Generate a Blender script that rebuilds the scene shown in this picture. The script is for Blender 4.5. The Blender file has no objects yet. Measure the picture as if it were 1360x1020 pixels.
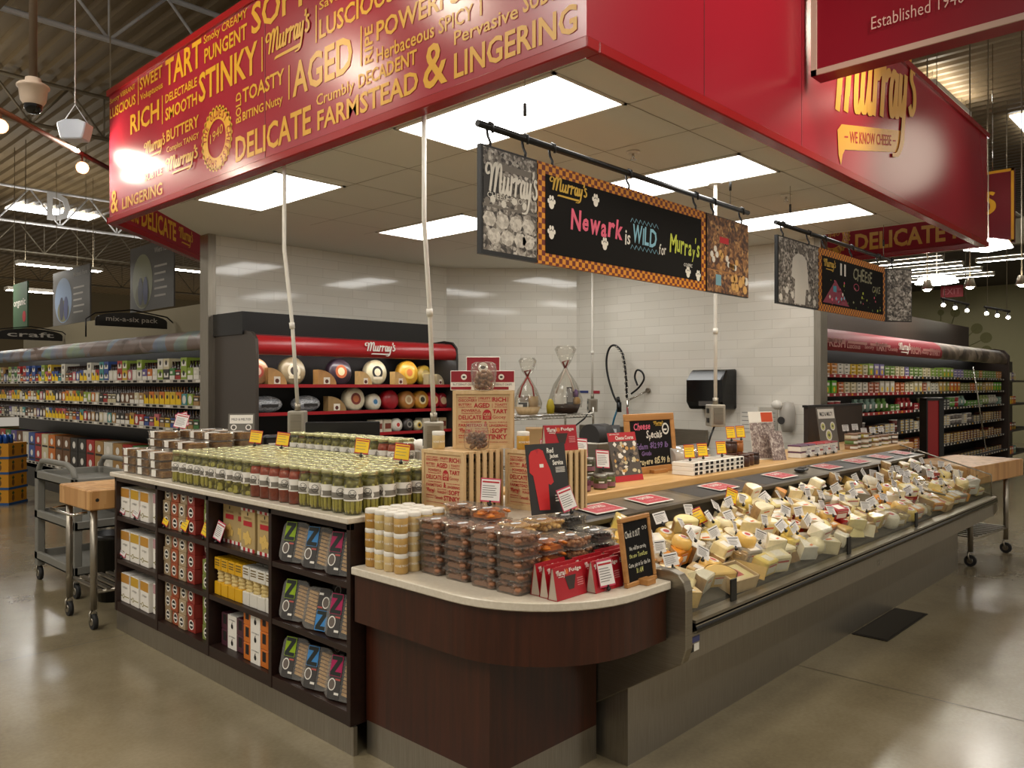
import bpy, bmesh, math, random
from mathutils import Vector, Matrix
random.seed(7)
SC = bpy.context.scene
COL = SC.collection
pi = math.pi
def lin(h):
    h = h.lstrip('#'); r = []
    for i in (0, 2, 4):
        c = int(h[i:i+2], 16)/255
        r.append(c/12.92 if c <= .04045 else ((c+.055)/1.055)**2.4)
    return (r[0], r[1], r[2], 1)

# ---------------------------------------------------------------- camera, world, exposure
cam = bpy.data.cameras.new('camera'); cam.sensor_width = 36; cam.lens = 36*1060/1360
cam.shift_y = 2/1360; cam.clip_start = .05; cam.clip_end = 200
co = bpy.data.objects.new('camera', cam); COL.objects.link(co)
co.location = (0, 0, 1.6); co.rotation_euler = (pi/2, 0, math.radians(43.4-90))
SC.camera = co
W = bpy.data.worlds.new('world'); SC.world = W; W.use_nodes = True
W.node_tree.nodes['Background'].inputs[0].default_value = (1, .90, .76, 1)
W.node_tree.nodes['Background'].inputs[1].default_value = .40
vs = SC.view_settings
SC.display_settings.display_device = 'sRGB'
vs.view_transform = 'Standard'; vs.look = 'None'; vs.gamma = 1; vs.use_curve_mapping = False
vs.exposure = 0.0
SC.cycles.use_denoising = True
SC.cycles.transparent_max_bounces = 24
SC.cycles.max_bounces = 7
SC.cycles.sample_clamp_indirect = 4
LAMP_E = 8.5      # booth ceiling panels
BAY_E = 50.0       # store high-bay fixtures
SPOT_W = 260       # track heads and unseen spots added along the fascia

# ---------------------------------------------------------------- materials
MT = {}
def nt(name):
    m = bpy.data.materials.new(name); m.use_nodes = True
    return m, m.node_tree, m.node_tree.nodes['Principled BSDF']
def mat(name, col, rough=.5, metal=0, spec=.5, emit=0, coat=0):
    if name in MT: return MT[name]
    m, t, b = nt(name); c = lin(col) if isinstance(col, str) else col
    b.inputs['Base Color'].default_value = c
    b.inputs['Roughness'].default_value = rough; b.inputs['Metallic'].default_value = metal
    b.inputs['Specular IOR Level'].default_value = spec
    if coat: b.inputs['Coat Weight'].default_value = coat; b.inputs['Coat Roughness'].default_value = .08
    if emit:
        b.inputs['Emission Color'].default_value = c; b.inputs['Emission Strength'].default_value = emit
    MT[name] = m; return m
def N(t, typ, **kw):
    n = t.nodes.new(typ)
    for k, v in kw.items():
        if k.startswith('i_'):
            k = k[2:].replace('_', ' '); n.inputs[int(k) if k.isdigit() else k].default_value = v
        else: setattr(n, k, v)
    return n
def ramp(t, fac, stops):
    r = t.nodes.new('ShaderNodeValToRGB'); el = r.color_ramp.elements
    while len(el) < len(stops): el.new(.5)
    for e, (p, c) in zip(el, stops): e.position = p; e.color = lin(c) if isinstance(c, str) else c
    t.links.new(fac, r.inputs[0]); return r.outputs[0]
def noise_mat(name, stops, scale=(1, 1, 1), nscale=5, rough=.5, metal=0, spec=.5, detail=4, bump=0, coord='Object', rvar=None):
    if name in MT: return MT[name]
    m, t, b = nt(name)
    tc = N(t, 'ShaderNodeTexCoord'); mp = N(t, 'ShaderNodeMapping'); mp.inputs['Scale'].default_value = scale
    nz = N(t, 'ShaderNodeTexNoise', i_Scale=nscale, i_Detail=detail, i_Roughness=.6)
    t.links.new(tc.outputs[coord], mp.inputs[0]); t.links.new(mp.outputs[0], nz.inputs['Vector'])
    t.links.new(ramp(t, nz.outputs['Fac'], stops), b.inputs['Base Color'])
    b.inputs['Roughness'].default_value = rough; b.inputs['Metallic'].default_value = metal; b.inputs['Specular IOR Level'].default_value = spec
    if rvar:
        mr = N(t, 'ShaderNodeMapRange', i_3=rvar[0], i_4=rvar[1]); t.links.new(nz.outputs['Fac'], mr.inputs[0]); t.links.new(mr.outputs[0], b.inputs['Roughness'])
    if bump:
        bp = N(t, 'ShaderNodeBump', i_Strength=bump, i_Distance=.01); t.links.new(nz.outputs['Fac'], bp.inputs['Height']); t.links.new(bp.outputs[0], b.inputs['Normal'])
    MT[name] = m; return m
def clear_mat(name, tint='#ffffff', trans=.8, haze=.04, rough=.05):
    m = bpy.data.materials.new(name); m.use_nodes = True; t = m.node_tree; t.nodes.clear()
    o = N(t, 'ShaderNodeOutputMaterial'); tr = N(t, 'ShaderNodeBsdfTransparent'); tr.inputs[0].default_value = lin(tint)
    gl = N(t, 'ShaderNodeBsdfGlossy', i_Roughness=rough); df = N(t, 'ShaderNodeBsdfDiffuse'); df.inputs[0].default_value = (.8, .78, .74, 1)
    lw = N(t, 'ShaderNodeLayerWeight', i_Blend=.25)
    m1 = N(t, 'ShaderNodeMixShader', i_Fac=haze); t.links.new(tr.outputs[0], m1.inputs[1]); t.links.new(df.outputs[0], m1.inputs[2])
    mr = N(t, 'ShaderNodeMapRange', i_3=.05, i_4=1-trans+.25); t.links.new(lw.outputs['Fresnel'], mr.inputs[0])
    m2 = N(t, 'ShaderNodeMixShader'); t.links.new(mr.outputs[0], m2.inputs[0]); t.links.new(m1.outputs[0], m2.inputs[1]); t.links.new(gl.outputs[0], m2.inputs[2])
    t.links.new(m2.outputs[0], o.inputs[0]); MT[name] = m; return m
def objcol_mat(name, rough=.4, noise=0, coat=0):
    m, t, b = nt(name); oi = N(t, 'ShaderNodeObjectInfo')
    c = oi.outputs['Color']
    if noise:
        nz = N(t, 'ShaderNodeTexNoise', i_Scale=noise, i_Detail=3); tc = N(t, 'ShaderNodeTexCoord'); t.links.new(tc.outputs['Object'], nz.inputs['Vector'])
        hs = N(t, 'ShaderNodeHueSaturation'); mr = N(t, 'ShaderNodeMapRange', i_1=.3, i_2=.7, i_3=.88, i_4=1.12); t.links.new(nz.outputs['Fac'], mr.inputs[0])
        t.links.new(mr.outputs[0], hs.inputs['Value']); t.links.new(c, hs.inputs['Color']); c = hs.outputs[0]
    t.links.new(c, b.inputs['Base Color']); b.inputs['Roughness'].default_value = rough
    if coat: b.inputs['Coat Weight'].default_value = coat; b.inputs['Coat Roughness'].default_value = .1
    MT[name] = m; return m
def tile_mat(name, mode):
    m, t, b = nt(name); g = N(t, 'ShaderNodeNewGeometry'); s = N(t, 'ShaderNodeSeparateXYZ'); t.links.new(g.outputs['Position'], s.inputs[0])
    c = N(t, 'ShaderNodeCombineXYZ')
    if mode == 'x': t.links.new(s.outputs[0], c.inputs[0])
    elif mode == 'y': t.links.new(s.outputs[1], c.inputs[0])
    else:
        q = N(t, 'ShaderNodeMath', operation='SUBTRACT'); t.links.new(s.outputs[0], q.inputs[0]); t.links.new(s.outputs[1], q.inputs[1])
        w = N(t, 'ShaderNodeMath', operation='MULTIPLY', i_1=.7071); t.links.new(q.outputs[0], w.inputs[0]); t.links.new(w.outputs[0], c.inputs[0])
    t.links.new(s.outputs[2], c.inputs[1])
    br = N(t, 'ShaderNodeTexBrick', offset=.5, i_Scale=1.0, i_Mortar_Size=.0016, i_Mortar_Smooth=.1, i_Brick_Width=.4, i_Row_Height=.1)
    br.inputs['Color1'].default_value = lin('#e6e1d6'); br.inputs['Color2'].default_value = lin('#ded9cd'); br.inputs['Mortar'].default_value = lin('#c4bdb0')
    t.links.new(c.outputs[0], br.inputs['Vector']); t.links.new(br.outputs['Color'], b.inputs['Base Color'])
    b.inputs['Roughness'].default_value = .07
    bp = N(t, 'ShaderNodeBump', i_Strength=.12, i_Distance=.002); bp.invert = True
    t.links.new(br.outputs['Fac'], bp.inputs['Height']); t.links.new(bp.outputs[0], b.inputs['Normal'])
    MT[name] = m; return m
def wood_mat(name, stops, axis=2, freq=30, rough=.4, stretch=.06):
    sc = [freq]*3; sc[axis] = freq*stretch
    return noise_mat(name, stops, scale=tuple(sc), nscale=1, rough=rough, detail=5, coord='Object')
def block_mat(name):       # butcher block staves
    m, t, b = nt(name); tc = N(t, 'ShaderNodeTexCoord'); mp = N(t, 'ShaderNodeMapping'); t.links.new(tc.outputs['Object'], mp.inputs[0])
    vo = N(t, 'ShaderNodeTexVoronoi', distance='CHEBYCHEV', i_Scale=1); mp.inputs['Scale'].default_value = (18, 18, 1.2)
    t.links.new(mp.outputs[0], vo.inputs['Vector']); t.links.new(ramp(t, vo.outputs['Color'], [(0, '#a9763f'), (.5, '#c4935a'), (1, '#d7ab74')]), b.inputs['Base Color'])
    b.inputs['Roughness'].default_value = .45; MT[name] = m; return m
def checker_mat(name, a, b_, scale):
    m, t, b = nt(name); g = N(t, 'ShaderNodeTexCoord'); ck = N(t, 'ShaderNodeTexChecker', i_Scale=scale)
    mp = N(t, 'ShaderNodeMapping'); mp.inputs['Location'].default_value = (.0131, .0131, .0131)
    ck.inputs['Color1'].default_value = lin(a); ck.inputs['Color2'].default_value = lin(b_)
    t.links.new(g.outputs['Object'], mp.inputs[0]); t.links.new(mp.outputs[0], ck.inputs['Vector']); t.links.new(ck.outputs['Color'], b.inputs['Base Color']); b.inputs['Roughness'].default_value = .4
    MT[name] = m; return m
def photo_mat(name, stops, scale, stretch=(1, 1, 1)):   # printed photograph: blotchy tones
    m, t, b = nt(name); tc = N(t, 'ShaderNodeTexCoord'); mp = N(t, 'ShaderNodeMapping'); mp.inputs['Scale'].default_value = stretch
    vo = N(t, 'ShaderNodeTexVoronoi', i_Scale=scale); nz = N(t, 'ShaderNodeTexNoise', i_Scale=scale*.35, i_Detail=6)
    t.links.new(tc.outputs['Object'], mp.inputs[0]); t.links.new(mp.outputs[0], vo.inputs['Vector']); t.links.new(mp.outputs[0], nz.inputs['Vector'])
    sp = N(t, 'ShaderNodeSeparateColor'); t.links.new(vo.outputs['Color'], sp.inputs[0]); mx = N(t, 'ShaderNodeMix', data_type='FLOAT', i_0=.62); t.links.new(sp.outputs[0], mx.inputs[2]); t.links.new(nz.outputs['Fac'], mx.inputs[3])
    t.links.new(ramp(t, mx.outputs[0], stops), b.inputs['Base Color']); b.inputs['Roughness'].default_value = .4; MT[name] = m; return m

RED = mat('fascia_red', '#a01c2e', .26, spec=.75); YEL = mat('letter_yellow', '#dfa420', .35)
LOGOY = mat('logo_yellow', '#e0a63a', .35)
TRIMR = mat('trim_red', '#9a1418', .25)
WOODD = wood_mat('dark_wood', [(.25, '#2a1208'), (.5, '#39180b'), (.8, '#481f0f')], 2, 40, .35)
WOODS = wood_mat('shelf_wood', [(.25, '#1b0d07'), (.5, '#241109'), (.8, '#2e170c')], 1, 40, .45)
SLAB = noise_mat('stone_slab', [(.3, '#cfc5b2'), (.7, '#ddd4c3')], nscale=60, rough=.3)
STEEL = noise_mat('brushed_steel', [(.3, '#8d8678'), (.7, '#a39b8c')], scale=(1, 1, 60), nscale=6, rough=.33, metal=.9, rvar=(.25, .42))
STEELV = noise_mat('satin_steel', [(.3, '#938c7f'), (.7, '#a8a194')], scale=(40, 40, 1), nscale=6, rough=.36, metal=.9)
CHROME = mat('chrome', '#c9c5bd', .12, 1)
BLK = mat('black_satin', '#0c0b0b', .35); BLKG = mat('black_gloss', '#080808', .12); RUB = mat('rubber', '#1a1918', .7)
DKG = mat('dark_grey', '#2b2826', .5); BROWN = mat('panel_brown', '#33251c', .5); WHT = mat('white_paint', '#e4dfd4', .5)
OFFW = mat('paper', '#e9e4da', .6); REDP = mat('print_red', '#b3202a', .5); REDS = mat('shelf_red', '#a01820', .35); INK = mat('ink', '#17130f', .7)
PALE = wood_mat('pale_wood', [(.3, '#cba878'), (.6, '#dbbd90'), (.8, '#e5cda4')], 2, 25, .5)
OAK = wood_mat('oak', [(.3, '#9c6b35'), (.6, '#b8834a'), (.8, '#c6945a')], 0, 25, .45)
COUNTER = noise_mat('wood_counter', [(.3, '#b98d52'), (.5, '#cba065'), (.75, '#d8b27a')], scale=(1.2, 20, 20), nscale=1.5, rough=.4)
BLOCK = block_mat('butcher_block')
CHALK = mat('chalkboard', '#131110', .85, spec=.2); CEILM = noise_mat('ceiling_tile', [(.3, '#d9d6ca'), (.7, '#e1ded3')], nscale=300, rough=.9)
GLASS = clear_mat('clear_glass', '#fafbf8', .97, .0); PLAS = clear_mat('clear_plastic', '#f2efe8', .75, .10, .12); JARG = clear_mat('jar_glass', '#f2f4e6', .85, .015)
CELLO = clear_mat('cellophane', '#fbfaf6', .7, .05, .08)
PKG = objcol_mat('package', .4); PKGC = objcol_mat('package_wrap', .35, 25, .4); CHS = objcol_mat('cheese_paste', .35, 18, .5)
LIT = mat('lamp_lit', (1, .985, .945, 1), .5, emit=LAMP_E); BAY = mat('bay_lit', (1, .95, .86, 1), .5, emit=BAY_E)
SKY = mat('skylight_lit', (.92, .97, 1, 1), .5, emit=9); BULB = mat('bulb_lit', (1, .9, .72, 1), .5, emit=60)
SLIT = mat('shelf_lamp', (1, .97, .9, 1), .5, emit=4); RED2 = mat('fascia_red_inside', '#9c1a2b', .5, spec=.25)

# ---------------------------------------------------------------- mesh builder
class MB:
    def __init__(s): s.v = []; s.f = []; s.mi = []; s.sm = []; s.mats = []
    def m(s, mt):
        if mt not in s.mats: s.mats.append(mt)
        return s.mats.index(mt)
    def add(s, vs, fs, mt, smooth=False):
        o = len(s.v); k = s.m(mt); s.v += [Vector(v) for v in vs]
        for f in fs: s.f.append([i+o for i in f]); s.mi.append(k); s.sm.append(smooth)
        return s
    def box(s, a, b, mt):
        x0, y0, z0 = a; x1, y1, z1 = b
        return s.add([(x0,y0,z0),(x1,y0,z0),(x1,y1,z0),(x0,y1,z0),(x0,y0,z1),(x1,y0,z1),(x1,y1,z1),(x0,y1,z1)],
                     [(0,3,2,1),(4,5,6,7),(0,1,5,4),(1,2,6,5),(2,3,7,6),(3,0,4,7)], mt)
    def cbox(s, c, d, mt, R=None):
        o = len(s.v); h = [x/2 for x in d]; s.box((-h[0],-h[1],-h[2]), (h[0],h[1],h[2]), mt)
        for i in range(o, len(s.v)):
            v = s.v[i]; s.v[i] = (R @ v if R else v) + Vector(c)
        return s
    def ring(s, pts, r, n, mt, caps=True, smooth=True):   # tube along polyline; r number or list
        P = [Vector(p) for p in pts]; rs = r if isinstance(r, (list, tuple)) else [r]*len(P)
        vs = []; fs = []; up = None
        for i, p in enumerate(P):
            d = (P[min(i+1, len(P)-1)] - P[max(i-1, 0)])
            d = d.normalized() if d.length > 1e-9 else Vector((0,0,1))
            if up is None: up = Vector((0,0,1)) if abs(d.z) < .9 else Vector((1,0,0))
            a = d.cross(up).normalized(); b = a.cross(d).normalized(); up = b
            for k in range(n):
                t = 2*pi*k/n; vs.append(p + (a*math.cos(t) + b*math.sin(t))*rs[i])
        for i in range(len(P)-1):
            for k in range(n):
                k2 = (k+1) % n; fs.append((i*n+k, i*n+k2, (i+1)*n+k2, (i+1)*n+k))
        s.add(vs, fs, mt, smooth)
        if caps:
            o = len(s.v) - len(vs); k = s.m(mt)
            s.f.append([o+i for i in range(n)][::-1]); s.mi.append(k); s.sm.append(False)
            s.f.append([o+(len(P)-1)*n+i for i in range(n)]); s.mi.append(k); s.sm.append(False)
        return s
    def hose(s, pts, r, n, mt):
        a = smooth_line([(p[0], p[1]) for p in pts], 6); b = smooth_line([(p[2], 0) for p in pts], 6)
        return s.ring([(q[0], q[1], w[0]) for q, w in zip(a, b)], r, n, mt)
    def cyl(s, p0, p1, r, n, mt, smooth=True): return s.ring([p0, p1], r, n, mt, True, smooth)
    def lathe(s, prof, n, mt, c=(0,0,0), a0=0, a1=2*pi, smooth=True, R=None):
        full = abs(a1-a0-2*pi) < 1e-6; m = n if full else n+1; vs = []; fs = []; C = Vector(c)
        for r, z in prof:
            for k in range(m):
                t = a0+(a1-a0)*k/n; v = Vector((r*math.cos(t), r*math.sin(t), z)); vs.append((R @ v if R else v)+C)
        for i in range(len(prof)-1):
            for k in range(n):
                k2 = (k+1) % m; fs.append((i*m+k, i*m+k2, (i+1)*m+k2, (i+1)*m+k))
        return s.add(vs, fs, mt, smooth)
    def prism(s, poly, d, mt):      # poly: 3d points, extruded by d
        n = len(poly); d = Vector(d); P = [Vector(p) for p in poly]
        return s.add(P + [p+d for p in P], [list(range(n))[::-1], list(range(n, 2*n))] + [(i, (i+1) % n, n+(i+1) % n, n+i) for i in range(n)], mt)
    def quad(s, a, b, c, d, mt): return s.add([a, b, c, d], [(0,1,2,3)], mt)
    def rect(s, o, u, v, w, h, mt):
        o = Vector(o); u = Vector(u)*w; v = Vector(v)*h; return s.add([o, o+u, o+u+v, o+v], [(0,1,2,3)], mt)
    def disc(s, o, u, v, r, mt, n=20, r2=None):
        o = Vector(o); u = Vector(u); v = Vector(v); r2 = r2 or r
        return s.add([o + u*r*math.cos(2*pi*k/n) + v*r2*math.sin(2*pi*k/n) for k in range(n)], [list(range(n))], mt)
    def annulus(s, o, u, v, ra, rb, mt, n=32, ky=1):
        o = Vector(o); u = Vector(u); v = Vector(v); vs = []
        for k in range(n):
            d = u*math.cos(2*pi*k/n) + v*ky*math.sin(2*pi*k/n); vs += [o+d*ra, o+d*rb]
        return s.add(vs, [(2*k, 2*k+1, (2*k+3) % (2*n), (2*k+2) % (2*n)) for k in range(n)], mt)
    def ball(s, c, r, mt, n=10, m=6, R=None):
        rr = r if isinstance(r, (tuple, list)) else (r, r, r); vs = []; fs = []
        for i in range(m+1):
            ph = pi*i/m
            for k in range(n):
                t = 2*pi*k/n; v = Vector((rr[0]*math.sin(ph)*math.cos(t), rr[1]*math.sin(ph)*math.sin(t), rr[2]*math.cos(ph)))
                vs.append((R @ v if R else v) + Vector(c))
        for i in range(m):
            for k in range(n): fs.append((i*n+k, (i+1)*n+k, (i+1)*n+(k+1) % n, i*n+(k+1) % n))
        return s.add(vs, fs, mt, True)
    def text(s, txt, o, u, v, w, h, mt, bold=.0, keep=False):   # fit text in a w x h box at o
        V, F, asp = glyphs(txt, bold)
        if keep:
            w2 = min(w, h*asp); h = h*w2/min(w, h*asp); w = w2
        o = Vector(o); u = Vector(u)*w; v = Vector(v)*h
        return s.add([o + u*x + v*y for x, y in V], F, mt)
    def hand(s, txt, o, u, v, h, mt, adv=.62, bold=.012, slant=.12, sd=1, W=None):  # chalk lettering
        R = random.Random(sd); o = Vector(o); u = Vector(u); v = Vector(v); x = 0; n0 = len(s.v)
        for ch in txt:
            if ch == ' ': x += h*.45; continue
            V, F, asp = glyphs(ch, bold); low = ch in 'acemnorsuvwxzygpq'; hh = h*(.66 if low else {"'": .32, '.': .14, '-': .1}.get(ch, 1))*R.uniform(.9, 1.1)
            ww = hh*asp*R.uniform(.85, 1.05) if asp < 1.4 else hh*1.2; dy = R.uniform(-.05, .05)*h - (h*.26 if ch in 'ygpqj' else -h*.7 if ch == "'" else 0)
            sl = slant + R.uniform(-.06, .06)
            s.add([o + u*(x + px*ww + sl*py*hh) + v*(dy + py*hh) for px, py in V], F, mt); x += ww + h*.10
        if W:
            q = u*(W/x - 1)
            for i in range(n0, len(s.v)): s.v[i] = s.v[i] + q*((s.v[i]-o).dot(u)/u.dot(u))
        return s
    def ribbon(s, pts, o, u, v, k, wd, mt, con=.55, closed=False):  # calligraphic stroke, unit pts scaled by k
        o = Vector(o); u = Vector(u); v = Vector(v); Q = smooth_line(pts, 5); vs = []; n = len(Q); nl = u.cross(v).normalized()*1.5e-5
        for i, (x, y) in enumerate(Q):
            a = Q[max(i-1, 0)]; b = Q[min(i+1, n-1)]; dx, dy = b[0]-a[0], b[1]-a[1]; L = math.hypot(dx, dy) or 1
            w = wd*((1-con) + con*abs(dy)/L)*.5; nx, ny = -dy/L*w, dx/L*w
            vs += [o + nl*i + u*(x+nx)*k + v*(y+ny)*k, o + nl*i + u*(x-nx)*k + v*(y-ny)*k]
        return s.add(vs, [(2*i, 2*i+1, 2*i+3, 2*i+2) for i in range(n-1)], mt)
    def build(s, name, parent=None, bevel=0, seg=1, xf=None):
        me = bpy.data.meshes.new(name); off = Vector((0,0,0))
        if parent is not None and parent.get('_w'): off = parent.location
        me.from_pydata([(xf @ v if xf else v) - off for v in s.v], [], s.f)
        for mt in s.mats: me.materials.append(mt)
        me.polygons.foreach_set('material_index', s.mi); me.polygons.foreach_set('use_smooth', s.sm)
        if bevel:
            bm = bmesh.new(); bm.from_mesh(me)
            es = [e for e in bm.edges if len(e.link_faces) == 2 and e.calc_face_angle(0) > .6]
            bmesh.ops.bevel(bm, geom=es, offset=bevel, segments=seg, affect='EDGES', profile=.5, clamp_overlap=True)
            bm.to_mesh(me); bm.free()
        me.update(); o = bpy.data.objects.new(name, me); COL.objects.link(o)
        if parent is not None: o.parent = parent
        return o
def smooth_line(p, n):
    out = []
    for i in range(len(p)-1):
        a, b, c, d = p[max(i-1, 0)], p[i], p[i+1], p[min(i+2, len(p)-1)]
        for k in range(n):
            t = k/n
            out.append(tuple(.5*((2*b[j]) + (c[j]-a[j])*t + (2*a[j]-5*b[j]+4*c[j]-d[j])*t*t + (3*b[j]-a[j]-3*c[j]+d[j])*t**3) for j in (0, 1)))
    return out + [tuple(p[-1])]
_G = {}
def glyphs(txt, bold=0):
    k = (txt, bold)
    if k in _G: return _G[k]
    c = bpy.data.curves.new('t', 'FONT'); c.body = txt; c.size = 1; c.resolution_u = 2; c.offset = bold; c.fill_mode = 'FRONT'
    o = bpy.data.objects.new('t', c); me = bpy.data.meshes.new_from_object(o)
    V = [(v.co.x, v.co.y) for v in me.vertices]; F = [tuple(p.vertices) for p in me.polygons]
    bpy.data.objects.remove(o); bpy.data.curves.remove(c); bpy.data.meshes.remove(me)
    xs = [a for a, _ in V] or [0, 1]; ys = [b for _, b in V] or [0, 1]; x0, y0 = min(xs), min(ys); w, h = max(xs)-x0 or 1, max(ys)-y0 or 1
    _G[k] = ([((a-x0)/w, (b-y0)/h) for a, b in V], F, w/h); return _G[k]

def thing(name, label, cat, loc=(0,0,0), rz=0, group=None, world=False):
    o = bpy.data.objects.new(name, None); COL.objects.link(o); o.location = loc; o.rotation_euler = (0,0,rz); o.empty_display_size = .05
    o['label'] = label; o['category'] = cat
    if group: o['group'] = group
    if world: o['_w'] = 1
    return o
def tag(o, label, cat, group=None):
    o['label'] = label; o['category'] = cat
    if group: o['group'] = group
    return o
def struct(o): o['kind'] = 'structure'; return o
def dup(root, loc, rot=(0,0,0), label=None, group=None, color=None):
    r = root.copy(); COL.objects.link(r); r.location = loc; r.rotation_euler = rot
    if label: r['label'] = label
    if group: r['group'] = group
    if color: r.color = color
    for ch in root.children:
        c = ch.copy(); COL.objects.link(c); c.parent = r
        if color: c.color = color
        for g in ch.children:
            d = g.copy(); COL.objects.link(d); d.parent = c
            if color: d.color = color
    return r
class Proto:      # the first placement moves the prototype itself, later ones copy it
    def __init__(s, root): s.root = root; s.used = False
    def put(s, loc, rot=(0,0,0), label=None, group=None, color=None):
        if s.used: return dup(s.root, loc, rot, label, group, color)
        s.used = True; r = s.root; r.location = loc; r.rotation_euler = rot
        if label: r['label'] = label
        if group: r['group'] = group
        if color:
            r.color = color
            for ch in r.children: ch.color = color
        return r
ONES = ['', 'first', 'second', 'third', 'fourth', 'fifth', 'sixth', 'seventh', 'eighth', 'ninth', 'tenth', 'eleventh', 'twelfth', 'thirteenth', 'fourteenth', 'fifteenth', 'sixteenth', 'seventeenth', 'eighteenth', 'nineteenth']
TENS = {2: 'twent', 3: 'thirt', 4: 'fort', 5: 'fift', 6: 'sixt', 7: 'sevent', 8: 'eight'}
def od(n):
    if n < 20: return ONES[n]
    t, r = divmod(n, 10); return TENS[t]+'ieth' if r == 0 else TENS[t]+'y-'+ONES[r]
X, Y, Z = Vector((1,0,0)), Vector((0,1,0)), Vector((0,0,1))
nX, nY = -X, -Y
D45 = Vector((.7071, .7071, 0))

# script-style shop wordmark, drawn stroke by stroke (unit height 1, width about 3.6)
LOGO = [[(.30,.62),(.14,.56),(.04,.70),(.14,.88),(.34,.86),(.42,.66),(.40,.3),(.36,.0)],
        [(.40,.2),(.50,.72),(.66,.95),(.74,.78),(.70,.3),(.66,.0)], [(.70,.2),(.80,.72),(.96,.95),(1.05,.8),(1.02,.3),(1.04,.06),(1.14,.03),(1.24,.16)],
        [(1.30,.60),(1.26,.2),(1.34,.03),(1.46,.12),(1.54,.40)], [(1.56,.60),(1.53,.15),(1.60,.02),(1.70,.14)],
        [(1.74,.0),(1.78,.42),(1.80,.64),(1.88,.48),(2.0,.60),(2.06,.52)], [(2.08,.0),(2.12,.42),(2.14,.64),(2.22,.48),(2.34,.60),(2.40,.52)],
        [(2.70,.52),(2.58,.60),(2.46,.36),(2.50,.06),(2.62,.08),(2.72,.45)], [(2.74,.60),(2.71,.14),(2.78,.03),(2.86,.14)],
        [(2.92,.60),(2.89,.18),(2.98,.06),(3.10,.30)], [(3.15,.60),(3.10,.10),(3.02,-.30),(2.86,-.46),(2.6,-.48)],
        [(3.30,1.0),(3.33,.86),(3.26,.74)], [(3.60,.66),(3.46,.72),(3.42,.56),(3.58,.40),(3.60,.2),(3.46,.08),(3.36,.2)]]
def logo(mb, o, u, v, w, h, mt, swash=True):
    o = Vector(o); u = Vector(u); v = Vector(v); lift = .5 if swash else 0; T = 1.05+lift; nn = u.cross(v).normalized()*.0006
    vv = v*(h/T); uu = u*(w/3.7); sh = .10
    O = o + vv*lift
    for i, st in enumerate(LOGO): mb.ribbon([(x + sh*y, y) for x, y in st], O+nn*(1+i*.5), uu, vv, 1, .145, mt, .62)
    if swash:
        P = [(2.95,-.28),(2.7,-.30),(1.0,-.30),(.85,-.34),(.80,-.44),(.98,-.42),(2.5,-.44),(2.8,-.44),(2.95,-.40)]
        mb.add([O + uu*x + vv*(y+.08) for x, y in P], [list(range(len(P)))], mt)
# ================================================================ SETTING
b = MB(); FLOORM = None
def floor_mat():
    m, t, bs = nt('concrete_floor'); g = N(t, 'ShaderNodeNewGeometry')
    n1 = N(t, 'ShaderNodeTexNoise', i_Scale=.9, i_Detail=8, i_Roughness=.65); n2 = N(t, 'ShaderNodeTexNoise', i_Scale=55, i_Detail=3)
    t.links.new(g.outputs['Position'], n1.inputs['Vector']); t.links.new(g.outputs['Position'], n2.inputs['Vector'])
    mx = N(t, 'ShaderNodeMix', data_type='FLOAT', i_0=.22); t.links.new(n1.outputs['Fac'], mx.inputs[2]); t.links.new(n2.outputs['Fac'], mx.inputs[3])
    c = ramp(t, mx.outputs[0], [(.3, '#6e6450'), (.5, '#83785f'), (.7, '#938870')])
    t.links.new(c, bs.inputs['Base Color'])
    mr = N(t, 'ShaderNodeMapRange', i_1=.3, i_2=.7, i_3=.14, i_4=.26); t.links.new(n1.outputs['Fac'], mr.inputs[0]); t.links.new(mr.outputs[0], bs.inputs['Roughness'])
    bs.inputs['Specular IOR Level'].default_value = .6
    return m
b.rect((-12,-12,0), X, Y, 48, 48, floor_mat())
JT = mat('joint', '#4a4231', .8)
for x in (-3.3, 4.44, 12.2): b.rect((x-.004,-12,.0006), X, Y, .008, 48, JT)
for y in (-3.0, 5.33, 13.3): b.rect((-12,y-.004,.0006), X, Y, 48, .008, JT)
struct(b.build('floor'))
fp = MB(); fp.box((5.23,1.72,.001), (6.05,1.94,.005), mat('cover_plate', '#2e2b28', .45, .5)); fp.box((5.25,1.735,.005), (6.03,1.925,.0065), mat('cover_plate2', '#35322e', .4, .5))
tag(fp.build('floor_plate'), 'dark metal access plate on the floor against the cheese case', 'floor plate')

T = .12
w = MB(); w.box((3.74,7.62,0), (6.85,7.62+T,3.1), tile_mat('tile_back', 'x')); struct(w.build('wall_back'))
w = MB(); w.prism([(6.82,7.64,0),(8.04,6.42,0),(8.12,6.5,0),(6.9,7.72,0)], (0,0,3.1), tile_mat('tile_corner', 'd')); struct(w.build('wall_corner'))
w = MB(); w.box((8.02,3.34,0), (8.02+T,6.45,3.1), tile_mat('tile_right', 'y')); struct(w.build('wall_right'))
w = MB(); w.box((3.66,7.585,0), (3.74,7.76,3.1), STEELV); struct(w.build('trim_1'))
w = MB(); w.box((7.99,3.27,0), (8.16,3.34,3.1), STEELV); struct(w.build('trim_2'))
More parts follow.
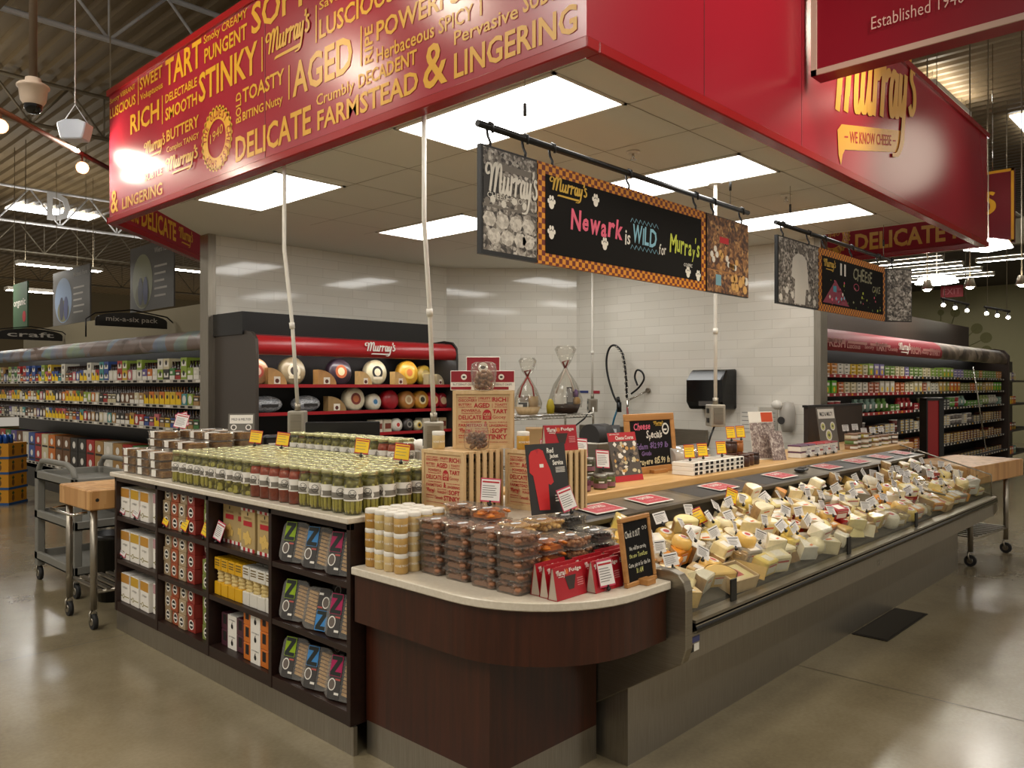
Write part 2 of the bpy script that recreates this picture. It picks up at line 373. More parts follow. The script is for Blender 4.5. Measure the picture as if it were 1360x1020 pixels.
# booth ceiling with tile joints
CP = [(2.78,2.19),(7.9,2.19),(7.9,3.34),(8.14,3.34),(8.14,6.5),(6.9,7.74),(3.66,7.74),(2.78,6.8)]
c = MB(); c.prism([(x,y,3.1) for x, y in CP], (0,0,.03), CEILM)
GR = mat('ceiling_joint', '#8d836e', .8)
for k in range(9):
    x = 2.9+.6125*k
    c.rect((x-.003, 2.2 if x > 2.8 else 2.3, 3.0985), X, Y, .006, 4.3 if x < 7.8 else 1, GR)
for k in range(7):
    y = 2.47+.6125*k; c.rect((2.8,y-.003,3.0985), X, Y, 5.05, .006, GR)
struct(c.build('ceiling'))
# ceiling light panels
def ceiling_light(x, y, label):
    t = thing('ceiling_light', label, 'ceiling light', (x, y, 3.098), 0, 'light panels in the booth ceiling', True)
    d = MB(); d.rect((x-.275,y-.595,3.093), Y, X, 1.19, .55, LIT); d.build('diffuser', t)
    f = MB()
    for a, bb in (((-.3,-.61),(.3,-.595)), ((-.3,.595),(.3,.61)), ((-.3,-.61),(-.275,.61)), ((.275,-.61),(.3,.61))):
        f.box((x+a[0],y+a[1],3.089), (x+bb[0],y+bb[1],3.0985), WHT)
    f.build('frame', t)
for x, y, l in ((3.2,3.08,'near the canopy corner, front row'), (3.2,5.64,'over the pickle jars beside the left canopy panel'), (5.04,3.08,'behind the long chalkboard sign'),
                (5.04,5.7,'in the middle of the booth, left of the hanging sign'), (6.93,3.08,'above the second hanging sign'), (6.93,5.64,'deepest in the booth, near the tiled corner')):
    ceiling_light(x, y, 'bright flat ceiling light panel '+l)
def sprinkler(x, y, l):
    t = thing('sprinkler_head', l, 'sprinkler', (x, y, 3.1), 0, None, True)
    m = MB(); m.lathe([(0,3.098),(.045,3.098),(.04,3.088),(.018,3.085),(.0,3.085)], 14, WHT, (x,y,0)); m.build('escutcheon', t)
    m = MB(); m.cyl((x,y,3.088), (x,y,3.05), .008, 8, CHROME); m.lathe([(0,3.05),(.02,3.05),(.02,3.047),(0,3.047)], 10, CHROME, (x,y,0)); m.build('nozzle', t)
sprinkler(4.25, 2.95, 'small ceiling sprinkler between the two front light panels'); sprinkler(6.05, 2.75, 'small ceiling sprinkler nearer the second hanging sign')

# ================================================================ CANOPY
cn = thing('canopy', 'large red canopy fascia with yellow cheese words around the booth', 'canopy', (2.72,2.13,3.1), 0, None, True)
p = MB(); p.box((2.72,2.13,3.1), (2.78,7.54,4.2), RED); p.box((2.7185,4.822,3.1), (2.721,4.828,4.2), mat('seam', '#6b101c', .5)); p.build('fascia_panel', cn)
p = MB(); p.box((2.78,2.13,3.1), (9.5,2.19,4.2), RED)
for x in (3.71, 4.91): p.box((x-.003,2.1285,3.1), (x+.003,2.131,4.2), MT['seam'])
p.build('fascia_panel', cn)
p = MB(); p.prism([(2.72,7.54,3.1),(2.78,7.54,3.1),(4.36,9.12,3.1),(4.30,9.12,3.1)], (0,0,1.1), RED2); p.build('fascia_panel', cn)
p = MB(); p.box((9.44,2.19,3.1), (9.5,5.6,4.2), RED2); p.build('fascia_panel', cn)
for a, q in (((2.705,2.115,3.05),(2.795,7.55,3.105)), ((2.795,2.115,3.05),(9.51,2.2,3.105)), ((9.43,2.2,3.05),(9.51,5.6,3.105))):
    p = MB(); p.box(a, q, TRIMR); p.build('trim_strip', cn, .006)
p = MB(); p.prism([(2.70,7.55,3.05),(2.80,7.55,3.05),(4.38,9.13,3.05),(4.28,9.13,3.05)], (0,0,.055), TRIMR); p.build('trim_strip', cn)
p = MB()
for a, q in (((2.70,2.11,4.19),(2.80,7.56,4.24)), ((2.80,2.11,4.19),(9.52,2.21,4.24))): p.box(a, q, TRIMR)
p.build('top_trim', cn)
WORDS = [("Savory VIBRANT",7.52,4.10,6.96,4.16),("LUSCIOUS",7.52,3.98,6.95,4.07),("SWEET",6.86,4.07,6.42,4.17),("Voluptuous",6.85,3.965,6.41,4.035),("TART",6.36,3.97,5.74,4.18),
("Smoky CREAMY",5.70,4.10,5.06,4.18),("PUNGENT",5.69,3.97,5.06,4.08),("SOFT",5.00,3.97,4.30,4.18),("RICH",7.06,3.74,6.48,3.91),("DELECTABLE",6.36,3.84,5.81,3.91),("SMOOTH",6.36,3.70,5.81,3.80),
("STINKY",5.78,3.70,4.92,3.92),("BUTTERY",6.34,3.53,5.78,3.62),("Complex TANGY",6.34,3.43,5.78,3.49),("SUBTLE",6.76,3.29,6.42,3.35),("LINGERING",7.24,3.13,6.42,3.23),("&",7.50,3.13,7.33,3.33),
("TOASTY",5.12,3.54,4.58,3.64),("BITING",5.12,3.42,4.84,3.48),("Nutty",4.81,3.40,4.60,3.48),("AGED",4.48,3.42,3.84,3.64),("DELICATE",5.22,3.15,4.27,3.33),("Crumbly",4.21,3.28,3.82,3.37),
("FARMSTEAD",4.20,3.15,3.25,3.27),("Savory BOLD",4.18,3.86,3.50,3.93),("LUSCIOUS",4.18,3.70,3.45,3.82),("POWERFUL",3.61,3.52,2.83,3.63),("Herbaceous SPICY",3.61,3.40,2.83,3.48),
("DECADENT",3.78,3.30,3.26,3.38),("&",3.21,3.14,3.02,3.37),("Pervasive",2.97,3.31,2.53,3.38),("SUBTLE",2.50,3.32,2.20,3.41),("LINGERING",2.97,3.14,2.18,3.27)]
fx = 2.7165
for wd, y0, z0, y1, z1 in WORDS: L = MB(); L.text(wd, (fx,y0,z0), nY, Z, y0-y1, z1-z0, YEL, .02 if wd.isupper() else .012); L.build('lettering', cn)
L = MB(); L.text('BOLD', (fx,5.14,3.42), Z, Y, .21, .075, YEL, .02); L.build('lettering', cn); L = MB(); L.text('RIPE', (fx,3.645,3.42), Z, Y, .21, .075, YEL, .02); L.build('lettering', cn)
for y, z0, z1 in ((6.90,3.96,4.19),(6.425,3.69,3.92),(4.865,3.69,3.92),(4.53,3.42,3.64),(4.22,3.69,3.92),(3.76,3.42,3.65),(2.785,3.40,3.50)): L = MB(); L.rect((fx,y,z0), nY, Z, .014, z1-z0, YEL); L.build('divider_bar', cn)
for q, w_, h_ in (((fx,6.37,3.24),.58,.17), ((fx,6.78,3.46),.42,.16), ((fx,4.82,3.70),.54,.24)): L = MB(); logo(L, q, nY, Z, w_, h_, YEL); L.build('wordmark', cn)
def ring_text(mb, o, u, v, r, h, txt, mt, a0, da):
    o = Vector(o); u = Vector(u); v = Vector(v)
    for i, ch in enumerate(txt):
        if ch == ' ': continue
        a = a0 - da*i; er = u*math.cos(a)+v*math.sin(a); et = u*math.sin(a)-v*math.cos(a); asp = glyphs(ch, .02)[2]; wd = min(h*asp*.75, r*da*.8)
        mb.text(ch, o+er*(r-h/2)-et*wd/2, et, er, wd, h, mt, .02)
def emblem(mb, o, u, v, r, fg, bg, off):
    o = Vector(o); off = Vector(off)
    mb.annulus(o, u, v, r*.60, r*.97, fg, 48)
    for k in range(28):
        a = 2*pi*k/28; mb.disc(o+Vector(u)*r*.97*math.cos(a)+Vector(v)*r*.97*math.sin(a), u, v, r*.07, fg, 8)
    ring_text(mb, o+off, u, v, r*.79, r*.24, 'THE OLDEST CHEESE SHOP', bg, pi*.98, 2*pi/24)
    mb.text('1940', o-Vector(u)*r*.42-Vector(v)*r*.1+off, Vector(u)+Vector(v)*.25, v, r*.84, r*.3, fg, .0)
L = MB(); emblem(L, (fx,5.50,3.38), nY, Z, .23, YEL, RED, (-.001,0,0)); L.build('emblem', cn)
# right fascia wordmark with banner
L = MB(); ly = 2.1265; U = Vector((1,0,.195)); O = Vector((5.30,ly,3.44)); sc = .60
for i, st in enumerate(LOGO): L.ribbon([((x+.10*y)*.82, y) for x, y in st], O-Y*.0008*i, U, Z, sc, .135, LOGOY, .62)
BN = [(.30,-.22),(.42,-.15),(2.45,-.15),(2.52,-.05),(2.62,-.05),(2.60,-.30),(2.50,-.42),(2.3,-.44),(.52,-.44),(.45,-.5),(.40,-.62),(.33,-.5)]
L.add([O+U*x*sc+Z*y*sc for x, y in BN], [list(range(len(BN)))], LOGOY); L.build('wordmark', cn)
L = MB(); L.text('WE KNOW CHEESE', O+U*.66*sc+Z*-.36*sc+Vector((0,-.0015,0)), U, Z, 1.42*sc, .14*sc, REDP, .01)
for x in (.5, 2.14): L.rect(O+U*x*sc+Z*-.30*sc+Vector((0,-.0015,0)), U, Z, .11*sc, .018*sc, REDP)
L.build('slogan', cn)
L = MB(); d = D45; o = Vector((2.785,7.545,3.14))+Vector((.003,-.003,0))
L.text('LINGERING', o+d*.02+Z*0, d, Z, .42, .19, YEL, .03); L.text('DELICATE', o+d*.5, d, Z, .85, .20, YEL, .03); logo(L, o+d*1.42, d, Z, .4, .2, YEL)
L.text('AGED', o+d*.05+Z*.28, d, Z, .6, .22, YEL, .03); L.text('STINKY', o+d*.75+Z*.28, d, Z, .8, .22, YEL, .03); L.build('lettering', cn)
L = MB(); x = 9.4365; emblem(L, (x,3.72,3.34), nY, Z, .2, YEL, RED, (-.001,0,0)); L.text('DELICATE', (x,3.46,3.15), nY, Z, .95, .2, YEL, .03); L.text('FA', (x,2.44,3.17), nY, Z, .24, .15, YEL, .03)
L.text('TOASTY', (x,3.35,3.42), nY, Z, .6, .12, YEL, .03); L.build('lettering', cn)

# blade signs
def blade(name, label, x, y0, y1, z0, z1, th, fc, fr, group=None):
    t = thing(name, label, 'hanging sign', (x, (y0+y1)/2, z0), 0, group, True)
    m = MB(); m.box((x,y0,z0), (x+th,y1,z1), fc); m.build('board', t)
    f = MB(); e = .035
    for a, q in (((y0,z0),(y1,z0+e)), ((y0,z1-e),(y1,z1)), ((y0,z0),(y0+e,z1)), ((y1-e,z0),(y1,z1))): f.box((x-.012,a[0],a[1]), (x,q[0],q[1]), fr)
    f.build('frame', t); return t
t = blade('hanging_sign', 'big red sign with pale frame sticking out from the right fascia', 4.93, -.25, 2.075, 3.535, 4.9, .14, mat('sign_red', '#8c1228', .35), mat('frame_pale', '#cdb9ab', .4))
m = MB(); m.text('Established 1940', (4.915,1.708,3.715), nY, Z, .495, .075, mat('sign_pale', '#e3c9c0', .5), -.005); m.build('lettering', t)
m = MB(); m.cyl((5.0,1.6,4.9), (5.0,1.6,6.4), .006, 6, CHROME); m.cyl((5.0,.2,4.9), (5.0,.2,6.4), .006, 6, CHROME); m.build('hanger', t)
t = blade('hanging_sign', 'smaller dark red sign with yellow frame hung beyond the canopy end', 12.75, 2.53, 4.9, 3.58, 4.6, .08, mat('sign_maroon', '#6e0e18', .4), mat('frame_yellow', '#d79b22', .4))
m = MB(); logo(m, (12.735,4.6,3.75), nY, Z, 1.85, .7, YEL); m.build('wordmark', t)
m = MB(); m.cyl((12.79,2.8,4.6), (12.79,2.8,6.4), .006, 6, CHROME); m.cyl((12.79,4.5,4.6), (12.79,4.5,6.4), .006, 6, CHROME); m.build('hanger', t)

# conduits with junction boxes
def conduit(x, y, zb, label, dx=0, dy=0, wall=False):
    t = thing('power_drop', label, 'power drop', (x+dx, y+dy, zb), 0, 'white conduits with outlet boxes', True)
    m = MB(); zt = 3.098
    m.ring([(x,y,zt),(x,y,2.5),(x+dx*.6,y+dy*.6,2.0),(x+dx,y+dy,zb+.2)], .013, 10, WHT); m.build('conduit', t)
    m = MB(); m.cyl((x,y,3.098), (x,y,3.08), .05, 14, WHT); m.build('ceiling_flange', t)
    m = MB(); X0, Y0 = x+dx, y+dy
    m.cyl((X0,Y0,zb+.16), (X0,Y0,zb+.21), .02, 10, STEEL); m.cyl((x+dx*.55,y+dy*.55,2.02), (x+dx*.6,y+dy*.6,1.98), .018, 10, WHT); m.build('connector', t)
    bx = MB(); R = Matrix.Rotation(math.radians(-42), 3, 'Z'); bx.cbox((X0,Y0,zb+.08), (.11,.13,.16), mat('box_grey', '#a39c8e', .45, .4), R); bx.build('outlet_box', t, .006)
    s = MB()
    for dz in (.045, .115): s.cbox(Vector((X0,Y0,zb+dz)) + R @ Vector((-.057,-.0,0)), (.006,.05,.035), BLK, R)
    s.cbox(Vector((X0,Y0,zb+.08)) + R @ Vector((0,-.067,0)), (.07,.005,.12), STEEL, R); s.build('socket', t)
conduit(2.80,4.72,1.27, 'white power conduit nearest the left canopy corner, box above the pickle jars', .10, .0)
conduit(2.80,3.30,1.24, 'white power conduit with grey box beside the wooden crates', .12, .06)
conduit(5.30,2.95,1.30, 'white power conduit in front of the black towel dispenser', 0, 0)
conduit(7.75,5.98,1.28, 'white power conduit near the sprayer faucet and tiled corner', 0, 0)
cb = MB(); cb.ring([(5.27,2.93,1.33),(5.24,2.96,1.22),(5.22,2.98,1.12),(5.23,2.97,1.06)], .008, 6, BLK); tag(cb.build('power_cable'), 'black cable dropping from the outlet box by the towel dispenser', 'cable')
cb = MB(); cb.ring([(7.7,5.95,1.32),(7.62,6.0,1.2),(7.5,6.1,1.08),(7.4,6.15,.98)], .01, 6, BLK); tag(cb.build('power_cable'), 'black cable running from the outlet box down to the scale', 'cable')

# ================================================================ HANGING CHALKBOARD SIGNS
CHK = checker_mat('check_orange', '#d98f1f', '#6d2412', 38)
BW = photo_mat('photo_grey', [(0, '#14110f'), (.35, '#3a342f'), (.55, '#7d756c'), (.8, '#d9d3c9')], 62); SEP = photo_mat('photo_brown', [(0, '#241611'), (.4, '#4c3328'), (.6, '#8a5f3a'), (.85, '#d6ab6e')], 55)
BWL = photo_mat('photo_light', [(0, '#77706a'), (.4, '#b0a99f'), (.7, '#d6d0c6')], 70); BWM = mat('photo_white', '#cfcac0', .5); BWD = mat('photo_dark', '#1d1a18', .5); BWG = mat('photo_mid', '#6c655d', .5)
HY = 2.60
def rail(x0, x1, label):
    t = thing('sign_rail', label, 'sign rail', (x0, HY, 2.78), 0, None, True)
    m = MB(); m.cyl((x0,HY,2.79), (x1,HY,2.79), .016, 10, BLK); m.build('rail', t)
    m = MB()
    for x in (x0+.25, x1-.25): m.cyl((x if x > 2.8 else 2.84,HY,3.098), (x if x > 2.8 else 2.84,HY,2.80), .0025, 5, CHROME); m.cyl((max(x,2.84),HY,2.96), (max(x,2.84),HY,2.90), .009, 6, DKG)
    m.build('wire', t); return t
def hooks(t, xs, ztop=2.70):
    for x in xs:
        m = MB(); m.ring([(x,HY-.018,2.76),(x,HY-.02,2.80),(x,HY,2.812),(x,HY+.02,2.79),(x,HY+.012,2.75),(x,HY-.004,2.72),(x,HY,2.68)], .007, 6, BLK); m.build('hook', t)
def paw(mb, x, z, r, mt, y):
    mb.disc((x,y,z), X, Z, r*.55, mt, 14, r*.62)
    for dx, dz in ((-.62,.45),(-.25,.95),(.25,.95),(.62,.45)): mb.disc((x+dx*r,y,z+dz*r), X, Z, r*.24, mt, 10, r*.34)
zb, zt = 2.20, 2.70
rail(2.52, 5.12, 'black rail holding the long chalkboard sign on the left')
f = HY-.014
t = thing('photo_panel', 'black and white shop photo panel at the left end of the long sign', 'photo panel', (2.72,HY,zb), 0, None, True)
m = MB(); m.box((2.53,HY-.012,zb), (2.915,HY+.012,zt), BLK); m.rect((2.545,f+.0005,zb+.02), X, Z, .365, zt-zb-.03, BW); m.build('board', t)
m = MB(); m.rect((2.54,f-.0003,zb+.22), X, Z, .375, .012, BWG)
random.seed(3)
for r_ in range(2):
    for k in range(4): m.disc((2.585+.088*k+.03*r_*(k<3),f-.0006,zb+.165-.075*r_), X, Z, .045, BWL, 6+(k+r_)%3, .038)
for k in range(9): m.disc((2.57+.036*k,f-.0006,zb+.245+.012*(k%3)), X, Z, .018, BWM if k%2 else BWG, 8)
m.rect((2.66,f-.0003,zb+.40), X, Z, .25, .03, BWG); m.rect((2.545,f-.0003,zb+.25), X, Z, .10, .16, BWD); m.build('picture', t)
m = MB(); logo(m, (2.55,f-.001,zb+.29), X, Z, .36, .15, BWM, False); m.text('CHEESE SHOP', (2.57,f-.001,zb+.262), X, Z, .26, .026, BWM); m.build('lettering', t)
hooks(t, (2.60, 2.84))
t = thing('chalkboard_sign', 'long chalkboard reading Newark in pink, with orange checked border and paw prints', 'chalkboard', (3.7,HY,zb), 0, None, True)
m = MB(); x0, x1 = 2.92, 4.525; m.box((x0,HY-.012,zb), (x1,HY+.012,zt), CHK); m.build('border', t)
m = MB(); m.rect((x0+.055,f,zb+.055), X, Z, x1-x0-.11, zt-zb-.11, CHALK); m.build('board', t)
m = MB(); y = f-.001; hp = mat('chalk_pink', '#d9607a', .8); hw = mat('chalk_white', '#d9d5cc', .8); hb = mat('chalk_blue', '#7fb0c4', .8); hg = mat('chalk_green', '#b9c34a', .8)
m.hand('Newark', (3.17,y,zb+.20), X, Z, .115, hp, bold=.03, sd=4, W=.46); m.hand('is', (3.645,y,zb+.185), X, Z, .075, hw, sd=2, W=.055); m.hand('WILD', (3.715,y,zb+.20), X, Z, .10, hb, bold=.02, sd=6, W=.25)
m.hand('for', (3.985,y,zb+.17), X, Z, .065, hw, sd=3, W=.08); m.hand("Murray's", (4.10,y,zb+.20), X, Z, .12, hg, bold=.02, sd=8, W=.35); m.hand('CO-EPIC', (4.26,y,zb+.13), X, Z, .02, hw, sd=3, W=.1)
for zz in (.165, .315): 
    for k in range(7): m.ring([(3.70+.04*k,y,zb+zz),(3.715+.04*k,y,zb+zz+.025),(3.74+.04*k,y,zb+zz)], .0015, 4, hb, False)
m.build('chalk_writing', t)
for x, z in ((3.02,.30),(3.02,.15),(3.38,.37),(3.46,.15),(4.31,.085),(4.43,.075)): m = MB(); paw(m, x, zb+z, .036, WHT, y); m.build('paw_print', t)
m = MB(); logo(m, (3.0,y,zb+.34), X, Z, .30, .11, mat('gold', '#c9a23a', .5)); m.build('wordmark', t)
hooks(t, (3.04, 3.70, 4.42))
t = thing('photo_panel', 'brown photo panel of stacked cheeses at the right end of the long sign', 'photo panel', (4.8,HY,zb), 0, None, True)
m = MB(); m.box((4.535,HY-.012,zb), (5.10,HY+.012,zt), BLK); m.rect((4.54,f,zb+.005), X, Z, .555, zt-zb-.01, SEP); m.build('board', t)
m = MB(); tan = mat('photo_tan', '#c99b58', .5); tan2 = mat('photo_tan2', '#a06f3c', .5); random.seed(5)
for k in range(16): m.disc((4.60+.022*k,f-.0008,zb+.17+random.uniform(0,.12)), X, Z, .022, random.choice([tan, tan2, BWM]), 7)
for k in range(8): m.disc((4.88+random.uniform(0,.19),f-.0008,zb+.02+random.uniform(0,.1)), X, Z, .03, random.choice([tan, BWM]), 7)
m.rect((4.54,f-.0006,zb+.14), X, Z, .42, .008, tan2); m.rect((4.65,f-.0007,zb+.05), X, Z, .07, .07, mat('photo_blue', '#6f9aa8', .5)); m.rect((4.70,f-.0006,zb+.33), X, Z, .12, .04, REDP); m.build('picture', t)
hooks(t, (4.64, 5.02))
rail(5.54, 8.05, 'black rail holding the shorter sign further back on the right')
t = thing('photo_panel', 'grey photo panel of a shopkeeper in a white coat', 'photo panel', (5.8,HY,zb), 0, None, True)
m = MB(); m.box((5.55,HY-.012,zb), (6.28,HY+.012,zt), BLK); m.rect((5.565,f,zb+.01), X, Z, .71, zt-zb-.02, BW); m.build('board', t)
m = MB(); cx = 5.93
m.add([(cx+a,f-.001,zb+q) for a, q in ((-.10,.02),(-.09,.2),(-.15,.22),(-.13,.36),(-.05,.40),(.05,.40),(.12,.36),(.16,.14),(.11,.14),(.09,.02))], [list(range(10))], BWM); m.disc((cx,f-.0012,zb+.435), X, Z, .035, BWG, 12); m.disc((cx+.18,f-.001,zb+.42), X, Z, .03, BWG, 10)
for k in range(14): m.disc((5.60+.05*k,f-.0008,zb+.05+.03*(k%3)), X, Z, .028, BWG if k%2 else BWM, 7)
m.build('picture', t); hooks(t, (5.66, 6.12))
t = thing('chalkboard_sign', 'shorter checked chalkboard with a drawn cheese tower and coloured chalk', 'chalkboard', (7.0,HY,zb), 0, None, True)
m = MB(); x0, x1 = 6.29, 7.80; m.box((x0,HY-.012,zb), (x1,HY+.012,zt), CHK); m.build('border', t)
m = MB(); m.rect((x0+.055,f,zb+.055), X, Z, x1-x0-.11, zt-zb-.11, CHALK); m.build('board', t)
m = MB(); y = f-.001
m.text('II', (6.72,y,zb+.32), X, Z, .12, .10, hw); m.hand('CHEESE', (7.0,y,zb+.31), X, Z, .10, mat('chalk_dim', '#8d8a70', .8), sd=5); m.hand('CAKE', (7.46,y,zb+.24), X, Z, .06, MT['chalk_dim'], sd=9)
m.build('chalk_writing', t); m = MB(); m.add([(6.36,y,zb+.07),(6.92,y,zb+.07),(6.62,y,zb+.27)], [(0,1,2)], mat('chalk_rose', '#8a3a4c', .8)); random.seed(2)
for k in range(16):
    a = random.uniform(-.22,.26)*1; z = random.uniform(.08,.2)
    m.disc((6.63+a*(.27-z)/.2,y-.0005,zb+z), X, Z, .018, random.choice([hp, hw, MT['chalk_rose'], hb]), 4)
m.rect((6.57,y-.0006,zb+.17), X, Z, .07, .05, mat('chalk_teal', '#4a8aa0', .8))
for k in range(40): m.disc((6.42+random.uniform(0,1.25),y,zb+random.uniform(.07,.27)), X, Z, random.uniform(.005,.014), random.choice([hg, mat('chalk_moss', '#55683a', .8), MT['chalk_dim'], hp]), 6)
m.annulus((7.08,y,zb+.25), X, Z, .055, .062, hp, 16, .5); m.build('chalk_drawing', t)
m = MB(); logo(m, (6.37,y,zb+.33), X, Z, .24, .1, MT['gold']); m.build('wordmark', t); hooks(t, (6.42, 7.0, 7.66))
t = thing('photo_panel', 'narrow grey photo panel swung out at the far end of the sign', 'photo panel', (7.86,HY,zb), math.radians(-32), None)
m = MB(); m.box((0,-.012,0), (.28,.012,zt-zb), BLK); m.rect((.005,-.0135,.01), X, Z, .27, zt-zb-.02, BW); m.build('board', t)
m = MB(); m.ring([(.08,0,.58),(.08,.0,.6),(.08,.02,.605),(.08,.02,.56),(.08,0,.5)], .007, 6, BLK); m.build('hook', t)
# ================================================================ SHELF UNIT (left side)
BY = [2.87, 3.54, 4.20, 4.86, 5.51]; SX = 2.02; SB = 2.55
SHZ = [.185, .465, .745]       # upper faces of the three shelf boards
t = thing('shelf_unit', 'dark wood cubby shelf unit with pale top carrying the pickle jars', 'shelf unit', (SX,4.2,0), 0, None, True)
for i, y in enumerate(BY):
    m = MB(); h = .014; yy = y + (h if i == 0 else -h if i == 4 else 0)
    m.box((SX,yy-h,.125), (SB,yy+h,1.005), WOODS); m.build('side_panel' if i in (0, 4) else 'divider', t, .002)
for z in SHZ:
    m = MB()
    for i in range(4): m.box((SX+.004,BY[i]+(.028 if i == 0 else .014),z-(.06 if z < .2 else .026)), (SB-.01,BY[i+1]-(.028 if i == 3 else .014),z), WOODS)
    m.build('shelf', t)
m = MB(); m.box((SB-.012,2.87,.125), (SB,5.51,1.005), WOODS); m.build('back_panel', t)
m = MB(); m.box((SX,2.87,.975), (SX+.02,5.51,1.005), WOODS); m.build('top_rail', t)
m = MB(); m.box((SX+.01,2.86,0), (SX+.03,5.5,.125), STEELV); m.build('kick_plate', t)
m = MB(); m.prism([(x,y,1.005) for x, y in ((1.995,2.855),(2.98,2.855),(2.98,3.04),(3.06,3.04),(3.06,5.53),(1.995,5.53))], (0,0,.027), SLAB); m.build('top_slab', t, .004)
m = MB(); m.box((SB+.02,3.06,0), (3.04,5.48,1.004), BROWN); m.build('rear_cabinet', t)

# ================================================================ CORNER COUNTER
t = thing('corner_counter', 'low dark wood corner counter with rounded pale top holding nut packs', 'counter', (2.3,2.2,0), 0, None, True)
def corner_outline(x0, y0, r, x1, y1, n=12):
    c = (x0+r, y0+r); return [(x0,y1)] + [(c[0]-r*math.cos(a), c[1]-r*math.sin(a)) for a in [pi/2*k/n for k in range(n+1)]] + [(x1,y0),(x1,y1)]
m = MB(); m.prism([(x,y,.79) for x, y in corner_outline(2.01,1.72,.5,2.742,2.852)], (0,0,.033), SLAB); m.build('countertop', t, .004)
m = MB(); m.prism([(x,y,.585) for x, y in corner_outline(2.03,1.74,.49,2.735,2.85)], (0,0,.204), WOODD); m.build('apron', t)
m = MB(); m.box((2.732,1.745,.60), (2.742,1.76,.79), STEEL); m.build('edge_trim', t)
m = MB(); m.box((2.09,2.09,.145), (2.735,2.85,.585), WOODD); m.build('body', t)
m = MB(); m.box((2.092,2.092,0), (2.738,2.848,.145), STEELV); m.build('kick_plate', t)
m = MB(); m.box((2.44,2.27,.824), (2.74,2.85,1.0), WOODD); m.box((2.742,2.50,0), (2.975,2.85,1.0), WOODD); m.build('riser', t)
m = MB(); m.prism([(x,y,1.0) for x, y in ((2.425,2.26),(2.742,2.26),(2.742,2.49),(2.98,2.49),(2.98,2.853),(2.425,2.853))], (0,0,.03), SLAB); m.build('riser_top', t, .003)

# ================================================================ CHEESE DISPLAY CASE
CX0, CX1 = 2.79, 7.70
t = thing('display_case', 'long stainless open cheese case with low glass front', 'display case', (5.2,2.0,0), 0, None, True)
m = MB(); xs = (CX0-.01, CX1)
def sheet(mb, prof, x0, x1, mt, smooth=False):   # profile (y,z) swept along x
    n = len(prof); mb.add([(x0,y,z) for y, z in prof] + [(x1,y,z) for y, z in prof], [(i, i+1, n+i+1, n+i) for i in range(n-1)], mt, smooth)
m.prism([(CX0-.02,1.95,0),(CX0-.02,1.95,.36),(CX0-.02,2.46,.36),(CX0-.02,2.46,0)], (CX1-CX0+.02,0,0), STEELV); m.build('base', t)
m = MB(); m.prism([(CX0-.02,1.95,.36),(CX0-.02,1.675,.50),(CX0-.02,1.675,.615),(CX0-.02,1.72,.615),(CX0-.02,1.72,.56),(CX0-.02,2.46,.56),(CX0-.02,2.46,.36)], (CX1-CX0+.02,0,0), STEELV); m.build('front_panel', t)
m = MB(); sheet(m, [(1.672,.605),(1.650,.612),(1.645,.628),(1.650,.645),(1.672,.652)], CX0+.02, CX1, BLKG, True); m.build('bumper', t)
m = MB(); m.box((CX0+.02,1.65,.652), (CX1,1.72,.664), STEEL); m.box((CX0+.02,1.648,.640), (CX1,1.652,.645), CHROME); m.build('front_rail', t)
m = MB(); sheet(m, [(1.72,.664),(1.74,.62),(1.76,.66),(2.24,.835),(2.25,.985)], CX0+.02, CX1, mat('case_liner', '#3c372f', .45, .3)); m.build('liner', t)
m = MB(); m.prism([(CX0,2.215,.965),(CX0,2.215,.985),(CX0,2.47,1.012),(CX0,2.47,.965)], (CX1-CX0,0,0), mat('ledge_metal', '#6d675c', .32, .85)); m.build('ledge', t)
m = MB(); random.seed(11); x = 2.85
for wd, mt in ((.3,DKG),(.0,DKG),(.55,STEEL),(.35,DKG),(.3,BROWN),(.5,DKG),(.45,STEEL),(.6,DKG),(.35,STEEL),(.8,DKG)):
    if wd: m.add([(x,2.245,.9885),(x+wd,2.245,.9885),(x+wd,2.46,1.0115),(x,2.46,1.0115)], [(0,1,2,3)], mt)
    x += wd+.06
m.build('ledge_inserts', t)
END = [(1.95,0),(1.95,.36),(1.675,.50),(1.655,.56),(1.655,.79),(1.665,.825),(1.69,.85),(1.73,.862),(1.80,.862),(2.22,.985),(2.47,1.012),(2.47,0)]
m = MB(); m.prism([(2.745,y,z) for y, z in END if z > .4 or y > 2.3], (.05,0,0), STEEL); m.build('end_panel', t, .004)
m = MB(); m.prism([(CX1,y,z) for y, z in [(1.675,.50),(1.655,.54),(1.655,.66),(2.25,.88),(2.47,1.0),(2.47,.36),(1.95,.36)]], (.02,0,0), STEEL); m.build('end_panel', t)
m = MB(); m.box((CX0+.03,1.688,.664), (CX1,1.694,.843), GLASS)
m.build('front_glass', t)
m = MB(); m.prism([(CX1-.02,y,z) for y, z in [(1.69,.664),(1.69,.846),(2.42,1.06),(2.42,.9)]], (.008,0,0), GLASS); m.build('end_glass', t)
m = MB(); m.ring([(CX1-.016,1.69,.665),(CX1-.016,1.69,.846),(CX1-.016,2.42,1.062)], .006, 6, STEEL); m.build('glass_trim', t)
m = MB(); m.ring([(6.35,2.21,.90),(6.4,1.70,.80)], .008, 6, STEEL); m.build('divider_bar', t)
for x in (3.18, 4.5, 5.67):
    m = MB(); m.box((x-.025,1.68,.666), (x+.025,1.687,.76), BLK); m.build('glass_clamp', t)
m = MB(); m.rect((2.80,1.674,.53), X, Z, .075, .03, WHT); m.rect((2.80,1.6735,.53), X, Z, .035, .03, BLK); m.rect((2.82,1.674,.565), X, Z, .06, .025, mat('sticker_blue', '#3a3d6a', .5)); m.build('rating_sticker', t)
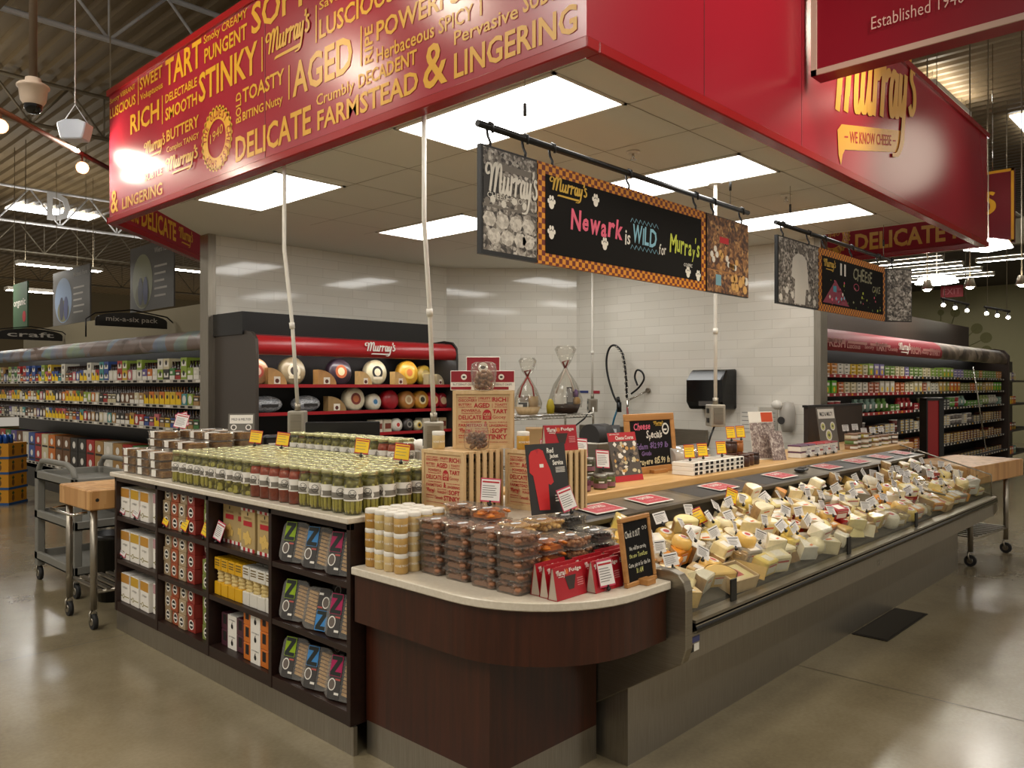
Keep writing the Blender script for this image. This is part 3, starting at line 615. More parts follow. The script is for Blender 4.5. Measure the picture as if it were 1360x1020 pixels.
m = MB(); m.text('H', (4.92,1.673,.53), X+Z*0, Z, .035, .04, CHROME); m.text('inion', (4.955,1.673,.535), X, Z, .07, .026, CHROME); m.build('badge', t)

# wood counter behind the case
t = thing('rear_counter', 'long pale wood counter behind the cheese case', 'counter', (5.6,2.75,0), 0, None, True)
m = MB(); m.box((2.985,2.485,1.0), (8.30,3.02,1.05), COUNTER); m.build('countertop', t, .006)
m = MB(); m.box((3.0,2.52,0), (8.25,2.98,1.0), BROWN); m.build('cabinet', t)
m = MB(); m.box((7.12,3.03,0), (8.46,3.07,1.41), BROWN); m.box((7.10,3.025,1.40), (8.48,3.075,1.42), BLK); tag(m.build('partition_panel'), 'dark brown partition behind the far end of the wood counter', 'partition')
t = thing('display_post', 'black framed upright display with red panel beyond the cheese case', 'display stand', (9.32,2.62,0), math.radians(-40), None)
m = MB(); m.box((-.10,-.08,0), (.10,.08,.04), BLK); m.build('base', t)
m = MB(); m.box((-.085,-.055,.04), (.055,.05,1.45), mat('panel_red', '#8c1a1c', .35)); m.build('panel', t)
m = MB()
for a, q in (((-.095,-.065,.04),(-.08,.06,1.46)), ((.05,-.065,.04),(.105,.06,1.46)), ((-.095,-.065,1.44),(.105,.06,1.47))): m.box(a, q, BLK)
m.build('frame', t)

# ================================================================ BUTCHER BLOCK TABLES AND CARTS
def caster(mb, x, y, z=.0, r=.05):
    mb.cyl((x-.014,y,z+r), (x+.014,y,z+r), r, 16, RUB); mb.cyl((x-.018,y,z+r), (x+.018,y,z+r), r*.5, 10, STEEL)
    mb.ring([(x,y+.02,z+.13),(x+.02,y+.015,z+.10),(x+.02,y,z+r)], .008, 6, STEEL); mb.ring([(x,y+.02,z+.13),(x-.02,y+.015,z+.10),(x-.02,y,z+r)], .008, 6, STEEL)
def butcher_table(label, loc, rz, w, d, z0, z1, hook, lw=None):
    lw = lw or w
    t = thing('butcher_block_table', label, 'work table', loc, rz, None)
    m = MB(); m.box((0,0,z0), (w,d,z1), BLOCK); m.build('block', t, .008)
    m = MB(); m.cyl((.055,-.001,(z0+z1)/2), (.055,.004,(z0+z1)/2), .012, 12, INK); m.build('plug', t)
    for x in (.05, lw-.05):
        for y in (.05, d-.05):
            m = MB(); m.cyl((x,y,.13), (x,y,z0), .022, 14, STEELV); m.build('leg', t)
            m = MB(); caster(m, x, y); m.build('caster', t)
    m = MB()
    for a, q in (((.05,.05),(lw-.05,.05)), ((.05,d-.05),(lw-.05,d-.05))): m.cyl((a[0],a[1],.24), (q[0],q[1],.24), .012, 8, STEELV)
    k = 9
    for i in range(k): x = .08+(lw-.16)*i/(k-1); m.box((x-.014,.03,.25), (x+.014,d-.03,.262), STEELV)
    m.build('slatted_shelf', t)
    if hook:
        m = MB(); m.ring([(.02,d-.06,z0-.02),(-.06,d-.06,z0-.025),(-.075,d-.08,z0-.025),(-.075,.10,z0-.025),(-.06,.08,z0-.025),(.02,.08,z0-.02)], .010, 8, CHROME); m.build('towel_bar', t)
butcher_table('butcher block table on casters at the left end of the shelf unit', (1.87,5.545,0), 0, .62, .56, .785, .918, True)
butcher_table('butcher block table on steel legs beyond the far end of the cheese case', (7.86,1.86,0), math.radians(-6), 1.25, .62, .72, .885, False, .98)
GREY = mat('cart_grey', '#77756d', .55)
t = thing('utility_cart', 'grey plastic three-tier utility cart behind the butcher block', 'cart', (2.35,6.9,0), 0, None, True)
x0, x1, y0, y1 = 2.08, 2.62, 6.46, 7.40
for z in (.22, .56, .88):
    m = MB(); m.box((x0,y0,z-.05), (x1,y1,z-.03), GREY)
    for a, q in (((x0,y0),(x1,y0+.03)), ((x0,y1-.03),(x1,y1)), ((x0,y0),(x0+.03,y1)), ((x1-.03,y0),(x1,y1))): m.box((a[0],a[1],z-.05), (q[0],q[1],z+.02), GREY)
    m.build('tray', t, .006)
for x in (x0+.03, x1-.03):
    for y in (y0+.04, y1-.04):
        m = MB(); m.box((x-.03,y-.035,.12), (x+.03,y+.035,.9), GREY); m.build('post', t, .006)
        m = MB(); caster(m, x, y, 0, .055); m.build('caster', t)
for x in (x0+.03, x1-.03):
    m = MB(); m.ring([(x,y0+.06,.88),(x,y0+.12,.96),(x,y0+.25,.99),(x,y1-.25,.99),(x,y1-.10,.98),(x,y1-.02,.92),(x,y1-.02,.86)], .022, 10, GREY); m.build('handle', t)
t = thing('waste_bin', 'black tapered waste bin beside the butcher block table', 'bin', (2.30,6.28,0))
m = MB(); m.lathe([(0,.0),(.11,0),(.15,.46),(.16,.46),(.16,.50),(.148,.50),(.11,.03),(0,.03)], 18, BLK); m.build('tub', t)

# ================================================================ CHEESE FRIDGE ON THE BACK WALL
FX0, FX1, FY = 3.76, 6.24, 6.80
t = thing('wall_fridge', 'open wall fridge with red header full of cheese wheels', 'fridge', (5.0,7.2,0), 0, None, True)
SIDE = [(7.6,0),(7.6,2.08),(7.0,2.12),(6.86,2.10),(6.79,2.03),(6.78,1.9),(6.78,0)]
for x in (FX0-.03, FX1):
    m = MB(); m.prism([(x,y,z) for y, z in SIDE], (.03,0,0), mat('fridge_side', '#57504a', .35, .6) if x < 4 else DKG); m.build('side_panel', t, .003)
m = MB(); m.box((FX0,7.54,.1), (FX1,7.6,2.05), BLK); m.box((FX0,6.84,.0), (FX1,7.54,.5), BLK); m.box((FX0,6.9,2.02), (FX1,7.6,2.08), BLK); m.build('cabinet', t)
m = MB(); sheet(m, [(7.0,2.09),(6.86,2.07),(6.80,2.02),(6.785,1.96),(6.80,1.90),(6.85,1.89)], FX0, FX1, mat('header_red', '#a81d22', .3), True); m.build('header', t)
m = MB(); logo(m, (4.95,6.782,1.91), X, Z, .40, .15, WHT); m.build('wordmark', t)
m = MB(); m.box((FX0+.05,6.93,1.897), (FX1-.05,6.97,1.907), mat('fridge_lamp', (1,.98,.92,1), .5, emit=14)); m.build('light_strip', t)
for z in (1.60, 1.33, 1.09):
    m = MB(); m.box((FX0,6.88,z-.012), (FX1,7.54,z), DKG); m.box((FX0,6.865,z-.02), (FX1,6.88,z+.012), REDS); m.build('shelf', t)
m = MB(); m.box((FX0-.05,7.0,2.085), (FX1-.22,7.6,2.30), BLK); m.build('housing', t)

# ================================================================ BEER COOLER (left background)
BX, BY0, BY1 = 3.97, 8.32, 17.6
t = thing('beer_cooler', 'long open beer cooler along the left background wall', 'cooler', (4.3,12.5,0), 0, None, True)
m = MB(); m.prism([(x,BY0-.05,z) for x, z in [(4.75,0),(4.75,2.2),(4.2,2.26),(4.02,2.25),(3.95,2.17),(3.95,0)]], (0,.05,0), BROWN); m.build('end_panel', t)
m = MB(); m.box((4.68,BY0,.2), (4.75,BY1,2.2), BLK); m.box((3.99,BY0,0), (4.68,BY1,.30), BLK); m.box((4.05,BY0,2.15), (4.75,BY1,2.2), BLK); m.build('cabinet', t)
CORN = photo_mat('cornice_print', [(0, '#4a3f3a'), (.35, '#6e5f58'), (.5, '#8a7a74'), (.62, '#6d7c94'), (.8, '#8b9a5c')], 3)
m = MB(); n = [(4.2,2.22),(4.06,2.21),(3.99,2.15),(3.965,2.07),(3.98,2.0),(4.03,1.99)]
m.add([(x,BY0,z) for x, z in n]+[(x,BY1,z) for x, z in n], [(i+1, i, 6+i, 7+i) for i in range(5)], CORN, True); m.build('header', t)
m = MB(); m.box((4.30,BY0+.1,2.085), (4.34,BY1,2.095), SLIT); m.build('light_strip', t)
for z in (1.665, 1.375, 1.11, .40):
    m = MB(); m.box((4.0,BY0,z-.02), (4.68,BY1,z), DKG); m.box((3.975,BY0,z-.035), (3.985,BY1,z+.005), mat('price_rail', '#b9b3a6', .5))
    k = int((BY1-BY0)/.19)
    for i in range(k): m.rect((3.973,BY0+.1+.19*i,z-.028), Y, Z, .11, .025, INK if i % 4 else OFFW)
    m.build('shelf', t)
m = MB(); m.box((4.76,BY0-.4,0), (4.86,BY1,2.66), mat('store_beige', '#8b8168', .7)); struct(m.build('wall_left'))

# ================================================================ DAIRY CASE (right background)
DX0, DX1, DY = 8.40, 16.7, 3.42
t = thing('dairy_case', 'long open dairy case with red printed header in the right background', 'cooler', (12,3.8,0), 0, None, True)
m = MB(); prof = [(4.0,0),(4.0,2.24),(3.62,2.27),(3.48,2.24),(3.40,2.14),(3.40,0)]
m.prism([(DX0-.04,y,z) for y, z in prof], (.04,0,0), mat('end_brown', '#3f352b', .4)); m.build('end_panel', t, .004)
m = MB(); m.prism([(DX1,y,z) for y, z in prof], (.1,0,0), BROWN); m.build('end_panel', t)
m = MB(); m.ring([(DX0-.02,y,z+.005) for y, z in [(3.9,2.25),(3.62,2.275),(3.48,2.245),(3.395,2.14),(3.395,1.6),(3.395,.1)]], .02, 8, STEEL); m.build('edge_trim', t)
m = MB(); m.box((DX0,3.94,.2), (DX1,4.0,2.2), BLK); m.box((DX0,3.44,0), (DX1,3.94,.30), BLK); m.box((DX0,3.55,2.18), (DX1,4.0,2.22), BLK); m.build('cabinet', t)
hp_ = [(3.66,2.235),(3.54,2.23),(3.45,2.17),(3.42,2.08),(3.43,2.0),(3.48,1.985)]
m = MB(); sheet(m, hp_, DX0, 12.7, mat('header_dark_red', '#8e2a34', .55, spec=.3), True); m.build('header', t)
m = MB(); sheet(m, hp_, 12.7, DX1, photo_mat('header_grey', [(0, '#17120f'), (.4, '#3a3029'), (.6, '#6a5d50'), (.85, '#a59685')], 5), True); m.build('header', t)
m = MB(); pk = mat('header_pale', '#c98d86', .5); f_ = 3.417
for i, (wd, x, w_) in enumerate((('FRESH',8.48,.55),('Luscious',9.08,.4),('Savory',9.62,.3),('TART',9.98,.4),('Crumbly',10.42,.35),('RICH',11.3,.4),('Nutty',11.75,.3),('STINKY',12.1,.5))):
    m.text(wd, (x,f_,2.02), X, Z, w_, .10 if wd.isupper() else .06, pk, .02)
    m.add([(x,3.447,2.175),(x+w_,3.447,2.175),(x+w_,3.50,2.215),(x,3.50,2.215)], [(0,1,2,3)], pk) if False else None
for x, w_ in ((8.5,.5),(9.1,.6),(9.8,.7),(11.2,.5),(11.8,.8)): m.rect((x,f_,2.075), X, Z, w_, .03, pk)
m.build('lettering', t)
m = MB(); logo(m, (10.78,f_-.004,2.01), X, Z, .46, .15, OFFW); m.build('wordmark', t)
m = MB(); m.box((DX0+.1,3.60,2.07), (DX1,3.63,2.08), SLIT); m.build('light_strip', t)
DSH = [1.72, 1.51, 1.27, 1.0, .73, .46]
for i, z in enumerate(DSH):
    m = MB(); y = 3.47 if i < 5 else 3.42; m.box((DX0,y,z-.02), (DX1,3.94,z), DKG); m.box((DX0,y-.012,z-.03), (11.5 if i < 3 else 9.6,y,z+.006), REDS); m.box((11.5 if i < 3 else 9.6,y-.012,z-.03), (DX1,y,z+.006), DKG)
    for k in range(48): m.rect((DX0+.06+.172*k,y-.0135,z-.025), X, Z, .05, .024, OFFW if k % 5 else YEL)
    m.build('shelf', t)
m = MB(); m.cyl((14.2,3.38,1.9), (14.9,3.36,.55), .012, 6, CHROME); tag(m.build('guard_pole'), 'thin pale pole leaning across the dairy case', 'pole')
m = MB(); m.box((8.17,4.02,0), (16.6,4.10,2.68), BROWN)
for x in (10.4,12.6,14.8): m.rect((x,4.019,2.2), X, Z, .006, .48, BLK)
struct(m.build('wall_right_rear'))
# ================================================================ PICKLE JARS
def jar_proto(kind):
    t = thing('pickle_jar', 'x', 'jar', group='pickle jars on the shelf unit top')
    m = MB(); m.lathe([(0,.0),(.038,.0),(.0415,.006),(.0415,.140),(.036,.158),(.034,.165),(.034,.172)], 20, JARG); m.build('glass', t)
    m = MB(); m.lathe([(.0375,.168),(.0385,.170),(.0385,.184),(.036,.1865),(.012,.1855),(0,.1855)], 20, mat('lid_green_gold', '#c9c596', .26, .75)); m.build('lid', t)
    m = MB()
    if kind == 'red':
        m.lathe([(0,.004),(.039,.004),(.0395,.13),(.034,.155),(0,.157)], 16, noise_mat('red_sauce', [(.3, '#8f2c18'), (.7, '#b54526')], nscale=60, rough=.3))
    else:
        m.lathe([(0,.004),(.033,.004),(.033,.135),(.028,.15),(0,.152)], 14, noise_mat('brine', [(.35, '#5a511f'), (.65, '#8c813c')], nscale=40, rough=.3))
        PK = noise_mat('pickle', [(.3, '#ada244'), (.6, '#cfc26c'), (.8, '#e2d79a')], scale=(1,1,.3), nscale=70, rough=.3); R = random.Random(5 if kind == 'spear' else 9)
        if kind == 'spear':
            for k in range(9):
                a = 2*pi*k/9+R.uniform(-.1,.1); x, y = .030*math.cos(a), .030*math.sin(a); h = R.uniform(.11,.148)
                m.ring([(x,y,.006),(x,y,.02),(x*.98,y*.98,h*.6),(x*.95,y*.95,h-.01),(x*.9,y*.9,h)], [.004,.0088,.0095,.0085,.003], 7, PK)
        else:
            for k in range(34):
                a = R.uniform(0,2*pi); z = R.uniform(.01,.14); r = .033
                Q = Matrix.Rotation(a, 3, 'Z') @ Matrix.Rotation(pi/2+R.uniform(-.5,.5), 3, 'Y'); m.lathe([(0,-.003),(.012,-.003),(.012,.003),(0,.003)], 9, PK, (r*math.cos(a), r*math.sin(a), z), R=Q, smooth=False)
    m.build('contents', t)
    m = MB(); m.lathe([(.0420,.062),(.0420,.120)], 20, OFFW); m.lathe([(.0423,.068),(.0423,.092)], 20, mat('label_band', '#7c766b', .6))
    for a0 in (0, 2.1, 4.2):
        pts = [];  n = 18; vs = []
        for k in range(n):
            th = 2*pi*k/n
            for r in (.0155, .0178): vs.append((.0426*math.cos(a0+r*math.cos(th)/.0426), .0426*math.sin(a0+r*math.cos(th)/.0426), .094+r*math.sin(th)))
        m.add(vs, [(2*k, 2*k+1, (2*k+3) % (2*n), (2*k+2) % (2*n)) for k in range(n)], INK)
        for zz, hw_ in ((.096,.011),(.089,.008)):
            m.add([(.0427*math.cos(a0+s_*hw_/.0427), .0427*math.sin(a0+s_*hw_/.0427), zz+q) for s_, q in ((-1,0),(1,0),(1,.004),(-1,.004))], [(0,1,2,3)], INK)
        a1 = a0+.52; m.add([(.0427*math.cos(a1+s_*.007/.0427), .0427*math.sin(a1+s_*.007/.0427), .080+q) for s_, q in ((-1,0),(-.4,.012),(.4,.012),(1,0),(.4,-.012),(-.4,-.012))], [tuple(range(6))], OFFW)
    m.build('label', t)
    return Proto(t)
JP = {k: jar_proto(k) for k in ('spear', 'chip', 'red')}
JR = random.Random(4); KN = {'spear': 'green pickle spear jar', 'chip': 'pickle chip jar', 'red': 'red relish jar'}
JZ = 1.0335
for r in range(7):
    for k in range(20):
        x, y = 2.075+.0915*r, 2.925+.0915*k
        if r == 6 and k < 1: continue
        kind = 'red' if 5 <= k <= 9 else ('chip' if 10 <= k <= 14 else 'spear')
        row = 'front row' if r == 0 else od(r+1)+' row back'
        JP[kind].put((x+JR.uniform(-.002,.002), y+JR.uniform(-.002,.002), JZ), (0,0,JR.uniform(-1,1)), f'{KN[kind]} with gold-green lid, {row}, {od(k+1)} from the shelf unit corner')
rs = MB(); rs.box((2.715,3.44,1.0325), (2.895,4.56,1.118), PALE); tag(rs.build('riser_board'), 'pale wooden riser under the raised back rows of pickle jars', 'riser')
for r in range(2):
    for k in range(12):
        kind = 'red' if k in (0, 1) else 'spear'
        JP[kind].put((2.76+.088*r, 3.50+.0915*k, 1.1185), (0,0,JR.uniform(-1,1)), f'{KN[kind]} on the raised riser, {"front" if r == 0 else "rear"} riser row, {od(k+1)} from the crates')

# small price cards on clips
def card_proto(name, label, cat, w, h, face, bar, lines=5, clip=True, border=None):
    t = thing(name, label, cat)
    m = MB(); m.box((-w/2,-.001,.018), (w/2,.001,.018+h), border or face)
    if border: m.rect((-w/2+.003,-.0014,.024), X, Z, w-.006, h-.012, face)
    m.rect((-w/2*.85,-.0018,.018+h*.80), X, Z, w*.85, h*.07, bar)
    R = random.Random(3)
    for i in range(lines): m.rect((-w/2*.82,-.0018,.018+h*(.66-.56*i/lines)), X, Z, w*R.uniform(.55,.82), h*.028, mat('print_grey', '#6f6a66', .6))
    m.build('card', t)
    if clip:
        m = MB(); m.ball((0,0,.008), (.011,.008,.008), BLK, 8, 5); m.box((-.004,-.003,.006), (.004,.003,.024), BLK); m.build('clip', t)
    return Proto(t)
YELC = mat('tag_yellow', '#f0c818', .5)
TAGY = card_proto('price_card', 'x', 'price card', .075, .085, YELC, REDP, 3, True, REDP)
TAGW = card_proto('price_card', 'x', 'price card', .075, .055, mat('card_white', '#e3dfdb', .5), INK, 6)
TAGR = card_proto('price_card', 'x', 'price card', .085, .10, MT['card_white'], REDP, 6, True, mat('card_rim', '#c2405a', .5))
FACE = math.radians(-46.6)     # turned towards the aisle corner
for x, y, l in ((2.53,4.62,'yellow price card clipped over the jars beside the bread packs'),(2.53,4.30,'yellow price card clipped among the jar lids, second from the bread packs'),
                (2.53,3.50,'yellow price card clipped among the jar lids left of the crates'),(2.44,3.05,'yellow price card clipped among the jar lids nearest the crates')):
    TAGY.put((x,y,1.2195), (math.radians(-18),math.radians(8),FACE+.2), l)

# ================================================================ CRACKER / FLATBREAD PACKS
def tub(mb, w, d, h, mt, tp=.8, flange=.006, r=.02):
    def rr(a, b, z, rad):
        o = []
        for sx, sy, q in ((1,1,0),(-1,1,1),(-1,-1,2),(1,-1,3)):
            for i in range(4): th = pi/2*q+pi/2*i/3; o.append((sx*(a-rad)+rad*math.cos(th), sy*(b-rad)+rad*math.sin(th), z))
        return o
    L0 = [rr(w/2*tp, d/2*tp, 0, r*.7), rr(w/2*tp+.002, d/2*tp+.002, .004, r*.8), rr(w/2-flange, d/2-flange, h*.9, r), rr(w/2, d/2, h*.93, r), rr(w/2, d/2, h*.97, r), rr(w/2-.008, d/2-.008, h, r*.9)]
    vs = [v for q in L0 for v in q]; n = 16
    mb.add(vs, [(i*n+k, i*n+(k+1) % n, (i+1)*n+(k+1) % n, (i+1)*n+k) for i in range(len(L0)-1) for k in range(n)], mt, True)
    mb.add(L0[0], [tuple(range(n))[::-1]], mt); mb.add(L0[-1], [tuple(range(n))], mt)
def cracker_pack():
    t = thing('cracker_pack', 'x', 'cracker pack', group='flatbread packs on the shelf unit')
    m = MB(); tub(m, .155, .20, .052, PLAS, .86); m.build('tub', t)
    m = MB(); BR = noise_mat('flatbread', [(.3, '#8a5a28'), (.5, '#b58444'), (.75, '#d3ab6b')], nscale=45, rough=.7); R = random.Random(2)
    for i in range(5): m.cbox((R.uniform(-.004,.004), R.uniform(-.004,.004), .007+.0082*i), (.112,.152,.0062), BR, Matrix.Rotation(R.uniform(-.06,.06), 3, 'Z'))
    m.build('flatbreads', t)
    m = MB(); m.box((-.0790,-.028,.010), (-.0775,.028,.050), OFFW); m.box((-.077,-.028,.0515), (.0,.028,.0525), OFFW); m.build('label', t); return Proto(t)
CPK = cracker_pack(); R = random.Random(6)
SPOTS = []
for r, (x, n_) in enumerate(((2.12,3),(2.29,4),(2.46,5),(2.63,5))):
    for k, y in enumerate((5.38,5.17,4.96) if r < 3 else (5.38,5.17,4.96)): SPOTS.append((r, k, x, y, n_ + (1 if (r == 1 and k == 0) else 0)))
for r, k, x, y, n_ in SPOTS:
    for i in range(n_):
        CPK.put((x+R.uniform(-.004,.004), y+R.uniform(-.006,.006), 1.033+.0528*i), (0,0,R.uniform(-.05,.05)),
                f'clear flatbread pack, {od(i+1)} up in the {od(k+1)} stack from the left, {"front" if r == 0 else od(r+1)} row of packs')
def stand_sign(name, label, cat, loc, rx, rz, w, h, face, pic=None, th=.004):
    t = thing(name, label, cat, loc, 0); t.rotation_euler = (rx, 0, rz)
    m = MB(); m.box((-w/2,0,0), (w/2,th,h), face); m.build('board', t)
    if pic:
        m = MB(); pic(m, w, h); m.build('print', t)
    return t
def pic_small(m, w, h):
    m.rect((-w/2+.01,-.001,h*.42), X, Z, w-.02, h*.5, OFFW); m.text('MILD & MELTIER', (-w/2+.022,-.002,h*.6), X, Z, w-.044, h*.13, INK)
    for k in (-.28, .28): m.disc((k*w,-.001,h*.2), X, Z, h*.17, OFFW, 16); m.disc((k*w,-.0015,h*.2), X, Z, h*.11, mat('print_grey2', '#5b564f', .6), 14)
stand_sign('tabletop_sign', 'small grey sign with white panel on the flatbread packs', 'sign', (2.62,4.96,1.2985), math.radians(-8), FACE+.1, .17, .115, mat('sign_grey', '#6c675e', .5), pic_small)
TAGR.put((2.35,5.30,1.2975), (-.3,.2,FACE), 'white price card leaning on the flatbread packs at the far left')
TAGR.put((2.44,5.42,1.2975), (-.2,-.25,FACE), 'white price card clipped to the rear flatbread stack')

# ================================================================ SHELF CUBBY PRODUCTS
def rail_spots(b_, n, w):      # n centres across cubby b_ (0 = right-most)
    y0, y1 = BY[b_]+.02, BY[b_+1]-.02; return [y1 - (y1-y0)*(i+.5)/n for i in range(n)]
def tea_box():
    t = thing('tea_box', 'x', 'box', group='white tea boxes in the left cubbies')
    m = MB(); m.box((0,-.066,0), (.10,.066,.185), OFFW); m.build('carton', t, .002)
    m = MB(); m.rect((-.0008,.064,.125), nY, Z, .128, .058, PKG); m.build('picture', t)
    m = MB(); m.text('crisps', (-.001,.035,.085), nY, Z, .07, .02, mat('print_grey', '#6f6a66', .6)); m.rect((-.0007,.064,.034), nY, Z, .128, .006, mat('olive', '#8a7d3a', .6)); m.disc((-.0009,.025,.037), nY, Z, .016, MT['olive'], 14); m.disc((-.0012,.025,.037), nY, Z, .010, OFFW, 12); m.build('print', t); return Proto(t)
TB = tea_box(); tints = [lin('#b98438'), lin('#c79c2e'), lin('#c08a2c'), lin('#b98d92')]; LV = ('lowest', 'middle', 'top'); TN = ('amber', 'yellow', 'golden', 'pink')
for s in range(3):
    for i, y in enumerate(rail_spots(3, 4, .13)):
        for dp in range(2):
            TB.put((SX+.03+.11*dp+ (.02 if i == 3 else 0), y, SHZ[s]+.0005), (0,0,R.uniform(-.03,.03)), f'white box with {TN[i]} picture, {od(i+1)} from left on the {LV[s]} leftmost shelf, {"front" if dp == 0 else "back"} of two', color=tints[i])
    if s < 2:
        for i, y in enumerate((5.36, 5.10) if s == 1 else (5.0,)): TB.put((SX+.20, y, SHZ[s]+.186), (0,-pi/2*0,pi/2*0), f'white box lying {"left" if i == 0 else "right"} on top of the row, {LV[s]} leftmost shelf', color=tints[0]) if False else None
def tin_box():
    t = thing('tin_box', 'x', 'box', group='boxes with ring labels in the second cubbies')
    m = MB(); m.box((0,-.046,0), (.16,.046,.082), PKG); m.build('carton', t, .002)
    m = MB(); m.annulus((-.001,.0,.042), nY, Z, .022, .029, OFFW, 24); m.disc((-.0008,0,.042), nY, Z, .021, INK, 18); m.rect((-.0012,.018,.036), nY, Z, .036, .010, OFFW); m.build('label', t)
    return Proto(t)
TI = tin_box(); tc_ = [('tan', '#9b8566'), ('orange', '#9c4c2a'), ('tan', '#a89272'), ('red', '#923026'), ('dark red', '#5c1c1b'), ('green', '#74803a')]
for s in range(3):
    for i, y in enumerate(rail_spots(2, 6, .09)):
        n_ = 3 if s else (4 if False else 3)
        for k in range(n_ if not (s == 1 and i == 5) else 2):
            TI.put((SX+.03+R.uniform(0,.012)+(.05 if i == 4 else 0), y, SHZ[s]+.0005+.0832*k), (0,0,R.uniform(-.04,.04)), f'{tc_[i][0]} ring-label box, {od(k+1)} up in {od(i+1)} column, {LV[s]} shelf of second bay', color=lin(tc_[i][1]))
def cracker_box():
    t = thing('cracker_box', 'x', 'box', group='kraft cracker boxes')
    m = MB(); m.box((0,-.073,0), (.06,.073,.225), mat('kraft', '#b39a68', .6)); m.build('carton', t, .002)
    m = MB()
    for z in (.0,.207):
        for k in range(6): m.rect((-.001,.073-.0243*k,z), nY, Z, .0243, .018, OFFW if k % 2 == 0 else REDP)
    m.text('PARMESAN', (-.001,.04,.165), nY, Z, .08, .012, mat('print_tan', '#7a6234', .6)); m.rect((-.001,.045,.13), nY, Z, .09, .026, REDP); m.disc((-.001,0,.192), nY, Z, .006, INK, 8, .01); m.build('print', t)
    m = MB(); CK = mat('cracker', '#d8b562', .6)
    for a, q, r_ in ((-.02,.06,.3),(.012,.05,-.3),(.0,.085,.9),(.03,.075,.1)):
        R2 = Matrix.Rotation(r_, 3, 'X'); m.cbox((-.0015+.0002*a,a,q), (.0012,.034,.034), CK, R2)
    m.build('picture', t); return Proto(t)
CB = cracker_box()
for i, (y, x) in enumerate(((4.09,.075),(3.95,.075),(3.81,.03),(3.64,.03))): CB.put((SX+x, y, SHZ[2]+.0005), (0,0,R.uniform(-.02,.02)), f'kraft cracker box with red checks, {od(i+1)} from the left on the top shelf')
def pasta_pack(col):
    t = thing('pasta_pack', 'x', 'pasta pack', group='pasta packs on the middle shelf')
    m = MB(); m.box((0,-.036,.0), (.066,.036,.068), PKG); m.build('lower_carton', t, .002); m = MB(); m.box((0,-.036,.135), (.066,.036,.20), PKG); m.build('upper_carton', t, .002)
    m = MB(); PS = noise_mat('pasta', [(.35, '#c3a762'), (.65, '#e0cb8e')], nscale=70, rough=.5)
    for k in range(4): m.lathe([(.024,.064+.019*k),(.030,.072+.019*k),(.024,.083+.019*k)], 12, PS, (.033,0,0))
    m.build('pasta', t)
    m = MB()
    for z in (.185,.170,.158): m.rect((-.001,.026,z), nY, Z, .052, .006, mat('print_brown', '#6a5522', .6))
    m.build('print', t); return Proto(t)
PP = pasta_pack(0)
for dp in range(2):
    for i, y in enumerate(rail_spots(1, 8, .07)):
        yl = i < 4; PP.put((SX+.03+.075*dp, y, SHZ[1]+.0005), (0,0,R.uniform(-.04,.04)), f'{"yellow" if yl else "white"} pasta pack, {od(i+1)} from left on the middle shelf, {"front" if dp == 0 else "second"} row', color=lin('#d9a514') if yl else lin('#d8d4c9'))
def sleeve_box(cut):
    t = thing('gift_carton', 'x', 'carton', group='sleeved cartons on the bottom shelf')
    m = MB(); m.box((0,-.125,0), (.12,.125,.088), PKG)
    for s_ in (-1, 1): m.rect((-.001, s_*.085+.017, .03), nY, Z, .034, .05, INK)
    m.build('carton', t, .003)
    m = MB(); m.box((-.002,-.048,-.0002), (.122,.048,.0895), OFFW); m.build('sleeve', t)
    m = MB(); m.text('crisps', (-.003,.035,.060), nY, Z, .07, .010, INK); m.disc((-.003,0,.032), nY, Z, .012, INK, 8, .014); m.rect((-.003,.012,.028), nY, Z+nY*.4, .006, .026, INK); m.build('print', t); return Proto(t)
SV = sleeve_box(0)
for (y, n_, c_, w_) in ((4.03,2,'#4a2530','plum'),(3.73,3,'#c56a1c','orange')):
    for k in range(n_): SV.put((SX+.03+(.03 if n_ == 2 else 0), y, SHZ[0]+.0008+.0897*k), (0,0,0), f'{w_} carton with white paper sleeve, {("bottom","middle" if n_ == 3 else "upper","topmost")[k]} of its stack', color=lin(c_))
for k, y in enumerate((3.86,3.66)): SV.put((SX+.34, y+.0, SHZ[0]+.0008), (0,0,pi/2), f'orange carton at the back of the bottom shelf, {"left" if k == 0 else "right"} one', color=lin('#8a4a18')) if k == 0 else None
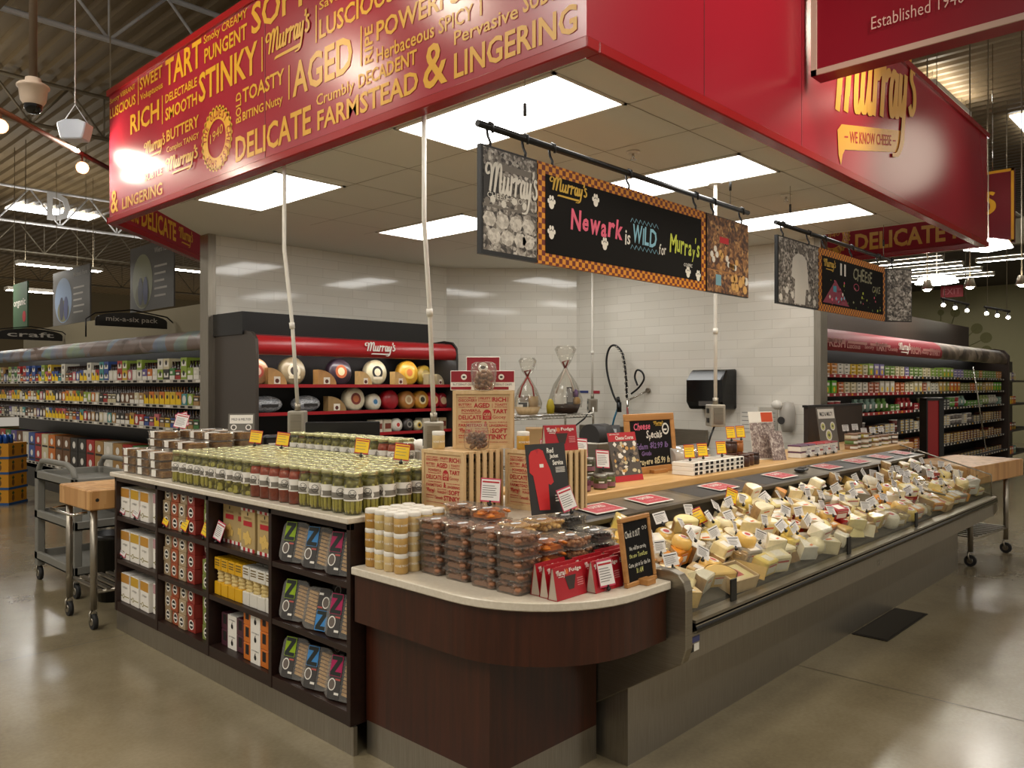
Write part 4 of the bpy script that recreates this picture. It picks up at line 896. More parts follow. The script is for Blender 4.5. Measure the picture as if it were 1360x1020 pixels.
def cookie_tray():
    t = thing('cookie_tray', 'x', 'cookie tray', group='cookie trays with letter labels')
    m = MB(); n = 16; P = []
    def rr(a, b, z, rad):
        o = []
        for sx, sy, q in ((1,1,0),(-1,1,1),(-1,-1,2),(1,-1,3)):
            for i in range(4): th = pi/2*q+pi/2*i/3; o.append((z, sx*(a-rad)+rad*math.cos(th), .10+sy*(b-rad)+rad*math.sin(th)))
        return o
    L0 = [rr(.085,.095,0,.035), rr(.088,.098,.006,.035), rr(.080,.09,.012,.03), rr(.070,.08,.075,.03)]
    m.add([v for q in L0 for v in q], [(i*n+k, (i+1)*n+k, (i+1)*n+(k+1) % n, i*n+(k+1) % n) for i in range(3) for k in range(n)], PLAS, True); m.add(L0[0], [tuple(range(n))], PLAS); m.build('tray', t)
    m = MB(); CO = noise_mat('cookie', [(.3, '#a07a48'), (.6, '#cfa76c'), (.8, '#e2c28c')], nscale=50, rough=.7)
    for k in range(9): m.cbox((.030,-.042,.032+.0165*k), (.052,.058,.012), CO, Matrix.Rotation(.15, 3, 'X'))
    for k in range(9): m.cbox((.040,.045,.032+.0165*k), (.045,.04,.012), mat('tray_dark', '#1d1a18', .4), Matrix.Rotation(.15, 3, 'X'))
    m.build('cookies', t)
    m = MB(); m.rect((-.0015,.064,.008), nY, Z, .068, .185, mat('label_grey', '#3f3c3a', .5)); m.rect((-.0022,.066,.104), nY, Z, .068, .090, PKG); m.build('label', t)
    m = MB(); m.add([(-.003,.032-.062*(1-a) if False else .064-.064*a,.106+.084*q) for a, q in ((.02,1),(.95,1),(.95,.82),(.42,.2),(.98,.2),(.98,0),(0,0),(0,.17),(.52,.8),(.02,.8))], [tuple(range(10))], mat('letter_dark', '#1d2420', .5))
    m.rect((-.003,.028,.088), nY, Z, .03, .007, mat('coral', '#b8564e', .5)); m.disc((-.003,.044,.068), nY, Z, .022, OFFW, 16, .027); m.disc((-.0036,.044,.068), nY, Z, .017, mat('label_taupe', '#6a6058', .5), 14, .022); m.rect((-.003,.024,.026), nY, Z, .026, .010, OFFW)
    m.build('print', t); return Proto(t)
CT = cookie_tray(); zc = [('green', '#8fae16'), ('blue', '#3f86c4'), ('magenta', '#b01c58')]
for s in (2, 1, 0):
    for i, y in enumerate((3.40, 3.205, 3.012)):
        up = (s == 1 and i == 1); nm, cc = zc[i]; z = SHZ[s]+.004
        CT.put((SX+.03, y, z) if not up else (SX+.03+.19*.2419, y, z+.192), (pi if up else 0, math.radians(14), math.radians(14)), f'clear cookie tray with {nm} Z label on the {LV[s]} shelf' + (', upside down' if up else ''), color=lin(cc))
    if s < 2:
        for i, y in enumerate((3.36, 3.12)):
            CT.put((SX+.30, y, SHZ[s]+.03), (0, math.radians(14), math.radians(14)), f'cookie tray with {zc[i][0]} label standing behind on the {LV[s]} shelf', color=lin(zc[i][1]))
# shelf edge tags
for y, z, l, P_ in ((5.46,.752,'white price card on the top left shelf edge, leftmost',TAGR),(5.24,.752,'white price card on the top left shelf edge, right of the first',TAGR),(5.45,.472,'white price card on the middle left shelf edge',TAGR),
                    (4.80,.752,'yellow price card in front of the tan and orange boxes',TAGY),(4.55,.752,'yellow price card in front of the red ring-label boxes',TAGY),(4.29,.752,'yellow price card in front of the green boxes',TAGY),(4.14,.752,'white price card in front of the kraft cracker boxes',TAGR)):
    P_.put((SX+.018,y,z-.006), (-.25,.2,-pi/2), l)

# ================================================================ CORNER COUNTER GOODS
CZ = .8235
def honey_jar():
    t = thing('honey_jar', 'x', 'honey jar', group='honey jars stacked on the corner counter')
    m = MB(); m.lathe([(0,0),(.027,0),(.030,.004),(.030,.060),(.027,.066),(0,.066)], 18, PKGC); m.build('jar', t)
    m = MB(); m.lathe([(.0295,.064),(.0300,.066),(.0300,.080),(.028,.0825),(0,.0825)], 18, WHT); m.build('lid', t)
    m = MB()
    for a in (pi+.4, pi+1.6):
        for i, ch in enumerate('HONEY'):
            V, F, asp = glyphs(ch, .02); w_ = .0055
            m.add([(.0304*math.cos(a+(i-2)*.26+(px-.5)*.2), .0304*math.sin(a+(i-2)*.26+(px-.5)*.2), .030+.009*py) for px, py in V], F, OFFW)
    m.build('label', t); return Proto(t)
HP = honey_jar(); hc = ['#b98b3e', '#c29a55', '#d2b878', '#a8702a', '#cdb27c']; HN = {'#b98b3e': 'amber', '#c29a55': 'golden', '#d2b878': 'pale', '#a8702a': 'dark', '#cdb27c': 'creamy'}
for i, x in enumerate((2.085, 2.152, 2.219, 2.286)):
    for j, y in enumerate((2.80, 2.735, 2.67, 2.605)):
        for k in range(3):
            c_ = hc[(i*3+j*2+k*5) % 5]; HP.put((x+R.uniform(-.002,.002), y, CZ+.0828*k), (0,0,R.uniform(-.3,.3)), f'{HN[c_]} honey jar with white lid, {("bottom","middle","top")[k]} layer, {od(j+1)} from the left in {"the front" if i == 0 else od(i+1)} row', color=lin(c_))
def nut_pack(kind, seed):
    t = thing('nut_pack', 'x', 'clear pack', group='clear packs of nuts and dried fruit')
    m = MB(); tub(m, .142, .150, .0445, PLAS, .80, .007, .025); m.build('tub', t)
    m = MB(); R2 = random.Random(seed)
    if kind == 'apricot': dims, n_ = (.019,.017,.007), 24
    elif kind == 'almond': dims, n_ = (.011,.010,.009), 70
    elif kind == 'dark': dims, n_ = (.016,.013,.010), 34
    else: dims, n_ = (.017,.011,.010), 62
    for k in range(n_):
        z = .008+.028*((k*7 % n_)/n_); f_ = .048+.010*z/.036
        Q = Matrix.Rotation(R2.uniform(0,6.28), 3, 'Z') @ Matrix.Rotation(R2.uniform(-.6,.6), 3, 'X'); s_ = R2.uniform(.85,1.15)
        m.ball((R2.uniform(-f_,f_), R2.uniform(-f_,f_)*1.06, z), tuple(d_*s_ for d_ in dims), PKGC, 6, 4, Q)
    m.box((-.045,-.048,.004), (.045,.048,.02), PKGC); m.build('contents', t)
    m = MB(); m.disc((-.02,-.01,.0462), X, Y, .026, mat('sticker', '#dfe2e6', .5), 16, .016); m.rect((-.032,-.013,.0466), X, Y, .024, .005, mat('sticker_ink', '#5f7286', .5)); m.build('sticker', t)
    return Proto(t)
NP = {k: nut_pack(k, i) for i, k in enumerate(('pecan', 'apricot', 'almond', 'dark', 'walnut'))}
ncol = {'pecan': '#a06c4c', 'apricot': '#e0801c', 'almond': '#c08d66', 'dark': '#221a1c', 'walnut': '#d9b06c'}
nnm = {'pecan': 'brown pecan', 'apricot': 'orange dried apricot', 'almond': 'hazelnut', 'dark': 'dark dried fruit', 'walnut': 'golden walnut'}
CELLS = []
RY = (2.505, 2.350, 2.195, 2.055)
for j, y in enumerate(RY): CELLS.append((2.205, y, ['pecan']*5, f'in the outer stack, {od(j+1)} from the honey'))
for j, y in enumerate(RY):
    ks = (['pecan']*5+['almond'], ['pecan']*4+['apricot']*2, ['pecan','apricot','apricot','apricot','walnut'], ['apricot']*4)[j]
    CELLS.append((2.352, y, ks, f'in the second line of stacks, {od(j+1)} from the honey'))
CELLS += [(2.50,2.185,['pecan','almond','almond','walnut','walnut'],'in the stack in front of the poster, left'), (2.65,2.185,['dark']*5,'in the stack in front of the poster, right'), (2.50,2.03,['almond']*4,'behind the red fudge boxes'), (2.65,2.03,['dark']*4,'behind the small chalkboard')]
for x, y, ks, l in CELLS:
    for k, kd in enumerate(ks): NP[kd].put((x+R.uniform(-.004,.004), y+R.uniform(-.004,.004), CZ+.0450*k), (0,0,R.uniform(-.06,.06)), f'{nnm[kd]} pack, {od(k+1)} up {l}', color=lin(ncol[kd]))
def fudge_box():
    t = thing('fudge_box', 'x', 'box', group='red fudge boxes on the corner counter')
    RB = mat('carton_red', '#a91a26', .35); IN = mat('carton_inside', '#b8aa98', .7); w_, h_ = .175, .115
    m = MB(); P = [(0,0),(.046,0),(.030,h_),(.022,h_)]
    # wrap carton: front, back, top strip; open ends show the tray
    m.add([(x,y,z) for x in (0,w_) for y, z in P], [(0,4,7,3),(1,2,6,5),(2,3,7,6),(0,1,5,4)], RB); m.build('sleeve', t)
    m = MB(); m.prism([(.004,y*.92+.002,z*.97+.001) for y, z in P], (w_-.008,0,0), IN); m.build('tray', t)
    m = MB(); sl = .022/h_
    def pt(x, z, o=.0012): return (x, sl*z-o, z)
    m.add([pt(x,z) for x, z in ((.06,.078),(.125,.078),(.105,.03),(.075,.03))], [(0,1,2,3)], mat('window_brown', '#3a2b26', .3)); m.build('window', t)
    m = MB(); v = Vector((0,sl,1)); m.text('Fudge', pt(.09,.086), X, v, .07, .018, OFFW, .02); m.disc(pt(.075,.094), X, v, .010, mat('seal_orange', '#d2632a', .5), 12); logo(m, pt(.012,.076), X, v, .052, .030, OFFW)
    for k in range(4): m.rect(pt(.128,.06-.008*k), X, v, .035, .003, mat('print_pink', '#d98f8f', .6))
    m.build('print', t); return Proto(t)
FB = fudge_box()
for k in range(3): FB.put((2.19+.006*k, 1.848+.047*k, CZ+.0005), (0,0,R.uniform(-.03,.03)), f'red fudge box, {od(k+1)} from the front of the left file')
for k in range(3): FB.put((2.372+.004*k, 1.815+.047*k, CZ+.0005), (0,0,R.uniform(-.03,.03)), f'red fudge box, {od(k+1)} from the front of the middle file')
for k in range(3): FB.put((2.552, 1.842+.047*k, CZ+.0005), (0,0,R.uniform(-.03,.03)), f'red fudge box, {od(k+1)} from the front of the file behind the chalkboard')
TAGR.put((2.435,1.800,CZ+.002), (-.25,0,-.1), 'white price card standing in front of the red fudge boxes')
TAGR.put((2.36,2.36,1.095), (-.25,.1,FACE+.2), 'white price card on a black clip over the apricot packs')
TAGR.put((2.66,2.16,1.05), (-.3,-.2,-.1), 'white price card on the dark fruit packs by the red shelf signs')
# small chalkboard
def easel_board(label, loc, rz, w, h, fr, draw, foot=True, lean=-.14):
    t = thing('chalkboard', label, 'chalkboard', loc, 0); t.rotation_euler = (0,0,rz)
    L_ = Matrix.Rotation(lean, 4, 'X'); e = w*.085
    m = MB(); 
    for a, q in (((-w/2,0,0),(w/2,.018,e)), ((-w/2,0,h-e),(w/2,.018,h)), ((-w/2,0,e),(-w/2+e,.018,h-e)), ((w/2-e,0,e),(w/2,.018,h-e))): m.box(a, q, fr)
    m.build('frame', t, .003, xf=L_)
    m = MB(); m.box((-w/2+e,.006,e), (w/2-e,.012,h-e), CHALK); m.build('slate', t, xf=L_)
    m = MB(); draw(m, w, h, .0055); m.build('chalk_writing', t, xf=L_)
    if foot:
        m = MB(); m.box((-w*.1,-.035,0), (w*.18,.05,.022), fr); m.build('foot', t, .002)
    return t
cw = hw; cg2 = mat('chalk_yellow', '#c9c97a', .8); cv = mat('chalk_violet', '#7a5f96', .8); cp = mat('chalk_cream', '#cfc39a', .8)
def dr1(m, w, h, y):
    m.hand('Check it OUT', (-w*.37,y,h*.70), X, Z, h*.095, cw, sd=2, W=w*.5); m.hand('We will be carving', (-w*.28,y,h*.51), X, Z, h*.06, cw, sd=3, W=w*.56)
    m.hand('the new Tomatoes', (-w*.30,y,h*.40), X, Z, h*.065, cg2, sd=4, W=w*.60); m.hand('Come join us for the fun', (-w*.36,y,h*.27), X, Z, h*.06, cw, sd=5, W=w*.72); m.hand('10 AM', (-w*.12,y,h*.17), X, Z, h*.075, cg2, sd=6, W=w*.22)
    for k in (.24,.33): m.annulus((w*k,y,h*.80), X, Z, h*.02, h*.027, cw, 12)
easel_board('small wood-framed chalkboard standing at the corner counter end by the cheese case', (2.625,1.775,CZ), math.radians(2), .215, .265, OAK, dr1)

# crates
def crate_proto():
    t = thing('wooden_crate', 'x', 'crate', group='printed wooden crates')
    w_, l_, h_ = .285, .25, .272; KR = mat('crate_ply', '#cfae80', .6)
    for xx in (-l_/2, l_/2-.012): m = MB(); m.box((xx,-w_/2,0), (xx+.012,w_/2,h_), KR); m.build('end_board', t)
    m = MB(); e = .016
    for x in (-l_/2-.006, ):
        for a, q in (((-w_/2,0),(w_/2,e)), ((-w_/2,h_-e),(w_/2,h_)), ((-w_/2,e),(-w_/2+e,h_-e)), ((w_/2-e,e),(w_/2,h_-e))): m.box((x,a[0],a[1]), (x+.006,q[0],q[1]), PALE)
    m.build('end_frame', t)
    for s_ in (-1, 1):
        for k in range(5):
            x = -l_/2+.030+.042*k; m = MB(); m.box((x,s_*w_/2-.006,.0), (x+.022,s_*w_/2+.002,h_), PALE); m.build('slat', t)
    m = MB(); m.box((-l_/2+.012,-w_/2+.006,.004), (l_/2-.012,w_/2-.006,.016), KR); m.box((-l_/2+.012,-w_/2+.006,h_-.012), (l_/2-.012,w_/2-.006,h_), KR); m.build('deck', t)
    m = MB(); m.box((-l_/2+.02,-w_/2+.03,.02), (l_/2-.02,w_/2-.03,h_*.8), noise_mat('straw', [(.4, '#4a3a22'), (.6, '#8a7140')], nscale=90, rough=.9)); m.build('straw_fill', t)
    m = MB(); x = -l_/2-.0012; W_, H_ = w_*.80, h_*.80; y0 = w_*.40; z0 = h_*.10
    def tx(s_, a, b_, c_, d_, bold=.02): m.text(s_, (x,y0-a*W_,z0+b_*H_), nY, Z, (c_-a)*W_, (d_-b_)*H_, REDP, bold)
    for q in (('NUTTY SMOKY',0,.955,.36,.985),('DISCOVERY',0,.885,.38,.94),('FRUITY',.44,.93,.66,.985),('Voluptuous',.44,.885,.66,.915),('RICH',.70,.885,.98,.985,.03),
              ('BUTTERY',0,.80,.27,.85),('Complex TANGY',0,.755,.28,.785),('AGED',.31,.755,.64,.86,.03),('TOASTY',.74,.80,1,.85),('BITING Nutty',.74,.755,1,.785),
              ('POWERFUL',.06,.665,.46,.725),('Herbaceous SPICY',.06,.625,.46,.655),('TART',.70,.635,1,.725,.03),('DELICATE',0,.50,.47,.595),('Gooey',.70,.50,.97,.595,.0),
              ('Crumbly DECADENT',.05,.425,.47,.465),('FARMSTEAD',0,.345,.48,.41),('&',.52,.345,.60,.46,.03),('Savory SUBTLE',.62,.425,1,.455),('LINGERING',.63,.345,1,.40),
              ('Earthy CREAMY',.34,.285,.62,.315),('PUNGENT',.34,.215,.62,.27),('SOFT',.68,.21,1,.31,.03),('FRESH',0,.14,.22,.17),('Savory',0,.09,.22,.125),('Smooth',.28,.09,.50,.165),('STINKY',.53,.075,1,.185,.03),('www.murrayscheese.com',0,.0,1,.03)): tx(*q)
    for a, b_, d_ in ((.41,.885,.985),(.68,.885,.985),(.69,.755,.85),(.65,.21,.31),(.25,.09,.17),(1.01,.885,.985)): m.rect((x,y0-a*W_,z0+b_*H_), nY, Z, .006*W_*1.5, (d_-b_)*H_, REDP)
    logo(m, (x,y0-0*W_,z0+.20*H_), nY, Z, .28*W_, .12*H_, REDP)
    a0, b0 = .585, .50; m.add([(x,y0-(a0+.09*math.cos(pi*k/10))*W_,z0+(b0+.11+.11*math.sin(pi*k/10))*H_) for k in range(11)]+[(x,y0-(a0-.09)*W_,z0+b0*H_),(x,y0-(a0+.09)*W_,z0+b0*H_)], [tuple(range(13))], REDP)
    m.text('CAVE', (x-.0006,y0-.515*W_,z0+.575*H_), nY, Z, .14*W_, .07*H_, PALE, .02); m.text('AGED', (x-.0006,y0-.53*W_,z0+.52*H_), nY, Z, .11*W_, .04*H_, PALE, .01)
    m.build('printing', t); return Proto(t)
CR = crate_proto()
CR.put((2.562,2.740,1.0305), (0,0,0), 'printed wooden crate with red cheese words, lower left of the three'); CR.put((2.822,2.447,1.0305), (0,0,0), 'printed wooden crate half hidden behind the red jacket poster')
CR.put((2.728,2.768,1.3035), (0,0,math.radians(43.4)), 'printed wooden crate on top of the two lower crates')
HP.put((2.485,2.825,1.3035), (0,0,.2), 'pale honey jar on the left crate beside the outlet box', 'honey jars on the crates', lin('#cdb27c')); HP.put((2.735,2.515,1.3035), (0,0,.3), 'golden honey jar in front of the top crate', 'honey jars on the crates', lin('#c79a3c'))
def nut_heap(m, cx, cy, z0, w_, d_, h_, n_, r_, sd):
    R2 = random.Random(sd)
    for k in range(n_): 
        z = z0+r_+(h_-2*r_)*k/n_
        m.ball((cx+R2.uniform(-w_,w_), cy+R2.uniform(-d_,d_), z), (r_*R2.uniform(.9,1.2), r_, r_*R2.uniform(.85,1.1)), PKGC, 7, 5)
t = thing('nut_bag', 'clear bag of brown cocoa almonds leaning on the top crate', 'bag', (2.555,2.640,1.3035), FACE)
m = MB(); nut_heap(m, 0, 0, .002, .042, .012, .085, 46, .0115, 3); o_ = m.build('nuts', t); o_.color = lin('#7a5236')
m = MB(); m.lathe([(.035,.0),(.056,.01),(.060,.05),(.052,.095),(.045,.125)], 16, CELLO); o_ = m.build('bag', t); o_.scale = (1,.42,1)
t = thing('nut_tub', 'clear tub of nuts standing on the top crate', 'tub', (2.650,2.690,1.5765), FACE)
m = MB(); m.lathe([(0,.001),(.042,.001),(.056,.03),(.062,.085),(.058,.125),(.040,.135)], 18, PLAS); o_ = m.build('tub', t); o_.scale = (1,.7,1)
m = MB(); nut_heap(m, 0, 0, .003, .034, .018, .10, 48, .012, 8); o_ = m.build('nuts', t); o_.color = lin('#8f6138')
def cracker_carton(label, loc, rz, w_, h_):
    t = thing('cracker_carton', label, 'box', loc, rz, 'red cracker cartons on the top crate')
    m = MB(); m.box((-w_/2,0,0), (w_/2,.04,h_), OFFW); m.build('carton', t, .002)
    m = MB(); m.rect((-w_/2+.003,-.001,h_*.42), X, Z, w_-.006, h_*.56, mat('carton_crimson', '#8e1f2a', .4)); m.rect((-w_/2+.003,-.001,.004), X, Z, w_*.75, h_*.14, MT['carton_crimson']); m.disc((0,-.0018,h_*.68), X, Z, h_*.15, OFFW, 18); m.disc((0,-.0024,h_*.68), X, Z, h_*.08, INK, 12, h_*.05); m.text('BUTTERNUT CRISPS', (-w_*.4,-.002,h_*.25), X, Z, w_*.8, h_*.10, MT['print_grey'])
    m.build('print', t); return t
fw = Vector((.7266,.687,0)); rt = Vector((.687,-.7266,0)); P0 = Vector((2.728,2.768,1.5765))
for dx, dz, w_, h_, l in ((-.095,0,.13,.095,'red and white cracker carton, left on the top crate'), (.085,0,.13,.095,'red and white cracker carton, right on the top crate')):
    cracker_carton(l, P0+rt*dx-fw*.035, FACE, w_, h_)
cracker_carton('red and white cracker carton standing tall behind the nut tub', P0+rt*-.005+fw*.03, FACE, .165, .165)
# poster
def pic_jacket(m, w, h):
    J = mat('jacket_red', '#c8282a', .5); y = -.001
    m.add([(-w*.48+w*a,y,h*q) for a, q in ((.18,.06),(.44,.05),(.46,.42),(.52,.40),(.60,.44),(.54,.62),(.44,.80),(.40,.90),(.30,.93),(.20,.92),(.10,.90),(.04,.84),(.02,.6),(.10,.55))], [tuple(range(14))], J)
    m.rect((-w*.20,y-.0006,h*.66), X, Z, w*.10, h*.05, OFFW); m.add([(-w*.28+w*a,y-.0006,h*q) for a, q in ((.0,.92),(.05,.86),(.10,.92))], [(0,1,2)], REDP)
    for i, (s_, a) in enumerate((('Red',.02),('Jacket',.08),('Service',.14))): m.text(s_, (w*a,y,h*(.86-.09*i)), X, Z, w*(.17+.05*i), h*.075, OFFW, .03)
    for k in range(4): m.rect((w*.20,y,h*(.64-.022*k)), X, Z, w*.24, h*.009, OFFW)
    for k, ww in enumerate((.34,.2,.28)): m.rect((w*.12,y,h*(.24-.04*k)), X, Z, w*ww, h*(.012 if k < 2 else .02), OFFW)
t = stand_sign('poster_board', 'dark poster with a red jacket standing on the nut packs', 'poster', (2.615,2.235,1.051), math.radians(-9), math.radians(-8), .225, .30, mat('poster_dark', '#2a2827', .5), pic_jacket)
def fudge_window(loc, rz, l): FB.put(loc, (0,0,rz), l)
fudge_window((2.72,2.36,1.3035), -.3, 'red fudge box standing high beside the top crate')

# ================================================================ REAR COUNTER GOODS
WZ = 1.0505
def jam_jar():
    t = thing('jam_jar', 'x', 'jam jar', group='jam jars on the wood counter')
    m = MB(); m.lathe([(0,0),(.034,0),(.037,.004),(.037,.055),(.034,.062),(0,.062)], 18, PKGC); m.build('jar', t)
    m = MB(); m.lathe([(.036,.061),(.0365,.063),(.0365,.076),(.034,.078),(0,.078)], 18, mat('lid_silver', '#8f8b80', .3, .9)); m.build('lid', t)
    m = MB(); m.lathe([(.0376,.008),(.0376,.032)], 16, mat('jam_label', '#8a5a66', .5), a0=2.2, a1=5.2); m.lathe([(.0377,.036),(.0377,.044)], 8, OFFW, a0=3.4, a1=4.2); m.build('label', t); return Proto(t)
JM = jam_jar(); jn = 0
for x, y, k, c_, nm in ((3.06,2.56,0,'#c9c2a8','white-labelled'),(3.17,2.56,0,'#3a1420','dark plum'),(3.27,2.58,0,'#5a1630','purple'),(3.40,2.57,0,'#4a4a1e','olive'),(3.50,2.59,0,'#55601f','green'),
                        (3.10,2.68,0,'#401318','deep red'),(3.22,2.68,0,'#2e1210','black cherry'),(3.33,2.68,0,'#5a2318','brown'),(3.45,2.69,0,'#47451c','moss'),
                        (3.10,2.68,1,'#5c1a2a','berry'),(3.22,2.68,1,'#4a1016','crimson'),(3.33,2.68,1,'#6a2a1c','russet'),(3.45,2.69,1,'#3b3a18','dark green')):
    jn += 1; JM.put((x,y,WZ+.0785*k), (0,0,R.uniform(-.5,.5)), f'{nm} jam jar with silver lid in the {"upper" if k else "lower"} layer beside the red jacket poster', color=lin(c_))
for x, y, z, l in ((3.30,2.62,WZ+.157,'white price card on the jam jars, middle'),(3.52,2.64,WZ+.08,'white price card leaning on the green jam jar'),(3.08,2.66,WZ+.158,'white price card above the leftmost jam jars'),):
    TAGR.put((x,y,z), (-.25,.1,-.35), l)
def pic_book(m, w, h):
    m.rect((-w/2,-.001,h*.82), X, Z, w, h*.18, REDP); m.rect((-w/2,-.001,0), X, Z, w, h*.12, REDP); m.text('Cheese Course', (-w*.25,-.002,h*.85), X, Z, w*.65, h*.08, OFFW, .02); m.text('SERVING TIPS', (-w*.44,-.002,h*.95), X, Z, w*.35, h*.03, OFFW)
    R2 = random.Random(4); cc = [OFFW, mat('photo_cream', '#cbbf9a', .5), mat('photo_taupe', '#8d7d6b', .5), MT['photo_tan'], DKG]
    for k in range(46): m.disc((R2.uniform(-.42,.42)*w,-.0012-.00002*k,h*R2.uniform(.17,.78)), X, Z, w*R2.uniform(.03,.09), R2.choice(cc), R2.choice((4,5,8)), w*R2.uniform(.03,.08))
stand_sign('booklet', 'red-topped cheese booklet with a food photo leaning on the counter', 'booklet', (3.80,2.66,WZ), math.radians(-14), math.radians(-6), .24, .285, mat('book_grey', '#544c46', .5), pic_book)
def dr2(m, w, h, y):
    m.hand('Cheese', (-w*.34,y,h*.73), X, Z, h*.12, hp, bold=.02, sd=3, W=w*.34); m.hand('Specials', (-w*.10,y,h*.58), X, Z, h*.13, cw, bold=.02, sd=5, W=w*.33); logo(m, (w*.06,y,h*.78), X, Z, w*.2, h*.09, MT['gold'])
    m.hand('Edam $12.99 lb', (-w*.32,y,h*.41), X, Z, h*.10, cv, bold=.015, sd=7, W=w*.66); m.hand('Gouda', (-w*.22,y,h*.30), X, Z, h*.08, cv, bold=.015, sd=8, W=w*.2); m.hand('Gruyere $15.99 lb', (-w*.34,y,h*.15), X, Z, h*.11, cp, bold=.02, sd=9, W=w*.70)
    m.annulus((w*.31,y,h*.73), X, Z, h*.07, h*.10, cw, 18); m.rect((w*.26,y,h*.70), X, X*.4+Z, w*.07, h*.03, cw)
easel_board('large wood-framed chalkboard with cheese specials on the wood counter', (4.27,2.80,WZ), math.radians(-3), .51, .375, OAK, dr2, True, -.10)
def date_tray():
    t = thing('date_tray', 'x', 'tray', group='white trays of dates on the wood counter')
    m = MB(); m.box((-.063,-.075,0), (.063,.075,.026), OFFW); m.build('tray', t, .003)
    m = MB(); m.rect((-.045,-.0758,.004), X, Z, .036, .017, INK); m.rect((.012,-.0758,.004), X, Z, .036, .017, INK); m.rect((-.055,-.06,.0266), X, Y, .11, .12, mat('tray_film', '#cfc6b8', .25)); m.build('window', t); return Proto(t)
DT = date_tray()
for i in range(5):
    for k in range(3): DT.put((4.33+.131*i, 2.60, WZ+.0266*k), (0,0,R.uniform(-.02,.02)), f'white date tray, {("bottom","middle","top")[k]} of the {od(i+1)} stack right of the specials board')
for x, l in ((4.36,'leftmost'),(4.52,'second'),(4.76,'third')): TAGY.put((x,2.60,WZ+.0805), (-.2,0,-.45), f'yellow price card on the date trays, {l}')
t = thing('wrap_roll', 'wide clear roll of wrap behind the date trays', 'roll', (4.68,2.84,WZ), 0)
m = MB(); m.cyl((-.22,0,.075), (.22,0,.075), .075, 22, clear_mat('frosted', '#ddd8c6', .6, .5)); m.build('roll', t)
m = MB(); m.cyl((-.23,0,.075), (.23,0,.075), .02, 10, PALE); m.build('core', t)
def spread_jar():
    t = thing('spread_jar', 'x', 'jar', group='brown spread jars on the wood counter')
    m = MB(); m.lathe([(0,0),(.034,0),(.040,.006),(.040,.06),(.034,.068),(0,.068)], 16, PKGC); m.build('jar', t)
    m = MB(); m.lathe([(.037,.066),(.0385,.069),(.0385,.080),(.036,.082),(0,.082)], 16, PKG); m.build('lid', t); return Proto(t)
SJ = spread_jar()
for i, (x, y, k, c_, n_) in enumerate(((5.02,2.58,0,'#3a1d10','dark brown'),(5.12,2.60,0,'#4a2715','brown'),(5.22,2.61,0,'#2c140c','black-brown'),(5.07,2.70,0,'#4a2715','brown rear'),(5.18,2.71,0,'#6a3417','amber-brown'),(5.07,2.70,1,'#3a1d10','dark upper'),(5.18,2.71,1,'#a8642a','orange-topped'))):
    SJ.put((x,y,WZ+.0825*k), (0,0,0), f'{n_} spread jar {"on the upper layer" if k else "on the counter"} beside the date trays', color=lin(c_))
for x, l in ((5.02,'left'),(5.16,'right')): TAGY.put((x,2.67,WZ+.166), (-.2,0,-.4), f'yellow price card on the spread jars, {l} of two')
def pic_leaf(m, w, h):
    m.rect((-w/2,-.001,h*.78), X, Z, w*.5, h*.2, OFFW); m.rect((0,-.001,h*.78), X, Z, w*.48, h*.2, mat('leaf_orange', '#c84a22', .5)); m.rect((-w/2,-.001,.01), X, Z, w, h*.74, photo_mat('leaf_photo', [(0, '#3b3034'), (.4, '#7c6a66'), (.6, '#a89a92'), (.8, '#d9cfc6')], 80))
stand_sign('leaflet_stand', 'tall leaflet with orange corner standing on the wood counter', 'leaflet', (5.60,2.70,WZ), math.radians(-10), math.radians(-20), .24, .36, OFFW, pic_leaf)
stand_sign('leaflet', 'narrow dark leaflet leaning in front of the tall one', 'leaflet', (5.62,2.60,WZ), math.radians(-16), math.radians(-25), .12, .22, MT['leaf_photo'])
def fruit_pack():
    t = thing('fruit_pack', 'x', 'pack', group='coloured packs along the wood counter')
    m = MB(); m.box((-.065,-.05,0), (.065,.05,.042), OFFW); m.build('pack', t, .004)
    m = MB(); m.box((-.067,-.052,.036), (.067,.052,.048), PKG); m.build('lid', t, .004); return Proto(t)
FP = fruit_pack(); pcs = [('purple', '#552347'), ('purple', '#5a2650'), ('red', '#a8242c'), ('red', '#b52a2a'), ('crimson', '#8e2034')]
for i in range(5):
    for k in range(2): FP.put((5.92+.148*i, 2.60, WZ+.0485*k), (0,0,R.uniform(-.05,.05)), f'{pcs[i][0]}-topped pack, {"upper" if k else "lower"} of the {od(i+1)} pair along the wood counter', color=lin(pcs[i][1]))
for i in range(4): TAGW.put((5.98+.16*i,2.535,WZ+.001), (-.25,0,-.3), f'white price card, {od(i+1)} in front of the coloured packs')
def pic_mild(m, w, h):
    m.rect((-w/2+.012,-.001,h*.74), X, Z, w-.024, h*.22, OFFW); m.text('MILD & MELTY', (-w*.36,-.002,h*.80), X, Z, w*.72, h*.09, INK, .01)
    for a, q, r_ in ((-.27,.56,.10),(.27,.56,.10),(0,.36,.13),(-.27,.12,.10),(.27,.12,.10)): m.disc((a*w,-.001,q*h), X, Z, r_*h, OFFW, 20); m.disc((a*w,-.0016,q*h), X, Z, r_*h*.72, cg2, 16); m.disc((a*w,-.0022,q*h), X, Z, r_*h*.3, MT['print_grey2'], 10)
stand_sign('tabletop_sign', 'grey sign with five round cheese pictures near the counter end', 'sign', (6.72,2.66,WZ), math.radians(-9), math.radians(-8), .28, .37, mat('sign_grey', '#6c675e', .5), pic_mild)
